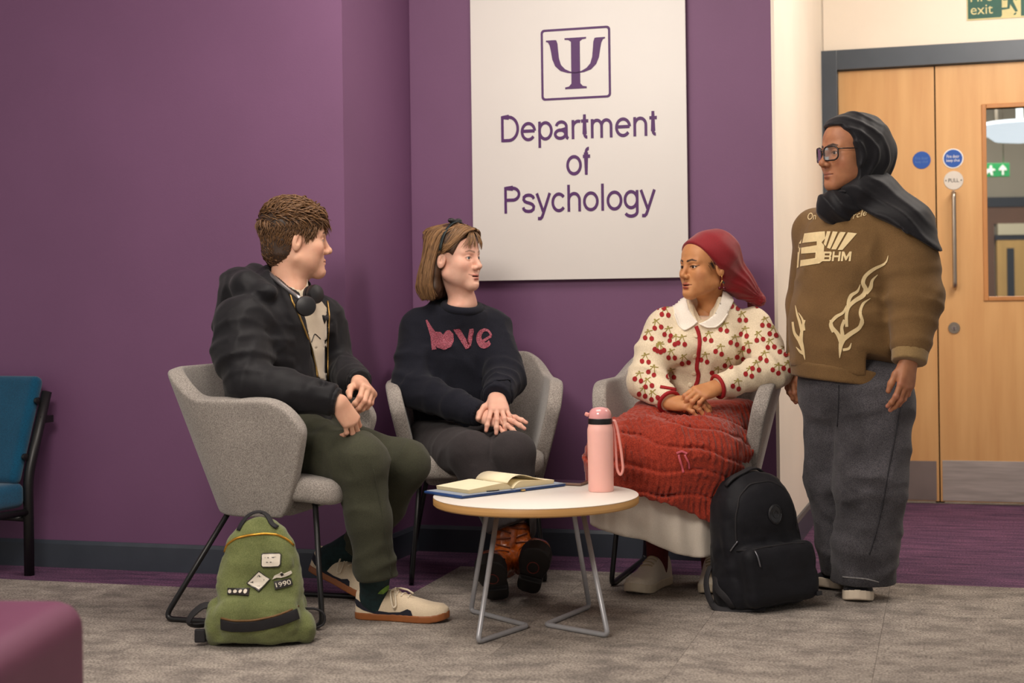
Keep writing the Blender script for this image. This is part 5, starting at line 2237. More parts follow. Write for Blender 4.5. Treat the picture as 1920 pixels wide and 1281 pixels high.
def axial(a, b, amp, freq, seed=0, lo=0.0, hi=1.0, power=2.0):
    """creases running around a limb from a to b"""
    a, b = np.array(a, np.float32), np.array(b, np.float32)
    d = b - a
    L2 = d @ d

    def f(P):
        t = ((P - a) @ d) / L2
        r = np.linalg.norm(P - a - np.clip(t, 0, 1)[:, None] * d, axis=1)
        m = sstep(lo - .08, lo + .02, t) * (1 - sstep(hi - .02, hi + .08, t)) * (r < .16)
        ph = freq * t * math.pi * 2 + 6.0 * vnoise(P, 7, seed) + 2.0 * vnoise(P, 16, seed + 1)
        return -amp * m * (np.abs(np.cos(ph * .5)) ** (power * 2.5) * (.4 + .9 * vnoise(P, 10, seed + 2)) - .2)
    return f


def px_plane(Fd, a, b, keep, k=.004, Y=4.65, inside=None):
    """cut by the plane through two pixels and the lens axis direction; keep = a pixel on the kept side"""
    A_, B_, K_ = at(*a, Y), at(*b, Y), at(*keep, Y)
    nn = (B_ - A_).cross(Vector((.23, 1, .03)))
    if nn.dot(K_ - A_) > 0:
        nn = -nn
    Fd.plane(A_, nn, k, inside)


# ------------------------------------------------------------------ person in the black jacket
p1 = empty('person', C1 + Vector((0.05, 0, 0)))
SK1 = skin_mat('fair_skin', srgb(228, 178, 150), srgb(218, 164, 138))
M_jack = fabric_mat('black_bomber_cloth', srgb(29, 28, 32), srgb(21, 20, 24), 700, bump=0.1, rough=0.58, big=0.12, sheen=0.08)
M_tee = fabric_mat('cream_tee', srgb(214, 200, 178), srgb(204, 188, 166), 600, bump=0.1)
M_oliv = fabric_mat('dark_olive_twill', srgb(70, 70, 56), srgb(56, 57, 45), 600, bump=0.15, big=0.14, sheen=.08)
dt1 = Vector((0.80, -0.60, 0)).normalized()
n1 = at(540, 530, 4.66)
hd1 = Head(at(556, 452, 4.665), math.radians(108), pitch=-0.03, sc=0.975, neck=n1, jw=1.06, nose=1.05, nw=.052, lips=(196, 122, 112), brow=(70, 48, 34), lipk=.6, chin=1.02, face_w=1.0)
j_hip, j_wst, j_chs, j_up = at(545, 838, 4.66), at(522, 745, 4.65), at(512, 650, 4.65), at(520, 580, 4.66)
sN, eN, wN = at(452, 606, 4.50), at(468, 716, 4.42), at(628, 752, 4.38)
sF, eF, wF = at(596, 600, 4.82), at(628, 690, 4.84), at(672, 716, 4.62)
lo, hi = bounds([j_hip, j_chs, sN, eN, wN, sF, eF, wF, n1], .2)
F = Field(lo, hi, .0062)
fl1 = (dt1, 1.28)
F.chain([j_hip, j_wst, j_chs, j_up], [.150, .158, .168, .120], .05, flat=fl1)
F.cap(sN, sF, .078, .078, .06)
F.cap(j_up, n1 + Vector((-.02, 0, -.02)), .11, .075, .05)
F.chain([sN, sN * .45 + eN * .55 + Vector((-.012, 0, 0)), eN, wN], [.082, .078, .070, .046], .022)
F.chain([sF, eF, wF], [.078, .062, .044], .022)
# hood lying on the shoulders
hc = [at(500, 548, 4.52), at(462, 540, 4.56), at(448, 530, 4.68), at(478, 520, 4.80), at(530, 540, 4.86)]
F.chain(hc, [.026, .042, .046, .042, .026], .02)
F.cap(at(440, 560, 4.66), at(420, 610, 4.66), .05, .04, .05)
# neck hole and open front
Vc, Qc = F.mesh()
closed_bvh = BVHTree.FromPolygons([tuple(map(float, p)) for p in Vc], [tuple(map(int, q)) for q in Qc])
F.cap(n1 + Vector((.005, -.005, -.02)), n1 + Vector((.02, -.01, .12)), .064, .085, .012, 'sub')
for Yc in (4.36, 4.42, 4.48, 4.54, 4.60, 4.66, 4.72):
    F.chain([at(586, 562, Yc), at(592, 610, Yc), at(599, 660, Yc), at(605, 720, Yc)], [.042, .037, .029, .018], .006, 'sub')
F.disp(folds(.010, 9, 3))
F.disp(axial(sN, eN, .007, 3.2, 2, .15, 1.0))
F.disp(axial(eN, wN, .006, 3.6, 4, 0, .95))
F.disp(axial(eF, wF, .006, 3.0, 6, 0, .95))
F.plane(wN, wN - eN, .006, (np.array(wN) - .12, np.array(wN) + .12))
F.plane(wF, wF - eF, .006, (np.array(wF) - .10, np.array(wF) + .10))
F.plane(at(545, 860, 4.66), (0, 0, -1), .01)
jacket = field_obj('jacket', F, M_jack, p1)
jb = bvh_of(jacket)
for a, b, nm in ((eN, wN, 'cuff'), (eF, wF, 'cuff')):
    d = (b - a).normalized()
    Fc = Field(np.array(b) - .09, np.array(b) + .09, .005)
    rr = .044 if b is wN else .042
    Fc.cap(b - d * .035, b + d * .006, rr + .001, rr - .003, 0)
    Fc.plane(b + d * .010, d, .004)
    Fc.plane(b - d * .04, -d, .004)
    Fc.disp(lambda P: -.0008 * np.sin(P[:, 0] * 1100 + P[:, 2] * 900))
    field_obj(nm, Fc, M_jack, jacket)
# tee under the jacket
lo, hi = bounds([j_hip, j_up, n1], .17)
F = Field(lo, hi, .007)
F.chain([j_hip, j_wst + Vector((.010, -.008, 0)), j_chs + Vector((.012, -.010, 0)), j_up + Vector((.010, -.008, 0))], [.125, .130, .136, .104], .04, flat=fl1)
F.cap(j_up, n1, .085, .060, .04)
F.cap(n1 + Vector((.004, -.004, -.01)), n1 + Vector((.02, -.01, .1)), .055, .07, .006, 'sub')
F.disp(folds(.007, 11, 8))
px_plane(F, (534, 545), (598, 716), (640, 600), Y=4.55)
tee = field_obj('tee', F, M_tee, p1)
tf_ = px_print('tee_front', [poly_vf([[(556, 566), (575, 560), (600, 562), (612, 578), (612, 640), (612, 714), (599, 714), (595, 690), (587, 655), (577, 624), (565, 594)]])], closed_bvh, M_tee, tee, 4, .0)
sd = tf_.modifiers.new('s', 'SOLIDIFY')
sd.thickness = .003
sd.offset = 0
tb_ = bvh_of(tf_)
px_line('print_line', [(583, 642), (589, 625), (600, 636)], tb_, .0016, M_ktext, tee, off=.002)
M_zg = mat('gold_jacket_zip', srgb(178, 142, 80), 0.35, metal=0.8, noise=0.2, scale=300)
px_line('zip', [(541, 545), (548, 566), (560, 590), (572, 620), (583, 650), (592, 685), (595, 712)], jb, .0032, M_zg, jacket, off=.001)
px_line('zip', [(614, 565), (617, 590), (616, 620), (614, 650), (615, 690), (616, 714)], jb, .0030, M_zg, jacket, off=.001)
# trousers
kN, hN = at(676, 864, 4.43), at(706, 1086, 4.44)
kF, hF = at(762, 872, 4.66), at(672, 1030, 4.80)
tN, tF = at(568, 845, 4.56), at(610, 840, 4.80)
lo, hi = bounds([kN, hN, kF, hF, tN, tF, j_hip], .14)
F = Field(lo, hi, .0062)
F.cap(tN, tF, .105, .105, .04)
F.chain([tN, kN, kN * .5 + hN * .5, hN], [.100, .074, .064, .058], .03)
F.chain([tF, kF, kF * .5 + hF * .5, hF], [.098, .070, .062, .056], .03)
F.disp(folds(.007, 9, 13))
F.disp(axial(tN, kN, .006, 3.0, 3, .2, 1.0))
F.disp(axial(kN, hN, .005, 3.0, 5, 0, .35))
F.disp(axial(kN, hN, .006, 5.0, 7, .75, 1.0))
F.plane(hN, hN - kN, .005, (np.array(hN) - .1, np.array(hN) + .1))
F.plane(hF, hF - kF, .005, (np.array(hF) - .1, np.array(hF) + .1))
trs = field_obj('trousers', F, M_oliv, p1)
px_line('side_seam', [(700, 880), (712, 940), (722, 1000), (734, 1080)], bvh_of(trs), .0012, M_oliv, trs)
# socks and shoes
M_sock = mat('dark_green_sock', srgb(14, 40, 42), 0.9, noise=0.3, scale=80, bump=0.2, bscale=400)
M_sockp = mat('green_sock_motif', srgb(110, 150, 60), 0.9, noise=0.2, scale=80)
M_suede = fabric_mat('cream_suede', srgb(228, 210, 182), srgb(214, 194, 166), 500, bump=0.1, big=.05)
M_gum = mat('gum_rubber_sole', srgb(150, 88, 44), 0.5, noise=0.06, scale=30)
M_lace = mat('cream_laces', srgb(232, 218, 194), 0.8, noise=0.06, scale=200)
M_dnavy = mat('navy_suede_stripe', srgb(26, 26, 40), 0.85, noise=0.1, scale=200)
hl, tl = on_floor(668, 1158), on_floor(843, 1166)
MS1, LS1 = make_shoe(p1, hl, tl, (0, 0, 1), M_suede, M_gum, m_lace=M_lace, m_stripe=M_dnavy, lace_loop=True, stripe_side=1, ankle_h=.088, toe_h=.056, wf=1.05)
hr, tr = at(583, 1068, 4.86), on_floor(690, 1134)
tr = hr + (Vector((tr.x, 4.74, .012)) - hr).normalized() * .285
MS2, LS2 = make_shoe(p1, hr, tr, (0.35, -0.1, 1), M_suede, M_gum, m_lace=M_lace, m_stripe=M_dnavy, lace_loop=True, stripe_side=1, ankle_h=.088, toe_h=.056, wf=1.05)
for M_, hem, kn in ((MS1, hN, kN), (MS2, hF, kF)):
    an = M_ @ Vector((0, .058, .062))
    Fs = Field(np.array(an) - .2, np.array(an) + .2, .006)
    top = hem + (kn - hem).normalized() * .04
    Fs.chain([M_ @ Vector((0, .07, .035)), an, top], [.036, .041, .050], .015)
    so = field_obj('sock', Fs, M_sock, p1)
    sb_v = bvh_of(so)
    if M_ is MS1:
        px_print('sock_motif', [poly_vf([[(712, 1108), (722, 1100), (730, 1096), (728, 1106), (718, 1114), (708, 1113)]])], sb_v, M_sockp, so, 4)
# hands loosely linked
palm = at(664, 762, 4.40)
wN2, wF2 = wN + (wN - eN).normalized() * .012, wF + (wF - eF).normalized() * .012
tgt = at(660, 792, 4.40)
hN_ = build_hand(wN2, (tgt - wN2), Vector((.55, -.8, .35)), 1, .86, curl=((.55, .9, .5), (.5, .9, .5), (.45, .8, .5), (.4, .8, .4)), thumb=((-.5, .8, -.35), .45, .3), fore=eN)
tgtF = at(690, 765, 4.44)
hF_ = build_hand(wF2, (at(703, 742, 4.50) - wF2), Vector((.75, -.45, .5)), -1, .94, curl=((.85, .75, .45), (.95, .75, .4), (1.0, .75, .4), (1.0, .8, .4)), spread=(.05, .0, -.04, -.08),
                 thumb=((-.55, .7, -.45), .3, .25), fore=eF)
core = core_body([(j_hip, j_chs, .09, .07), (j_chs, n1, .06, .04), (sN, sF, .05, .05), (sN, eN, .045, .04), (eN, wN, .035, .028), (sF, eF, .045, .038), (eF, wF, .035, .028),
                  (tN, kN, .07, .05), (kN, hN, .04, .014), (tF, kF, .07, .05), (kF, hF, .04, .014), (tN, tF, .07, .07)])
V, Q, T = merge_np([hd1.mesh(), hN_, hF_, core])
np_mesh('body', V, Q, SK1, p1, T)
hd1.eyes(p1, (.1, 1, -.02), M_irisg)

# hair: short at the sides, longer tousled top brushed forward
M_hair1 = hair_mat('brown_hair', srgb(74, 50, 34), srgb(132, 96, 62))
HL_Y = [-.13, -.10, -.06, -.032, -.022, .004, .012, .030, .040, .052, .066, .085, .12]
HL_Z = [-.085, -.085, -.070, -.045, .020, .026, .018, -.012, -.008, .030, .052, .066, .072]
hair_c, hair_r = np.array((0, -.018, .038)), np.array((.074, .092, .082))


def cap_hair(hd, grow, ys, zs, mats, parent, top=.012, name='hair'):
    F = Field((-.10, -.135, -.11), (.10, .12, .15), .0025)
    F.ell(hair_c, hair_r + grow, 0)
    F.ell((0, .03, .045), np.array((.062, .055, .055)) + grow, .03)
    F.ell((0, -.03, .060), (.070 + grow, .085 + grow, .070 + top), .03)
    F.ell((0, -.045, -.03), (.058 + grow, .062 + grow, .06), .03)

    def keep(X, Y, Z):
        return (np.interp(Y.ravel(), ys, zs).reshape(Y.shape) - Z) * .8 + 0 * X
    F.func(F.lo, F.lo + F.n * F.h, keep, .004, 'and')
    F.disp(lambda P: -.003 * (ridge(P, (60, 25, 25), 2) - .4))
    return F


Fh = cap_hair(hd1, .0035, HL_Y, HL_Z, M_hair1, p1, .004)
Vh, Qh = Fh.mesh()


def grow_strands(n, keep, direction, length, m=6, seed=0, grow=.006, lift=.3):
    r_ = np.random.default_rng(seed)
    d = r_.normal(size=(n * 6, 3))
    d /= np.linalg.norm(d, axis=1, keepdims=True)
    P = hair_c + d * (hair_r + grow)
    P = P[keep(P)][:n]
    Nn = (P - hair_c) / (hair_r ** 2)
    Nn /= np.linalg.norm(Nn, axis=1, keepdims=True)
    D = direction(P, Nn, r_)
    D -= (D * Nn).sum(1, keepdims=True) * Nn
    D /= np.linalg.norm(D, axis=1, keepdims=True) + 1e-6
    Ln = length(P, r_)
    path = [P - Nn * .004]
    cur = P
    up = lift(P, r_) if callable(lift) else np.full(len(P), lift)
    for i in range(1, m):
        t = i / (m - 1)
        v = D + Nn * (up * (1 - 1.5 * t))[:, None] + np.array((0, 0, -.25 * t))
        v /= np.linalg.norm(v, axis=1, keepdims=True)
        cur = cur + v * (Ln / (m - 1))[:, None]
        # stay outside the skull
        rel = (cur - hair_c) / (hair_r + grow * .8)
        rr = np.linalg.norm(rel, axis=1)
        cur = np.where((rr < 1)[:, None], hair_c + rel / rr[:, None] * (hair_r + grow * .8), cur)
        path.append(cur)
    return np.stack(path, 1)


in_hair = lambda P: P[:, 2] > np.interp(P[:, 1], HL_Y, HL_Z) - .002
top_f = lambda P: sstep(.045, .075, P[:, 2]) * (1 - .0 * P[:, 0])


def dir1(P, Nn, r_):
    t = top_f(P)[:, None]
    side = np.stack([0 * P[:, 0], .15 + 0 * P[:, 0] - .5 * (P[:, 1] < -.03), -1 + 0 * P[:, 0]], 1)
    topd = np.stack([-P[:, 0] * 4, 1 + 0 * P[:, 0], .10 + 0 * P[:, 0]], 1)
    return side * (1 - t) + topd * t + r_.normal(size=P.shape) * .32


def len1(P, r_):
    return (.014 + .040 * top_f(P) + .010 * (P[:, 1] > .03) * top_f(P)) * (.7 + .6 * r_.random(len(P)))


S1 = grow_strands(2600, in_hair, dir1, len1, 6, 3, .007, lambda P, r_: .22 + (.5 + .9 * (P[:, 1] < .045)) * top_f(P))
va, qa = strands_vf(S1, .0024, .0010, 4, .6)
def cap_strands(Vc, n, keep, D, ln, seed=1, m=4, out=.25):
    r_ = np.random.default_rng(seed)
    P = Vc[keep(Vc)]
    P = P[r_.integers(0, len(P), n)]
    Nn = P - np.array((0, -.02, .02))
    Nn /= np.linalg.norm(Nn, axis=1, keepdims=True)
    d = np.array(D) + r_.normal(size=P.shape) * .25
    d -= (d * Nn).sum(1, keepdims=True) * Nn
    d /= np.linalg.norm(d, axis=1, keepdims=True)
    L_ = ln * (.6 + .8 * r_.random(n))
    return np.stack([P + (d + Nn * out * (1 - t)) * (L_ * t)[:, None] for t in np.linspace(0, 1, m)], 1)


vb, qb = strands_vf(cap_strands(Vh, 1900, lambda P: P[:, 2] < .055, (0, -.45, -1), .016, 4), .0017, .0007, 4, .6)
Vh2 = np.concatenate([Vh, va, vb])
Qh2 = np.concatenate([Qh, qa + len(Vh), qb + len(Vh) + len(va)])
mi_ = np.zeros(len(Qh2), int)
mi_[:len(Qh)] = 1
np_mesh('hair', M_np(hd1.M, Vh2), Qh2, [M_hair1, mat('dark_brown_hair_depth', srgb(58, 40, 28), .5, noise=.3, scale=90)], p1, matidx=mi_)
tag(p1, 'person with short brown hair in black jacket and olive trousers seated side-on', 'person')

# headphones round the neck
hp1 = empty('headphones', n1)
M_hpb = mat('matt_black_headphones', srgb(26, 25, 28), 0.45, noise=0.08, scale=60)
M_hps = mat('silver_headphone_arm', srgb(150, 146, 148), 0.3, metal=0.8, noise=0.05, scale=60)


def earcup(c, axis, r):
    Mx = Matrix.Translation(c) @ Vector(axis).to_track_quat('Z', 'Y').to_matrix().to_4x4()
    e = lathe('ear_cup', [(r * .2, -.014), (r * .8, -.014), (r, -.006), (r, .006), (r * .93, .012), (r * .6, .016), (r * .05, .017)], M_hpb, hp1, M=Mx, n=32)
    lathe('ear_pad', [(r * .3, -.026), (r * .75, -.028), (r * .96, -.022), (r * .96, -.013), (r * .3, -.013)], mat('black_leatherette_pad', srgb(34, 32, 34), 0.55, noise=0.1, scale=60), hp1, M=Mx, n=32)


ec1, ec2 = at(573, 574, 4.50), at(590, 552, 4.62)
earcup(ec1, (0.25, -1, .05), .031)
earcup(ec2, (0.75, -.6, .1), .030)
bp_ = [ec1 + Vector((-.01, .0, .018)), at(545, 548, 4.53), at(512, 520, 4.57), at(498, 506, 4.66), at(520, 512, 4.76), at(570, 535, 4.76), ec2 + Vector((0, .01, .015))]
tube('headband', fillet(bp_, .05, 5), .007, M_hps, hp1, 10)
tag(hp1, 'black and silver headphones hanging round the neck above the cream tee', 'headphones')
# ------------------------------------------------------------------ person in the love sweatshirt
p2 = empty('person', C2)
SK2 = skin_mat('pale_skin', srgb(234, 186, 164), srgb(226, 172, 150))
M_swt = fabric_mat('navy_jersey', srgb(31, 32, 42), srgb(22, 23, 32), 520, bump=0.15, big=0.10, sheen=.06)
M_char = fabric_mat('charcoal_denim', srgb(62, 57, 58), srgb(48, 44, 46), 650, bump=0.12, big=0.10, sheen=.08)
n2 = at(866, 560, 5.22)
hd2 = Head(at(855, 486, 5.20), math.radians(57), pitch=0.0, sc=0.935, neck=n2, jw=.96, nose=1.0, nw=.044, lips=(184, 92, 86), brow=(96, 70, 50), lipk=.75, browk=.7, mouth=.0028, smile=1.25, face_w=1.03)
h_, w_, c_, u_ = at(866, 812, 5.30), at(860, 730, 5.29), at(858, 655, 5.28), at(860, 598, 5.26)
sR, eR, wR = at(788, 620, 5.26), at(768, 728, 5.16), at(898, 776, 4.97)
sL, eL, wL = at(920, 618, 5.28), at(948, 706, 5.16), at(932, 744, 5.00)
fy = (Vector((.15, -1, 0)), 1.3)
lo, hi = bounds([h_, u_, sR, eR, wR, sL, eL, wL, n2], .17)
F = Field(lo, hi, .0062)
F.chain([h_, w_, c_, u_], [.160, .158, .160, .105], .05, flat=fy)
F.cap(sR, sL, .066, .066, .05)
F.cap(u_, n2 + Vector((0, 0, -.055)), .088, .072, .05)
F.chain([sR, eR, wR], [.072, .064, .044], .022)
F.chain([sL, eL, wL], [.072, .066, .052], .022)
F.cap(n2 + Vector((0, -.008, -.02)), n2 + Vector((0, -.02, .1)), .050, .062, .006, 'sub')
F.plane(n2 + Vector((0, 0, -.030)), (.10, -.25, 1), .004, (np.array(n2) - .09, np.array(n2) + .09))
F.disp(folds(.007, 9, 23))
F.disp(axial(eR, wR, .008, 3.5, 22, 0, .9))
F.disp(axial(sR, eR, .006, 3.0, 24, .3, 1))
F.disp(axial(eL, wL, .007, 3.0, 26, 0, .7))
F.plane(wR, wR - eR, .006, (np.array(wR) - .1, np.array(wR) + .1))
F.plane(wL, wL - eL, .006, (np.array(wL) - .075, np.array(wL) + .075))
F.plane(at(866, 822, 5.30), (0, 0, -1), .01)
sw = field_obj('sweatshirt', F, M_swt, p2)
swb = bvh_of(sw)


def rib_ring(name, c, axis, R, r, m, parent, n=40, flat=None):
    q = Vector(axis).normalized().to_track_quat('Z', 'Y').to_matrix()
    pts = [Vector(c) + q @ Vector((R * math.cos(2 * math.pi * i / n), R * math.sin(2 * math.pi * i / n), 0)) for i in range(n)]
    return tube(name, pts, r, m, parent, 10, closed=True)


def cuff(b, a, r0, r1, ln, m, parent, name='cuff', h=.0045, rib=.0008, fr=1100):
    d = (Vector(b) - Vector(a)).normalized()
    Fc = Field(np.array(b) - .1, np.array(b) + .1, h)
    Fc.cap(Vector(b) - d * ln, Vector(b) + d * .006, r0, r1, 0)
    Fc.plane(Vector(b) + d * .010, d, .004)
    Fc.plane(Vector(b) - d * (ln + .004), -d, .004)
    Fc.disp(lambda P: -rib * np.sin(P[:, 0] * fr + P[:, 2] * fr * .8))
    return field_obj(name, Fc, m, parent)


cuff(wR, eR, .047, .042, .045, M_swt, sw)
cuff(wL, eL, .056, .048, .035, M_swt, sw)
F = Field(np.array(n2) - .11, np.array(n2) + .11, .004)
q = Vector((.10, -.25, 1)).normalized()
for i in range(36):
    a, b = 2 * math.pi * i / 36, 2 * math.pi * (i + 1) / 36
    qq = q.to_track_quat('Z', 'Y').to_matrix()
    cc = n2 + Vector((0, -.004, -.030))
    F.cap(cc + qq @ Vector((.062 * math.cos(a), .062 * math.sin(a), 0)), cc + qq @ Vector((.062 * math.cos(b), .062 * math.sin(b), 0)), .014, .014, .004)
field_obj('neck_rib', F, M_swt, sw)
# love in rhinestones
M_rose = mat('rose_rhinestones', srgb(150, 64, 82), 0.25, noise=0.5, scale=420, detail=1, spec=0.8, bump=0.8, bscale=420, metal=.2)
heart = [(831, 628), (826, 623), (818, 622), (812, 630), (813, 643), (820, 652), (834, 656), (846, 650), (851, 639), (850, 626), (843, 619), (836, 621)]
letters = [poly_vf([[(798, 601), (801, 600), (811, 615), (817, 622), (815, 640), (819, 655), (810, 656), (807, 630)]]),
           poly_vf([heart]),
           poly_vf([[(850, 618), (862, 616), (876, 640), (880, 617), (887, 616), (888, 622), (882, 652), (873, 655)]])]
ring = arc(908, 635, 15.5, 19, 15, 325, 24)
eo = [(908 + (x - 908) * 1.0, 635 + (y - 635)) for x, y in [(p[0], 1270 - p[1]) for p in ring]]
inn = [(908 + (x - 908) * .52 + 2.5, 632 + (y - 635) * .55) for x, y in eo]
letters.append(poly_vf([eo + inn[::-1]]))
letters.append(poly_vf([[(898, 641), (921, 628), (922, 633), (900, 647)]]))
px_print('love_print', letters, swb, M_rose, sw, 4, .0022)
# trousers
kR, kL = at(884, 852, 4.88), at(962, 852, 4.86)
aR, aL = at(942, 992, 4.82), at(978, 992, 4.86)
tR, tL = at(812, 835, 5.26), at(905, 835, 5.26)
lo, hi = bounds([kR, kL, aR, aL, tR, tL], .13)
F = Field(lo, hi, .0062)
F.cap(tR, tL, .105, .105, .03)
F.chain([tR, kR, (kR + aR) / 2, aR], [.100, .074, .060, .048], .012)
F.chain([tL, kL, (kL + aL) / 2, aL], [.098, .072, .058, .048], .012)
F.disp(folds(.005, 10, 33))
F.plane(aR, aR - kR, .004, (np.array(aR) - .08, np.array(aR) + .08))
field_obj('trousers', F, M_char, p2)
# boots: heels on the floor, soles towards the table
M_tan = mat('glossy_tan_leather', srgb(150, 72, 20), 0.22, noise=0.35, scale=60, bump=0.5, bscale=110, coat=.4)
M_bsole = mat('black_boot_sole', srgb(30, 26, 26), 0.6, noise=0.15, scale=40)
M_blogo = mat('red_sole_mark', srgb(108, 42, 34), 0.6, noise=0.2, scale=60)


def boot(heel, toe, up, ank, top):
    M_, L_ = make_shoe(p2, heel, toe, up, M_tan, M_bsole, L=.262, sole_t=.034, ankle_h=.10, toe_h=.066, wf=1.10, name='boot', open_r=.03, heel_block=.016)
    F = Field(*bounds([ank, top, heel], .09), .005)
    F.chain([M_ @ Vector((0, .062, .06)), M_ @ Vector((0, .058, .10)), ank, top], [.036, .040, .044, .047], .02)
    F.cap(M_ @ Vector((0, .12, .07)), ank, .030, .036, .03)
    F.plane(top, top - ank, .004)
    F.disp(lambda P: -.003 * (ridge(P, 42, 5) - .4))
    sh = field_obj('boot_shaft', F, M_tan, p2)
    sv = bvh_of(sh)
    L2 = []
    fw = (M_.to_3x3() @ Vector((0, 1, 0))).normalized()
    ax = (top - ank).normalized()
    fr = (fw - ax * fw.dot(ax)).normalized()
    sx = ax.cross(fr)
    for i in range(5):
        c = ank.lerp(top, i / 4.6)
        P = []
        for k in range(7):
            o_ = sx * (-.022 + .044 * k / 6) + ax * (.008 * (k / 6 - .5) * (1 if i % 2 else -1))
            hit = sv.ray_cast(c + o_ + fr * .2, -fr, .3)[0]
            if hit:
                P.append(hit + fr * .002)
        if len(P) > 3:
            L2.append(sweep_vf(P, .0026, 6))
    rim = [top + (sx * math.cos(2 * math.pi * k / 28) + fr * math.sin(2 * math.pi * k / 28)) * .046 for k in range(28)]
    L2.append(sweep_vf(rim, .004, 6, closed=True))
    V, F_ = join_vf(L2[:-1])
    M_bl = mat('brown_boot_laces', srgb(96, 44, 16), 0.6, noise=0.15, scale=150)
    from_py('boot_rim', *L2[-1], M_bl, sh, True)
    tag(from_py('laces', V, F_, M_bl, sh, True), kind='stuff')
    # oval mark on the sole
    Y_, Z_ = M_.to_3x3() @ Vector((0, 1, 0)), M_.to_3x3() @ Vector((0, 0, 1))
    P = [M_ @ Vector((.018 * math.cos(2 * math.pi * i / 24), .165 + .034 * math.sin(2 * math.pi * i / 24), -.0002)) for i in range(24)]
    tube('sole_mark', P, .0022, M_blogo, p2, 6, closed=True)


hL_ = at(988, 1112, 4.74)
dL = Vector((.11, -.75, .60)).normalized()
boot(hL_, hL_ + dL * .262, (.25, .6, .8), at(982, 1050, 4.83), at(967, 992, 4.87))
hR_ = at(935, 1126, 4.73)
dR = Vector((-.10, -.80, .55)).normalized()
boot(hR_, hR_ + dR * .262, (-.05, .6, .8), at(945, 1055, 4.82), at(950, 992, 4.85))
# hands, one laid over the other
wl2, wr2 = wL + (wL - eL).normalized() * .008, wR + (wR - eR).normalized() * .008
hl2 = build_hand(wl2, at(940, 790, 4.86) - wl2, Vector((.15, -.75, .75)), -1, .93, curl=((.35, .35, .2), (.35, .35, .2), (.35, .45, .2), (.3, .4, .2)), spread=(.30, .06, -.16, -.34), thumb=((-.75, .6, -.2), .3, .2), fore=eL)
hr2 = build_hand(wr2, at(985, 800, 4.86) - wr2, Vector((-.05, -.55, .8)), 1, .93, curl=((.10, .25, .15), (.12, .25, .15), (.15, .25, .2), (.15, .3, .2)), spread=(.20, .04, -.12, -.26), thumb=((-.7, .65, -.25), .35, .2), fore=eR)
core = core_body([(h_, c_, .10, .09), (c_, n2, .08, .045), (sR, sL, .045, .045), (sR, eR, .045, .04), (eR, wR, .035, .026), (sL, eL, .045, .04), (eL, wL, .035, .026),
                  (tR, kR, .07, .05), (kR, aR, .04, .012), (tL, kL, .07, .05), (kL, aL, .04, .012)])
V, Q, T = merge_np([hd2.mesh(), hl2, hr2, core])
np_mesh('body', V, Q, SK2, p2, T)
hd2.eyes(p2, (.05, 1, 0), M_irisg)
if hd2.o['mouth'] > 0:
    F = Field((-.03, .05, -.085), (.03, .095, -.05), .002)
    F.ell((0, .0725, -.0638), (.0175, .0105, .0024), 0)
    field_obj('teeth', F, mat('teeth_white', srgb(226, 216, 202), 0.3, noise=0.03, scale=300), p2, hd2.M)

# hair: bob with headband
M_hair2 = hair_mat('light_brown_hair', srgb(66, 44, 28), srgb(164, 124, 84))
ys2 = [-.14, .010, .018, .030, .045, .055, .068, .12]
zs2 = [-.15, -.15, .022, .016, .034, .060, .074, .078]
F = Field((-.115, -.16, -.20), (.115, .12, .15), .003)
F.ell(hair_c, hair_r + .005, 0)
F.ell((0, .03, .045), np.array((.062, .055, .055)) + .003, .03)
F.ell((0, -.012, .060), (.066, .078, .068), .03)
# the long part behind the ears down to the shoulders
for q in (-1, 1):
    F.chain([(q * .055, -.045, .03), (q * .066, -.055, -.05), (q * .066, -.058, -.105), (q * .056, -.055, -.130)], [.028, .019, .021, .010], .03)
F.chain([(0, -.075, .03), (0, -.088, -.05), (0, -.092, -.105), (0, -.085, -.130)], [.034, .030, .032, .014], .04)
F.func(F.lo, F.lo + F.n * F.h, lambda X, Y, Z: (np.interp(Y.ravel(), [-.15, -.025, -.012, .02, .032, .048, .060, .075, .12], [-.19, -.19, .026, .022, .012, .040, .066, .080, .082]).reshape(Y.shape) - Z) * .8 + 0 * X, .006, 'and')
F.disp(lambda P: -.004 * (ridge(P, (50, 50, 9), 7) - .4))
Vh, Qh = F.mesh()


def bob_paths(n, m=16, seed=5):
    r_ = np.random.default_rng(seed)
    out = []
    for _ in range(n):
        q = r_.choice((-1, 1))
        th = r_.uniform(.0, 1.0)            # 0 behind the ear .. 1 back centre
        x0 = q * (.004 + .01 * r_.random())
        y0 = .045 - .10 * th * r_.uniform(.5, 1.2)
        top = np.array((x0, y0, .125 - .25 * (y0 + .015) ** 2 * 10))
        az = math.radians(96 + 84 * th)     # around the head, 90 is the side
        side = np.array((q * math.sin(az) * .087, -.018 + math.cos(az) * .106, .03))
        low = np.array((q * math.sin(az) * .104, -.026 + math.cos(az) * .140, -.095 - .01 * r_.random()))
        end = np.array((q * math.sin(az) * .080, -.030 + math.cos(az) * .112, -.138 - .012 * r_.random()))
        K = np.array([top, (top + side) * .5 + np.array((q * .028, (side[1] + .018) * .36, .036)), side, (side + low) * .5 + np.array((q * .004, 0, 0)), low, end])
        K += r_.normal(size=K.shape) * .0034
        t = np.linspace(0, len(K) - 1, m)
        out.append(np.stack([np.interp(t, np.arange(len(K)), K[:, i]) for i in range(3)], 1))
    P = np.stack(out)
    for _ in range(3):
        P[:, 1:-1] = (P[:, :-2] + 2 * P[:, 1:-1] + P[:, 2:]) / 4
    return P


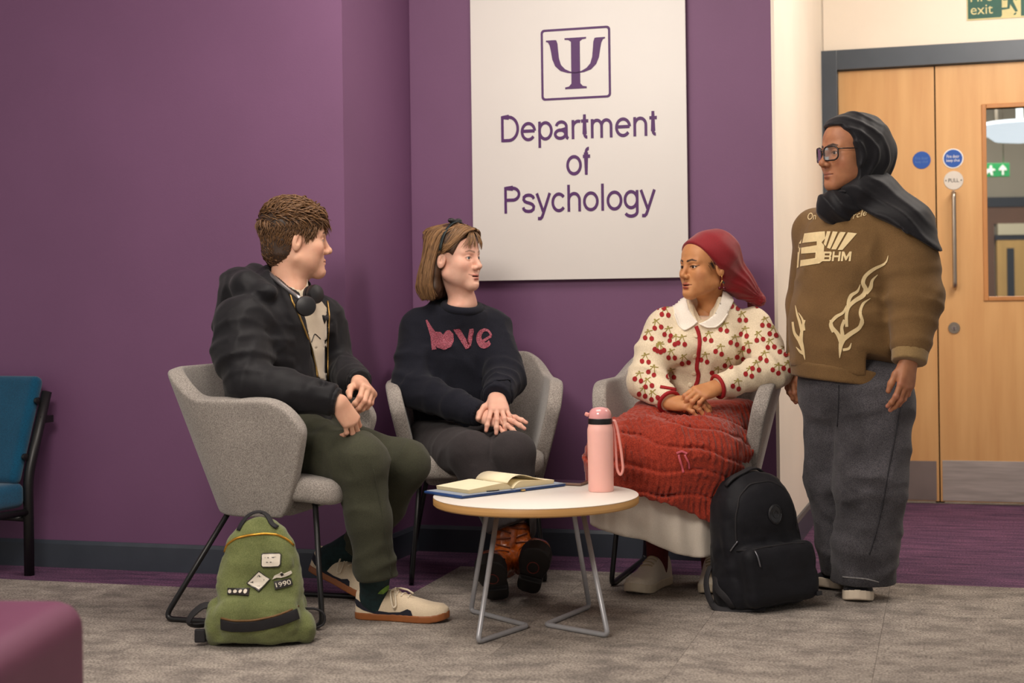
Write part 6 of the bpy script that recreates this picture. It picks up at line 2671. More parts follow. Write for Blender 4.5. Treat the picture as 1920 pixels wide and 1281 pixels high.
def front_paths(n, m=12, seed=8):
    """swept from the front parting back over the temples to the ears"""
    r_ = np.random.default_rng(seed)
    out = []
    for _ in range(n):
        q = r_.choice((-1, 1))
        t0 = r_.random()
        st = np.array((q * .006, .088 - .07 * t0, .106 + .021 * t0))
        md = np.array((q * (.056 + .010 * r_.random()), .068 - .045 * t0, .076 + .02 * t0))
        lw = np.array((q * (.079 + .006 * r_.random()), .032 - .035 * t0, .034 + .012 * r_.random()))
        en = np.array((q * .083, .000 - .03 * t0, .018 + .02 * r_.random()))
        K = np.array([st, st * .5 + md * .5 + np.array((q * .006, .006, .012)), md, lw, en]) + r_.normal(size=(5, 3)) * .002
        t = np.linspace(0, 4, m)
        out.append(np.stack([np.interp(t, np.arange(5), K[:, i]) for i in range(3)], 1))
    P = np.stack(out)
    for _ in range(2):
        P[:, 1:-1] = (P[:, :-2] + 2 * P[:, 1:-1] + P[:, 2:]) / 4
    return P


def fringe_paths(n, seed=9):
    r_ = np.random.default_rng(seed)
    out = []
    for _ in range(n):
        q = 1 if r_.random() < .6 else -1
        x = q * r_.uniform(.012, .058)
        z1 = .030 + .022 * r_.random()
        yy = lambda x_, z_: .030 + .060 * math.sqrt(max(.05, 1 - (x_ / .075) ** 2 - max(0, (z_ - .045) / .085) ** 2)) + .004
        K = [np.array((x * .35, yy(x * .35, .098), .100)), np.array((x * .75, yy(x * .75, .078) + .006, .080)), np.array((x, yy(x, .055) + .006, .055)), np.array((x * 1.12, yy(min(.07, abs(x) * 1.12), z1) + .004, z1))]
        K = np.array(K) + r_.normal(size=(4, 3)) * .0015
        t = np.linspace(0, 3, 10)
        out.append(np.stack([np.interp(t, np.arange(4), K[:, i]) for i in range(3)], 1))
    P = np.stack(out)
    for _ in range(2):
        P[:, 1:-1] = (P[:, :-2] + 2 * P[:, 1:-1] + P[:, 2:]) / 4
    return P


lst = [(Vh, Qh)]
for P_, a, b in ((bob_paths(1700), .0026, .0016), (front_paths(620), .0024, .0013), (fringe_paths(60), .0014, .0007)):
    lst.append(strands_vf(P_, a, b, 4, .6))
o_, Vs, Qs = 0, [], []
for v, q in lst:
    Vs.append(v)
    Qs.append(q + o_)
    o_ += len(v)
mi_ = np.zeros(sum(len(q) for _, q in lst), int)
mi_[:len(Qh)] = 1
np_mesh('hair', M_np(hd2.M, np.concatenate(Vs)), np.concatenate(Qs), [M_hair2, mat('brown_hair_depth', srgb(70, 48, 32), .5, noise=.3, scale=90, stretch=(1, 1, .2))], p2, matidx=mi_)
hbp = [hd2.w((.0965 * math.cos(a), -.004 + .014 * math.sin(a), .028 + .1105 * math.sin(a))) for a in np.linspace(.02, math.pi - .02, 30)]
tube('headband', hbp, .0045, mat('dark_teal_headband', srgb(28, 40, 42), 0.4, noise=0.1, scale=60), p2, 8, flat=(.010, .004), up=[(p - hd2.w((0, 0, 0.03))) for p in hbp])
F = Field((-.05, -.06, .10), (.05, .05, .17), .003)
for q in (-1, 1):
    F.ell((q * .022, -.002, .143), (.022, .009, .010), .006)
F.ell((0, -.002, .141), (.008, .008, .008), .004)
field_obj('hair_bow', F, M_bk, p2, hd2.M)
tag(p2, 'person with brown bob in navy love sweatshirt and tan boots seated in the recess', 'person')
# ------------------------------------------------------------------ person in the cherry cardigan
p3 = empty('person', C3)
SK3 = skin_mat('golden_skin', srgb(206, 146, 98), srgb(194, 132, 86))
M_knit = fabric_mat('cream_knit', srgb(240, 224, 196), srgb(224, 206, 176), 300, bump=0.5, big=0.03)
M_red = mat('cherry_red_trim', srgb(158, 20, 26), 0.8, noise=0.12, scale=160, bump=0.3, bscale=300)
M_stem = mat('olive_stem_yarn', srgb(158, 142, 72), 0.9, noise=0.1, scale=160)
n3 = at(1335, 570, 5.10)
hd3 = Head(at(1320, 502, 5.04), math.radians(-57), pitch=0.0, sc=0.895, neck=n3, jw=.94, nose=.92, nw=.045, lips=(166, 74, 72), brow=(46, 28, 20), lipk=.9, browk=.95, mouth=.0025, smile=.1, liner=1.0, face_w=1.0, lip_full=1.2)
h_, w_, c_, u_ = at(1302, 745, 5.14), at(1308, 700, 5.13), at(1318, 645, 5.11), at(1326, 598, 5.10)
sR, eR, wR = at(1246, 615, 5.08), at(1212, 714, 5.00), at(1252, 752, 4.89)
sL, eL, wL = at(1412, 612, 5.12), at(1452, 692, 4.95), at(1350, 724, 4.87)
d3 = D3.normalized()
f3 = (d3, 1.32)
lo, hi = bounds([h_, u_, sR, eR, wR, sL, eL, wL, n3], .15)
F = Field(lo, hi, .0058)
F.chain([h_, w_, c_, u_], [.135, .138, .146, .098], .04, flat=f3)
F.cap(sR, sL, .058, .058, .05)
F.cap(u_, n3 + Vector((0, 0, -.03)), .082, .068, .04)
for q, pp in ((-1, (1278, 652)), (1, (1352, 655))):
    F.ell(at(*pp, 5.02), (.058, .055, .055), .04)
F.chain([sR, (sR + eR) / 2, eR, wR], [.062, .062, .060, .040], .02)
F.chain([sL, (sL + eL) / 2, eL, wL], [.062, .062, .058, .038], .02)
Vc, Qc = F.mesh()
collar_bvh = BVHTree.FromPolygons([tuple(map(float, p)) for p in Vc], [tuple(map(int, q)) for q in Qc])
F.cap(n3 + Vector((-.004, -.004, -.03)), n3 + Vector((-.02, -.02, .1)), .050, .07, .008, 'sub')
for Yc in (4.92, 4.97, 5.02, 5.07):
    F.chain([at(1320, 556, Yc), at(1318, 588, Yc), at(1311, 604, Yc)], [.056, .034, .012], .006, 'sub')
F.disp(folds(.007, 9, 43))
F.disp(axial(sR, eR, .006, 3, 42, .3, 1))
F.disp(axial(eL, wL, .006, 3, 44, 0, .8))
F.plane(wR, wR - eR, .005, (np.array(wR) - .09, np.array(wR) + .09))
F.plane(wL, wL - eL, .005, (np.array(wL) - .075, np.array(wL) + .075))
F.plane(at(1302, 752, 5.10), (0, 0, -1), .01)
cg = field_obj('cardigan', F, M_knit, p3)
cgb = bvh_of(cg)
cuff(wR, eR, .042, .037, .035, M_knit, cg, rib=.0010, fr=900)
cuff(wL, eL, .042, .036, .035, M_knit, cg, rib=.0010, fr=900)
for b, a, r in ((wR, eR, .037), (wL, eL, .036)):
    d = (b - a).normalized()
    rib_ring('red_cuff_edge', b + d * .008, d, r, .0065, M_red, cg)
px_line('red_placket', [(1305, 612), (1309, 622), (1312, 640), (1309, 665), (1306, 690), (1310, 702), (1308, 715), (1302, 728), (1296, 736)], cgb, .005, M_red, cg, off=.002, flat=(.013, .006), sides=8)
px_line('red_hem', [(1238, 726), (1255, 729), (1278, 733)], cgb, .005, M_red, cg, off=.002, flat=(.012, .006), sides=8)
for x, y in ((1304, 630), (1302, 668), (1301, 700), (1294, 722)):
    q = px_cast(cgb, x, y, .001)
    if q:
        lathe('button', [(.001, 0), (.0075, .0004), (.008, .002), (.006, .0032), (.001, .0026)], mat('cream_button', srgb(236, 220, 188), 0.35, noise=0.05, scale=100), cg,
              M=Matrix.Translation(q[0]) @ q[1].to_track_quat('Z', 'Y').to_matrix().to_4x4(), n=16)
cherries = [(1239, 575, 0), (1247, 588, 0), (1233, 612, -.3), (1216, 632, 0), (1252, 626, .1), (1238, 655, -.2), (1278, 642, .1), (1234, 655, .3), (1259, 668, -.1), (1210, 676, 0), (1222, 698, .4), (1197, 710, .2), (1216, 722, -.3),
            (1205, 738, .2), (1227, 745, -.4), (1258, 704, 0), (1284, 678, -.3), (1357, 617, .1), (1392, 598, -.1), (1328, 635, .1), (1376, 642, .2), (1348, 659, .3), (1321, 674, .2), (1365, 684, .1), (1388, 669, .2), (1400, 653, .3),
            (1341, 700, .5), (1435, 608, -.1), (1415, 569, .3), (1445, 649, -.2), (1424, 635, -.3), (1432, 672, .2), (1404, 701, .2), (1395, 554, 0), (1455, 694, .4), (1378, 574, .2), (1449, 625, .1), (1468, 660, .3), (1380, 724, .3), (1475, 690, .2),
            (1417, 690, .1), (1262, 640, .5), (1395, 626, .2)]
red_vf, stem_vf = [], []
for x, y, a in cherries:
    ca, sa = math.cos(a), math.sin(a)
    T_ = lambda u, v: (x + u * ca - v * sa, y + u * sa + v * ca)
    l, r = T_(-6, 2), T_(6, 3.5)
    red_vf += [poly_vf([circ(l[0], l[1], 4.3, 4.8, 12, a)]), poly_vf([circ(r[0], r[1], 4.3, 4.8, 12, a)])]
    for p0_, p1_ in (((-5.5, -2), (-1, -9.5)), ((5.5, -1), (1, -10)), ((-7, -8.5), (8, -12.5))):
        a0, a1 = Vector(T_(*p0_)), Vector(T_(*p1_))
        nn = Vector((-(a1 - a0).y, (a1 - a0).x)).normalized() * .75
        stem_vf.append(poly_vf([[tuple(a0 - nn), tuple(a1 - nn), tuple(a1 + nn), tuple(a0 + nn)]]))
    t = T_(-1, -13)
    stem_vf.append(poly_vf([circ(t[0], t[1], 2, 1.6, 8)]))
tag(px_print('cherry_print', red_vf, cgb, M_red, cg, 4, .0018), kind='stuff')
tag(px_print('stem_print', stem_vf, cgb, M_stem, cg, 4, .0015), kind='stuff')
# white collar, lace edged
M_coll = fabric_mat('white_cotton_collar', srgb(246, 238, 226), srgb(236, 226, 212), 500, bump=0.1, big=.03)
cl1 = [(1284, 551), (1290, 549), (1289, 566), (1293, 582), (1300, 594), (1308, 604), (1298, 613), (1283, 623), (1272, 612), (1264, 592), (1262, 570), (1266, 556)]
cl2 = [(1355, 539), (1366, 542), (1382, 548), (1372, 568), (1362, 590), (1352, 606), (1342, 615), (1326, 615), (1312, 608), (1326, 601), (1340, 590), (1348, 572), (1353, 556)]
for c in (cl1, cl2):
    o = px_print('collar', [poly_vf([c])], collar_bvh, M_coll, cg, 4, .006)
    sd = o.modifiers.new('s', 'SOLIDIFY')
    sd.thickness = .006
    sd.offset = 0
for c in ([(1264, 592), (1272, 612), (1283, 623), (1298, 613), (1308, 604)], [(1312, 608), (1326, 615), (1342, 615), (1352, 606), (1362, 590)]):
    px_line('lace_edge', c, collar_bvh, .0035, M_coll, cg, 6, .008)
# pale top under the collar
F = Field(np.array(n3) - .12, np.array(n3) + .12, .005)
F.cap(u_, n3 + Vector((0, 0, -.05)), .082, .066, .02, flat=f3)
F.plane(at(1318, 596, 5.03), (-.05, -.25, 1), .01)
field_obj('undershirt', F, fabric_mat('pale_pink_top', srgb(232, 204, 184), srgb(224, 194, 172), 500, bump=.1), p3)

# tiered skirt
M_rust = fabric_mat('rust_crinkle_cotton', srgb(168, 60, 40), srgb(130, 42, 28), 260, bump=0.5, big=0.12)
M_slip = fabric_mat('white_underskirt', srgb(236, 226, 212), srgb(226, 214, 198), 500, bump=0.1, big=.04)
kR, kL = at(1165, 852, 4.74), at(1322, 856, 4.72)
tR, tL = at(1245, 800, 5.10), at(1350, 795, 5.08)
hemR, hemL = at(1152, 945, 4.74), at(1322, 985, 4.74)
lo, hi = bounds([kR, kL, tR, tL, hemR, hemL, at(1250, 1060, 4.75)], .16)
F = Field(lo, hi, .005)
F.cap(tR, tL, .110, .110, .05)
F.chain([tR, kR], [.108, .088], .05)
F.chain([tL, kL], [.112, .094], .05)
F.cap((tR + tL) / 2, (kR + kL) / 2 + Vector((0, 0, -.012)), .10, .085, .07)
F.cap(kR, kL, .085, .088, .05)
F.chain([kR + Vector((.0, .01, 0)), hemR], [.090, .108], .05)
F.chain([kL + Vector((-.005, .01, 0)), hemL + Vector((-.01, 0, 0))], [.096, .085], .05)
F.cap((kR + kL) / 2, (hemR + hemL) / 2, .09, .11, .08)
F.chain([at(1372, 850, 4.88), at(1350, 940, 4.84)], [.05, .05], .06)
Lp0 = np.array(at(1290, 800, 4.9))


def drop_of(P):
    """distance travelled down the cloth from the waist: along the lap, then down the front"""
    lap = np.clip(5.12 - P[:, 1], 0, .34)
    down = np.clip(Lp0[2] - P[:, 2], -.05, 1)
    return lap * .55 + down - .20 * (P[:, 0] - Lp0[0]) + .05 * (vnoise(P, 6, 50) - .5) + .02 * (vnoise(P, 17, 49) - .5)


def skirt_disp(P):
    s_ = drop_of(P)
    tiers = [.11, .175, .245, .315, .40]
    tier = np.zeros(len(P), np.float32)
    for t in tiers:
        tier -= .007 * sstep(t - .003, t + .005, s_) * np.exp(-np.maximum(s_ - t, 0) / .035)
        tier += .009 * np.exp(-((s_ - t) / .005) ** 2)
    w = vnoise(P, 8, 51)
    ph = (P[:, 0] + .3 * P[:, 1]) * 300 + 9 * vnoise(P, 9, 52) + 30 * vnoise(P * np.array((1, 1, .25), np.float32), 3, 55)
    pl = np.abs(np.sin(ph * .5)) ** 1.5 * (.5 + vnoise(P, 14, 56))
    cr = ridge(P, (80, 80, 22), 53)
    return tier - .0055 * (pl - .4) - .006 * (cr ** 2 - .35) - .013 * (ridge(P, (11, 11, 6), 54) ** 2 - .3)


F.disp(skirt_disp)


def hem_cut(X, Y, Z):
    # lower edge of the rust layer rises to the left in the photograph
    xs = [at(1085, 0, 4.7).x, at(1190, 0, 4.7).x, at(1260, 0, 4.7).x, at(1300, 0, 4.7).x, at(1345, 0, 4.7).x, at(1400, 0, 4.7).x]
    zs = [at(1085, 925, 4.66).z, at(1190, 930, 4.66).z, at(1250, 952, 4.66).z, at(1300, 975, 4.66).z, at(1340, 982, 4.66).z, at(1395, 905, 4.8).z]
    return np.interp(X.ravel(), xs, zs).reshape(X.shape) - Z + .003 * np.sin(X * 70) + .0025 * np.sin(X * 203 + 1) + 0 * Y


F.func(F.lo, F.lo + F.n * F.h, hem_cut, .003, 'and')
F.plane(at(1300, 748, 5.1), (0, 0, 1), .02)
skirt = field_obj('skirt', F, M_rust, p3)
skb = bvh_of(skirt)
M_rib = mat('pink_ribbon', srgb(208, 92, 104), 0.4, noise=0.06, scale=60)
px_line('ribbon', [(1272, 852), (1276, 868), (1281, 887)], skb, .003, M_rib, skirt, 5, .004, flat=(.007, .0015), sides=8)
px_line('ribbon', [(1284, 852), (1290, 866), (1292, 880)], skb, .003, M_rib, skirt, 5, .004, flat=(.006, .0015), sides=8)
px_line('ribbon', [(1268, 850), (1278, 846), (1290, 851)], skb, .003, M_rib, skirt, 5, .005, flat=(.007, .0025), sides=8)
lo, hi = bounds([kR, kL, at(1120, 1010, 4.74), at(1330, 1060, 4.74)], .14)
F = Field(lo, hi, .006)
u1, u2 = at(1160, 900, 4.77), at(1165, 985, 4.77)
F.chain([u1, u2 + Vector((.01, 0, 0))], [.09, .103], .06)
F.chain([at(1310, 930, 4.78), at(1298, 1045, 4.78)], [.085, .085], .06)
F.cap(at(1235, 920, 4.78), at(1232, 1010, 4.78), .09, .10, .06)
F.disp(lambda P: -.011 * np.abs(np.sin(P[:, 0] * 38 + 3 * vnoise(P * np.array((1, 1, .3), np.float32), 8, 61))) ** 2 - .004 * (ridge(P, (26, 26, 7), 62) - .4) + .005)


def slip_cut(X, Y, Z):
    xs = [at(p, 0, 4.7).x for p in (1095, 1150, 1195, 1250, 1290, 1340)]
    zs = [at(1100, 992, 4.68).z, at(1150, 1005, 4.68).z, at(1190, 1014, 4.68).z, at(1245, 1040, 4.68).z, at(1285, 1049, 4.68).z, at(1340, 1047, 4.68).z]
    return np.interp(X.ravel(), xs, zs).reshape(X.shape) - Z + 0 * Y


F.func(F.lo, F.lo + F.n * F.h, slip_cut, .003, 'and')
field_obj('underskirt', F, M_slip, p3)
# trainers
M_tr = fabric_mat('white_leather_trainer', srgb(226, 214, 196), srgb(214, 202, 184), 400, bump=.05, big=.06, rough=.5)
M_trs = mat('cream_trainer_sole', srgb(216, 202, 178), 0.55, noise=0.06, scale=30)
M_trl = mat('beige_trainer_laces', srgb(176, 158, 128), 0.8, noise=0.1, scale=200)
th, tt = on_floor(1252, 1092), on_floor(1186, 1117)
dd = (tt - th)
tt = th + Vector((dd.x, dd.y, 0)).normalized() * .25
sft = on_floor(1184, 1116) - tt
th += sft * .75
tt += sft * .75
MT, LT = make_shoe(p3, th, tt, (0, 0, 1), M_tr, M_trs, L=.25, m_lace=M_trl, lace_loop=False, ankle_h=.10, toe_h=.058, sole_t=.028, wf=1.08, name='trainer')
MT2, LT2 = make_shoe(p3, Vector((.66, 5.02, 0)), Vector((.63, 4.78, 0)), (0, 0, 1), M_tr, M_trs, L=.25, m_lace=M_trl, ankle_h=.10, toe_h=.058, sole_t=.028, wf=1.05, name='trainer')
aR, aL = MT @ Vector((0, .058, .085)), MT2 @ Vector((0, .058, .085))
for a, M_ in ((aR, MT), (aL, MT2)):
    Fs = Field(*bounds([a], .15), .006)
    Fs.cap(M_ @ Vector((0, .065, .04)), a + Vector((0, .02, .10)), .034, .040, .01)
    field_obj('sock', Fs, mat('dark_red_sock', srgb(90, 26, 26), 0.9, noise=0.15, scale=120), p3)
# hands in the lap
wl3, wr3 = wL + (wL - eL).normalized() * .010, wR + (wR - eR).normalized() * .010
hr3 = build_hand(wr3, at(1325, 756, 4.80) - wr3, Vector((-.1, -.55, .8)), 1, .9, curl=((.45, .6, .4), (.5, .65, .4), (.5, .7, .4), (.5, .7, .4)), spread=(.06, .0, -.05, -.10), thumb=((-.45, .85, -.1), .4, .2), fore=eR)
hl3 = build_hand(wl3, at(1286, 745, 4.80) - wl3, Vector((.1, -.5, .85)), -1, .9, curl=((.5, .7, .4), (.55, .75, .4), (.55, .8, .4), (.55, .8, .4)), spread=(.06, .0, -.05, -.10), thumb=((-.5, .8, -.2), .4, .25), fore=eL)
core = core_body([(h_, c_, .09, .08), (c_, n3, .07, .045), (sR, sL, .04, .04), (sR, eR, .04, .035), (eR, wR, .032, .024), (sL, eL, .04, .035), (eL, wL, .032, .024),
                  (tR, kR, .07, .05), (tL, kL, .07, .05), (tR, tL, .07, .07), (kR, aR + Vector((0, .03, .13)), .04, .014), (kL, aL + Vector((0, .02, .13)), .04, .014)])
V, Q, T = merge_np([hd3.mesh(), hr3, hl3, core])
np_mesh('body', V, Q, SK3, p3, T)
hd3.eyes(p3, (-.05, 1, 0), M_irisb)
F = Field((-.03, .05, -.085), (.03, .095, -.05), .002)
F.ell((0, .0730, -.0640), (.0135, .0105, .0022), 0)
field_obj('teeth', F, mat('teeth_white', srgb(226, 216, 202), 0.3, noise=0.03, scale=300), p3, hd3.M)
# red headscarf gathered behind, ear and neck free
M_scarf = fabric_mat('crimson_scarf', srgb(138, 22, 32), srgb(116, 16, 26), 600, bump=.08, rough=.6, big=.10)
F = Field((-.14, -.30, -.22), (.14, .12, .16), .0034)
F.ell(hair_c, hair_r + .010, 0)
F.ell((0, .03, .045), np.array((.062, .055, .055)) + .006, .03)
F.ell((0, -.050, .040), (.078, .082, .082), .04)
ex = hd3.inv @ at(1425, 562, 5.12)
ey = hd3.inv @ at(1360, 520, 5.12)
F.chain([(0, -.06, .045), (ey.x * .6, ey.y * .8 - .01, .0), ex], [.086, .062, .016], .05)
F.chain([(0, -.07, -.01), (ex.x * .5, ex.y * .62, -.06), (ex.x * .94, ex.y * .95, ex.z + .0)], [.060, .042, .014], .04)


def scarf_cut(X, Y, Z):
    # the front edge runs from the hairline down behind the ear
    ye = np.interp(Z.ravel(), [-.2, -.06, -.03, .0, .03, .06, .085, .10, .16], [-.05, -.045, -.034, -.006, .022, .048, .066, .078, .09]).reshape(Z.shape)
    return (Y - ye) * .8 + 0 * X


F.func(F.lo, F.lo + F.n * F.h, scarf_cut, .006, 'and')


def scarf_folds(P):
    t = np.arctan2(P[:, 2] - ex.z, P[:, 1] - ex.y)
    return -.0035 * np.abs(np.sin(t * 16 + 3 * vnoise(P, 8, 71))) ** 3 * sstep(.06, -.08, P[:, 1]) - .0025 * (ridge(P, 14, 72) - .4)


F.disp(scarf_folds)
scarf = field_obj('headscarf', F, M_scarf, p3, hd3.M)
# loose end of the scarf hanging behind the elbow
tl_ = [at(1410, 565, 5.20), at(1418, 620, 5.20), at(1448, 680, 5.14), at(1480, 702, 5.07), at(1491, 731, 5.05)]
F = Field(*bounds(tl_, .06), .005)
F.chain(tl_, [.016, .020, .022, .022, .010], .02, flat=((.3, 1, 0), 1.5))
F.disp(folds(.004, 18, 77))
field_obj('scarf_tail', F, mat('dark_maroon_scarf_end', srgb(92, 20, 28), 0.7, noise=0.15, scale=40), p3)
# small lock of hair before the ear, cherry earring
r_ = np.random.default_rng(3)
for q in (-1, 1):
    P_ = []
    for i in range(14):
        y0, z0 = .026 + .006 * r_.normal(), .018 + .004 * r_.normal()
        P_.append([(q * (.0715 + .0006 * j), y0 - .0028 * j, z0 - .0050 * j) for j in range(6)])
    v, qd = strands_vf(np.array(P_), .0009, .0003, 4)
    tag(np_mesh('sideburn', M_np(hd3.M, v), qd, mat('dark_hair_lock', srgb(44, 28, 22), 0.5, noise=.2, scale=80), p3), kind='stuff')
lobe = hd3.w((-.083, -.014, -.033))
M_gold = mat('gold_wire', srgb(206, 164, 90), 0.3, metal=.9, noise=.05, scale=60)
if at(1332, 520, 5).x - lobe.x > .2:
    lobe = hd3.w((.083, -.014, -.033))
er = empty('cherry_earring', lobe)
tube('ear_hook', [lobe + Vector((0, -.004, .004)), lobe + Vector((0, -.008, -.004)), lobe + Vector((0, -.008, -.014))], .0010, M_gold, er, 6)
for dx in (-.007, .007):
    tube('stem', [lobe + Vector((0, -.008, -.014)), lobe + Vector((dx * .6, -.008, -.026)), lobe + Vector((dx, -.008, -.036))], .0009, M_gold, er, 6)
    lathe('cherry_bead', [(.0005, -.0062), (.0035, -.0055), (.0058, -.002), (.0062, .001), (.0045, .0045), (.0012, .005)], mat('dark_red_enamel', srgb(84, 12, 26), 0.15, noise=.1, scale=60), er, lobe + Vector((dx, -.008, -.041)), 16)
lf = [lobe + Vector(p) for p in ((.001, -.009, -.016), (.006, -.009, -.019), (.010, -.009, -.024), (.007, -.009, -.026), (.002, -.009, -.022))]
from_py('leaf', lf + [p + Vector((0, .0012, 0)) for p in lf], [tuple(range(5)), tuple(range(9, 4, -1))] + [(i, (i + 1) % 5, 5 + (i + 1) % 5, 5 + i) for i in range(5)], mat('dark_green_enamel', srgb(24, 52, 38), 0.2, noise=.1, scale=60), er)
tag(er, 'dangling cherry earring on gold wire below the red headscarf', 'earring')
tag(p3, 'person in red headscarf, cherry-print cream cardigan and tiered rust skirt, seated', 'person')
# ------------------------------------------------------------------ standing person in the brown sweatshirt
p4 = empty('person', (1.05, 4.75, 0))
SK4 = skin_mat('brown_skin', srgb(178, 122, 88), srgb(162, 106, 76))
M_brn = fabric_mat('brown_fleece', srgb(122, 94, 60), srgb(106, 80, 50), 520, bump=0.2, big=0.10, sheen=.1)
M_denim = fabric_mat('washed_black_denim', srgb(88, 85, 88), srgb(50, 49, 55), 480, bump=0.3, big=0.38, sheen=.08)
M_cuffb = fabric_mat('cuff_inside_fleece', srgb(150, 124, 84), srgb(136, 110, 72), 520, bump=0.3, big=.05)
n4 = at(1606, 380, 4.76)
hd4 = Head(at(1594, 289, 4.73), math.radians(-69), pitch=-.03, sc=0.985, neck=n4, jw=1.1, nose=1.1, nw=.052, lips=(140, 78, 70), brow=(36, 24, 20), lipk=.75, browk=.95, face_w=1.10, beard=.0)
f4 = Vector((-.62, -.785, 0)).normalized()
h_, w_, c_, u_ = at(1582, 712, 4.79), at(1590, 610, 4.79), at(1600, 490, 4.78), at(1610, 420, 4.77)
sL, eL, wL = at(1690, 432, 4.68), at(1716, 560, 4.63), at(1706, 664, 4.57)
sR, eR, wR = at(1532, 440, 4.92), at(1512, 570, 5.02), at(1502, 664, 5.00)
lo, hi = bounds([h_, u_, sL, eL, wL, sR, eR, wR, n4], .19)
F = Field(lo, hi, .0064)
fl4 = (f4, 1.22)
F.chain([h_, w_, c_, u_], [.172, .176, .172, .120], .05, flat=fl4)
F.cap(sL, sR, .080, .080, .05)
F.cap(u_, n4 + Vector((0, 0, -.02)), .10, .075, .05)
F.disp(folds(.010, 7, 83))
F.plane(at(1582, 700, 4.79), (-.14, 0, -1), .008)
F.chain([sL, (sL + eL) / 2 + Vector((.006, 0, 0)), eL, wL], [.086, .088, .086, .056], .02)
F.chain([sR, eR, wR], [.075, .066, .05], .02)
F.disp(axial(sL, eL, .004, 2.2, 82, .45, 1.1))
F.disp(axial(eL, wL, .006, 2.6, 84, 0, .95))
F.plane(wL, wL - eL, .006, (np.array(wL) - .11, np.array(wL) + .11))
sw4 = field_obj('sweatshirt', F, M_brn, p4)
sb4 = bvh_of(sw4)
F = Field(np.array(h_) - np.array((.25, .25, .1)), np.array(h_) + np.array((.25, .25, .1)), .005)
F.cap(h_ + Vector((0, 0, -.05)), h_ + Vector((0, 0, .08)), .168, .175, 0, flat=fl4)
F.plane(at(1582, 716, 4.79), (-.14, 0, -1), .006)
F.plane(at(1582, 688, 4.79), (.14, 0, 1), .006)
F.disp(lambda P: -.004 * (ridge(P, 12, 88) - .4))
field_obj('hem_band', F, M_brn, sw4)
cuff(wL + (wL - eL).normalized() * .018, eL, .056, .053, .030, M_cuffb, sw4, 'rolled_cuff', rib=.0006)
# prints
M_prt = mat('cream_screen_print', srgb(226, 202, 154), 0.75, noise=0.05, scale=80)
P3 = [(1509, 438), (1547, 434), (1548, 447), (1541, 455), (1546, 461), (1544, 489), (1537, 494), (1501, 500), (1502, 488), (1529, 484), (1530, 474), (1503, 476), (1503, 465), (1532, 460), (1532, 453), (1505, 456)]
logo = [poly_vf([P3]), poly_vf([[(1551, 434), (1558, 434), (1549, 462), (1545, 458)]]), poly_vf([[(1562, 434), (1571, 435), (1557, 467), (1551, 465)]]),
        poly_vf([[(1575, 435), (1586, 436), (1568, 468), (1559, 468)]]), poly_vf([[(1590, 436), (1607, 438), (1580, 469), (1571, 469)]]),
        poly_vf([[(1499, 456), (1504, 449), (1500, 478), (1498, 501), (1495, 503), (1497, 470)]])]
px_print('number_print', logo, sb4, M_prt, sw4, 4, .0018)


def block(letter, x, y, w, h):
    t = 3.6
    L_ = {'B': [[(0, 0), (w - 1.5, 0), (w, 2), (w, h / 2 - 1), (w - 1.5, h / 2), (w, h / 2 + 1), (w, h - 2), (w - 1.5, h), (0, h)], [(t, t), (t, h / 2 - 1.6), (w - t, h / 2 - 1.6), (w - t, t)], [(t, h / 2 + 1.6), (t, h - t), (w - t, h - t), (w - t, h / 2 + 1.6)]],
          'H': [[(0, 0), (t, 0), (t, h / 2 - 1.8), (w - t, h / 2 - 1.8), (w - t, 0), (w, 0), (w, h), (w - t, h), (w - t, h / 2 + 1.8), (t, h / 2 + 1.8), (t, h), (0, h)]],
          'M': [[(0, h), (0, 0), (t + .6, 0), (w / 2, h * .52), (w - t - .6, 0), (w, 0), (w, h), (w - t, h), (w - t, h * .42), (w / 2 + 1, h * .92), (w / 2 - 1, h * .92), (t, h * .42), (t, h)]]}[letter]
    return poly_vf([[(x + a - .12 * (b - h), y + b) for a, b in lp_] for lp_ in L_])


px_print('letter_print', [block('B', 1542, 472, 16, 18), block('H', 1560, 472, 15, 18), block('M', 1577, 472, 18, 18)], sb4, M_prt, sw4, 4, .0018)
px_print('script_print', [quad_text('rcle', (1599, 411), (1624, 404), (1602, 399)), quad_text('On', (1514, 413), (1530, 412), (1516, 400))], sb4, M_prt, sw4, 4, .0018)


def taper(pts, ws):
    n = len(pts)
    P = [Vector(p) for p in pts]
    out = []
    # smooth the centre line
    Q_ = []
    for i in range(n - 1):
        p0, p1, p2, p3_ = P[max(i - 1, 0)], P[i], P[i + 1], P[min(i + 2, n - 1)]
        for k in range(5):
            t = k / 5
            Q_.append((0.5 * ((2 * p1) + (-p0 + p2) * t + (2 * p0 - 5 * p1 + 4 * p2 - p3_) * t * t + (-p0 + 3 * p1 - 3 * p2 + p3_) * t ** 3), ws[i] * (1 - t) + ws[i + 1] * t))
    Q_.append((P[-1], ws[-1]))
    V, F_ = [], []
    for i, (p, w) in enumerate(Q_):
        t = (Q_[min(i + 1, len(Q_) - 1)][0] - Q_[max(i - 1, 0)][0]).normalized()
        nn = Vector((-t.y, t.x)) * max(w * 1.25, .3) / 2
        V += [(p.x + nn.x, p.y + nn.y, 0), (p.x - nn.x, p.y - nn.y, 0)]
    for i in range(len(Q_) - 1):
        F_.append((2 * i, 2 * i + 1, 2 * i + 3, 2 * i + 2))
    return V, F_


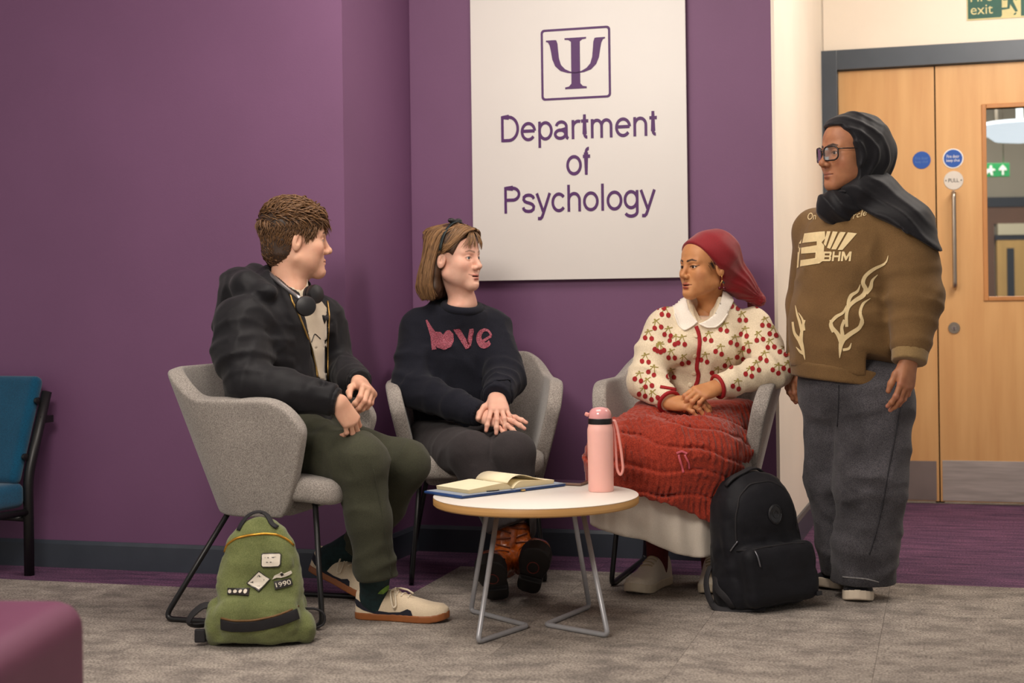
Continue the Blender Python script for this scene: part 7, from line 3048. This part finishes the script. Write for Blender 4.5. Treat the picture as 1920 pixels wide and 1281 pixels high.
A = lambda pts: [(1440 + x * .3358, 190 + y * .3357) for x, y in pts]
B = lambda pts: [(1440 + x * .4528, 600 + y * .4528) for x, y in pts]
fl = [taper(A([(673, 862), (655, 905), (590, 938), (545, 975), (530, 1015), (545, 1050), (530, 1085), (485, 1115), (450, 1150), (438, 1200), (440, 1260)]), [.6, 3, 5, 5.5, 6, 6.5, 7, 6, 5.5, 5, 4.5]),
      taper(A([(612, 968), (582, 1000), (572, 1040), (548, 1075)]), [.6, 4, 6, 5]),
      taper(A([(515, 1022), (500, 1060), (465, 1085), (450, 1120), (447, 1150)]), [.6, 4, 5.5, 5, 4]),
      taper(A([(572, 1100), (532, 1130), (515, 1180), (528, 1235), (505, 1270)]), [.6, 4, 4.5, 4.5, 4]),
      taper(A([(438, 1140), (420, 1180), (380, 1205), (350, 1245), (365, 1290)]), [.6, 4, 5, 4.5, 4]),
      taper(B([(388, 0), (378, 32), (335, 62), (305, 92), (297, 158)]), [4, 6, 7, 8, .6]),
      taper(B([(262, 0), (266, 28), (290, 60), (302, 92)]), [4.5, 4.5, 6, 6]),
      taper(B([(318, 0), (306, 30), (308, 62), (302, 90)]), [5, 4.5, 6, 6]),
      taper(B([(345, 95), (335, 118), (310, 124)]), [.6, 4, 4]),
      taper(B([(104, 8), (112, 55), (138, 95), (155, 165)]), [3, 4, 7, .6]),
      taper(B([(152, 0), (143, 40), (138, 80), (142, 110)]), [4, 4, 6, 5]),
      taper(B([(118, 112), (136, 132), (150, 140)]), [.6, 4, 4]),
      taper(A([(155, 1140), (165, 1190), (178, 1230), (190, 1281)]), [.6, 3, 4, 4]),
      taper(A([(172, 1180), (195, 1220), (205, 1281)]), [.6, 3, 3.5])]
px_print('flame_print', fl[:9], sb4, M_prt, sw4, 4, .0018)
px_print('flame_print', fl[9:], sb4, M_prt, sw4, 4, .0018)
# jeans
kL, aL_ = at(1634, 900, 4.71), at(1618, 1092, 4.71)
kR, aR_ = at(1562, 900, 4.85), at(1586, 1076, 4.85)
tL, tR = at(1640, 745, 4.74), at(1568, 745, 4.84)
lo, hi = bounds([kL, aL_, kR, aR_, tL, tR, h_], .17)
F = Field(lo, hi, .0064)
F.cap(tL, tR, .115, .115, .05)
F.cap(h_ + Vector((0, 0, -.02)), (tL + tR) / 2, .15, .14, .04, flat=fl4)
F.chain([tL, kL, (kL * .35 + aL_ * .65), aL_], [.122, .108, .098, .100], .03)
F.chain([tR, kR, (kR * .35 + aR_ * .65), aR_], [.112, .088, .078, .074], .012)
F.disp(folds(.010, 7, 93))
F.disp(axial(kL, aL_, .010, 4, 92, .72, 1.0))
F.disp(axial(kL, aL_, .006, 3, 94, 0, .5))
F.plane(aL_, (.0, .0, -1), .005, (np.array(aL_) - .14, np.array(aL_) + .14))
F.plane(aR_, (.0, .0, -1), .005, (np.array(aR_) - np.array((.13, .02, .13)), np.array(aR_) + np.array((.02, .14, .13))))
jn = field_obj('jeans', F, M_denim, p4)
jb4 = bvh_of(jn)
M_seam = mat('dark_denim_seam', srgb(40, 39, 44), 0.9, noise=.2, scale=60)
px_line('side_seam', [(1688, 760), (1682, 800), (1668, 870), (1658, 930), (1645, 990), (1630, 1040)], jb4, .0022, M_seam, jn, 8, .0005)
px_line('front_seam', [(1573, 722), (1572, 760), (1570, 800)], jb4, .002, M_seam, jn, 8, .0005)
px_line('hem_stitch', [(1580, 1082), (1600, 1084), (1625, 1086), (1648, 1092)], jb4, .0025, mat('worn_hem', srgb(120, 118, 118), .9, noise=.3, scale=150), jn, 6, .0005)
# shoes
M_blk = fabric_mat('black_canvas_shoe', srgb(26, 25, 32), srgb(18, 18, 24), 500, bump=.15, big=.05)
M_wsole = mat('white_rubber_sole', srgb(228, 212, 190), 0.5, noise=0.05, scale=30)
toeL = on_floor(1608, 1131)
make_shoe(p4, toeL + Vector((.06, .235, 0)), toeL, (0, 0, 1), M_blk, M_wsole, L=.245, ankle_h=.08, toe_h=.056, sole_t=.030, wf=1.08)
toeR = on_floor(1541, 1106)
make_shoe(p4, toeR + Vector((.17, .17, 0)), toeR, (0, 0, 1), M_blk, M_wsole, L=.245, ankle_h=.08, toe_h=.056, sole_t=.030, wf=1.02)
# hands
wl4 = wL + (wL - eL).normalized() * .022
hl4 = build_hand(wl4, at(1697, 740, 4.54) - wl4, Vector((.55, -.8, .1)), -1, .93, curl=((.25, .35, .25), (.3, .4, .25), (.35, .45, .3), (.4, .5, .3)), spread=(.06, .01, -.03, -.08), thumb=((-.45, .85, -.25), .35, .2), fore=eL)
wr4 = at(1488, 672, 4.98)
hr4 = build_hand(wr4, at(1484, 720, 4.95) - wr4, Vector((-.8, -.6, .1)), 1, .9, curl=((.3, .4, .3),) * 4, fore=eR)
core = core_body([(h_, c_, .11, .10), (c_, n4, .09, .05), (sL, sR, .05, .05), (sL, eL, .045, .04), (eL, wL, .035, .026), (sR, eR, .045, .04), (eR, wR, .035, .026), (wR, wr4, .024, .022),
                  (tL, kL, .08, .055), (kL, aL_, .05, .03), (tR, kR, .07, .05), (kR, aR_, .045, .03), (tL, tR, .08, .08), (h_, (tL + tR) / 2, .10, .09),
                  (aL_, toeL + Vector((.05, .18, .05)), .026, .02), (aR_, toeR + Vector((.13, .13, .05)), .026, .02)])
V, Q, T = merge_np([hd4.mesh(), hl4, hr4, core])
np_mesh('body', V, Q, SK4, p4, T)
hd4.eyes(p4, (-.08, 1, -.02), M_irisb)
# black headscarf
M_hij = fabric_mat('black_jersey_scarf', srgb(24, 23, 28), srgb(17, 16, 21), 600, bump=.06, rough=.55, big=.10, sheen=.12)
F = Field((-.14, -.20, -.20), (.14, .15, .16), .0036)
F.ell(hair_c, hair_r + .013, 0)
F.ell((0, .03, .045), np.array((.062, .055, .055)) + .010, .03)
F.ell((0, -.055, .025), (.080, .085, .085), .04)
F.ell((0, -.085, -.025), (.070, .065, .060), .05)
F.cap((0, -.02, -.04), (0, -.035, -.15), .082, .078, .05)
F.ell((0, .025, -.085), (.075, .06, .05), .04)


def face_cut(X, Y, Z):
    ye = np.interp(Z.ravel(), [-.2, -.128, -.118, -.105, -.08, -.04, 0, .04, .07, .088, .098, .16], [.3, .3, .060, .034, .020, .018, .020, .030, .046, .058, .11, .13]).reshape(Z.shape)
    return (Y - ye) * .8 + 0 * X


F.func(F.lo, F.lo + F.n * F.h, face_cut, .008, 'and')


def hij_folds(P):
    t = np.arctan2(P[:, 2] + .16, P[:, 1] - .04)
    r = np.sqrt((P[:, 1] - .05) ** 2 + (P[:, 2] - .0) ** 2)
    return -.0040 * np.abs(np.sin(r * 60 + 7 * vnoise(P, 7, 101) + P[:, 0] * 8)) ** 6 * (.3 + vnoise(P, 11, 104)) - .0025 * np.abs(np.sin(t * 9 + 5 * vnoise(P, 8, 102))) ** 6 - .003 * (ridge(P, 11, 103) - .4)


F.disp(hij_folds)
field_obj('headscarf', F, M_hij, p4, hd4.M)
# scarf: bib over the chest and end thrown over the shoulder
b1, b2, b3 = at(1604, 360, 4.76), at(1576, 382, 4.72), at(1576, 392, 4.70)
d1_, d2_, d3_ = at(1625, 362, 4.70), at(1690, 428, 4.665), at(1716, 520, 4.62)
lo, hi = bounds([b1, b2, b3, d1_, d2_, d3_], .16)
F = Field(lo, hi, .0048)
F.cap(at(1614, 345, 4.76), at(1608, 388, 4.77), .070, .095, .04)
F.chain([b1, b2, b3], [.045, .042, .046], .04)
F.cap(at(1552, 386, 4.71), at(1604, 388, 4.71), .034, .040, .03)
F2 = Field(lo, hi, .0048)
F2.chain([at(1592, 358, 4.69), at(1614, 358, 4.68), d1_ + Vector((.02, .01, -.01)), d2_ + Vector((-.002, .012, -.004)), d3_], [.022, .040, .076, .099, .100], .03)
F2.cap(at(1640, 380, 4.86), at(1700, 430, 4.76), .09, .09, .05)


px_plane(F2, (1584, 372), (1694, 434), (1700, 380))
zq = at(1690, 432, 4.65).z
px_plane(F2, (1690, 428), (1716, 482), (1760, 430), inside=((-9, -9, -9), (9, 9, zq)))
px_plane(F2, (1690, 474), (1765, 470), (1720, 420))
sl = (slice(None),) * 3
F.disp(lambda P: -.0060 * np.abs(np.sin(np.sqrt((P[:, 0] - b1.x) ** 2 + (P[:, 2] - b1.z - .05) ** 2) * 85 + 5 * vnoise(P, 9, 111))) ** 5 * (.3 + vnoise(P, 12, 115)) - .003 * (ridge(P, 14, 112) - .4))
F2.disp(lambda P: -.004 * np.abs(np.sin(((P[:, 0] - d1_.x) * .55 + (P[:, 2] - d1_.z) * .85) * 60 + 6 * vnoise(P, 7, 113))) ** 6 * (.3 + vnoise(P, 10, 116)) - .003 * (ridge(P, 11, 114) - .4))
field_obj('scarf_bib', F, M_hij, p4)
field_obj('scarf_end', F2, M_hij, p4)
tag(p4, 'person standing by the door in black headscarf, brown sweatshirt and wide jeans', 'person')

# glasses
M_gls = mat('tortoise_black_acetate', srgb(30, 22, 22), 0.25, noise=.3, scale=40, coat=.3)
gl = empty('glasses', hd4.w((0, .1, 0)))
M_lens = glass_mat('spectacle_lens', (.97, .97, .97, 1))
for q in (-1, 1):
    ring_ = []
    for x, z in rrect(-.0265, -.0235, .0265, .0205, .015, 6):
        xx = q * .0335 + x
        ring_.append(hd4.w((xx, .103 - 3.2 * (abs(xx) - .0) ** 2 * 1.6, z + .001)))
    rim = tube('rim', ring_, .0026, M_gls, gl, 8, closed=True)
    n_ = len(ring_)
    cen = sum(ring_, Vector()) / n_
    from_py('lens', ring_ + [cen], [(i, (i + 1) % n_, n_) for i in range(n_)], M_lens, gl, True)
    e0 = hd4.w((q * .0605, .103 - 3.2 * .06 ** 2 * 1.6, .012))
    tube('temple', [e0, hd4.w((q * .0735, .070, .012)), hd4.w((q * .0800, .02, .012)), hd4.w((q * .081, -.012, .010))], .0020, M_gls, gl, 8)
tube('bridge', [hd4.w((-.0085, .1025, .008)), hd4.w((0, .1065, .0105)), hd4.w((.0085, .1025, .008))], .0020, M_gls, gl, 8)
tag(gl, 'dark rounded glasses worn by the standing person', 'glasses')
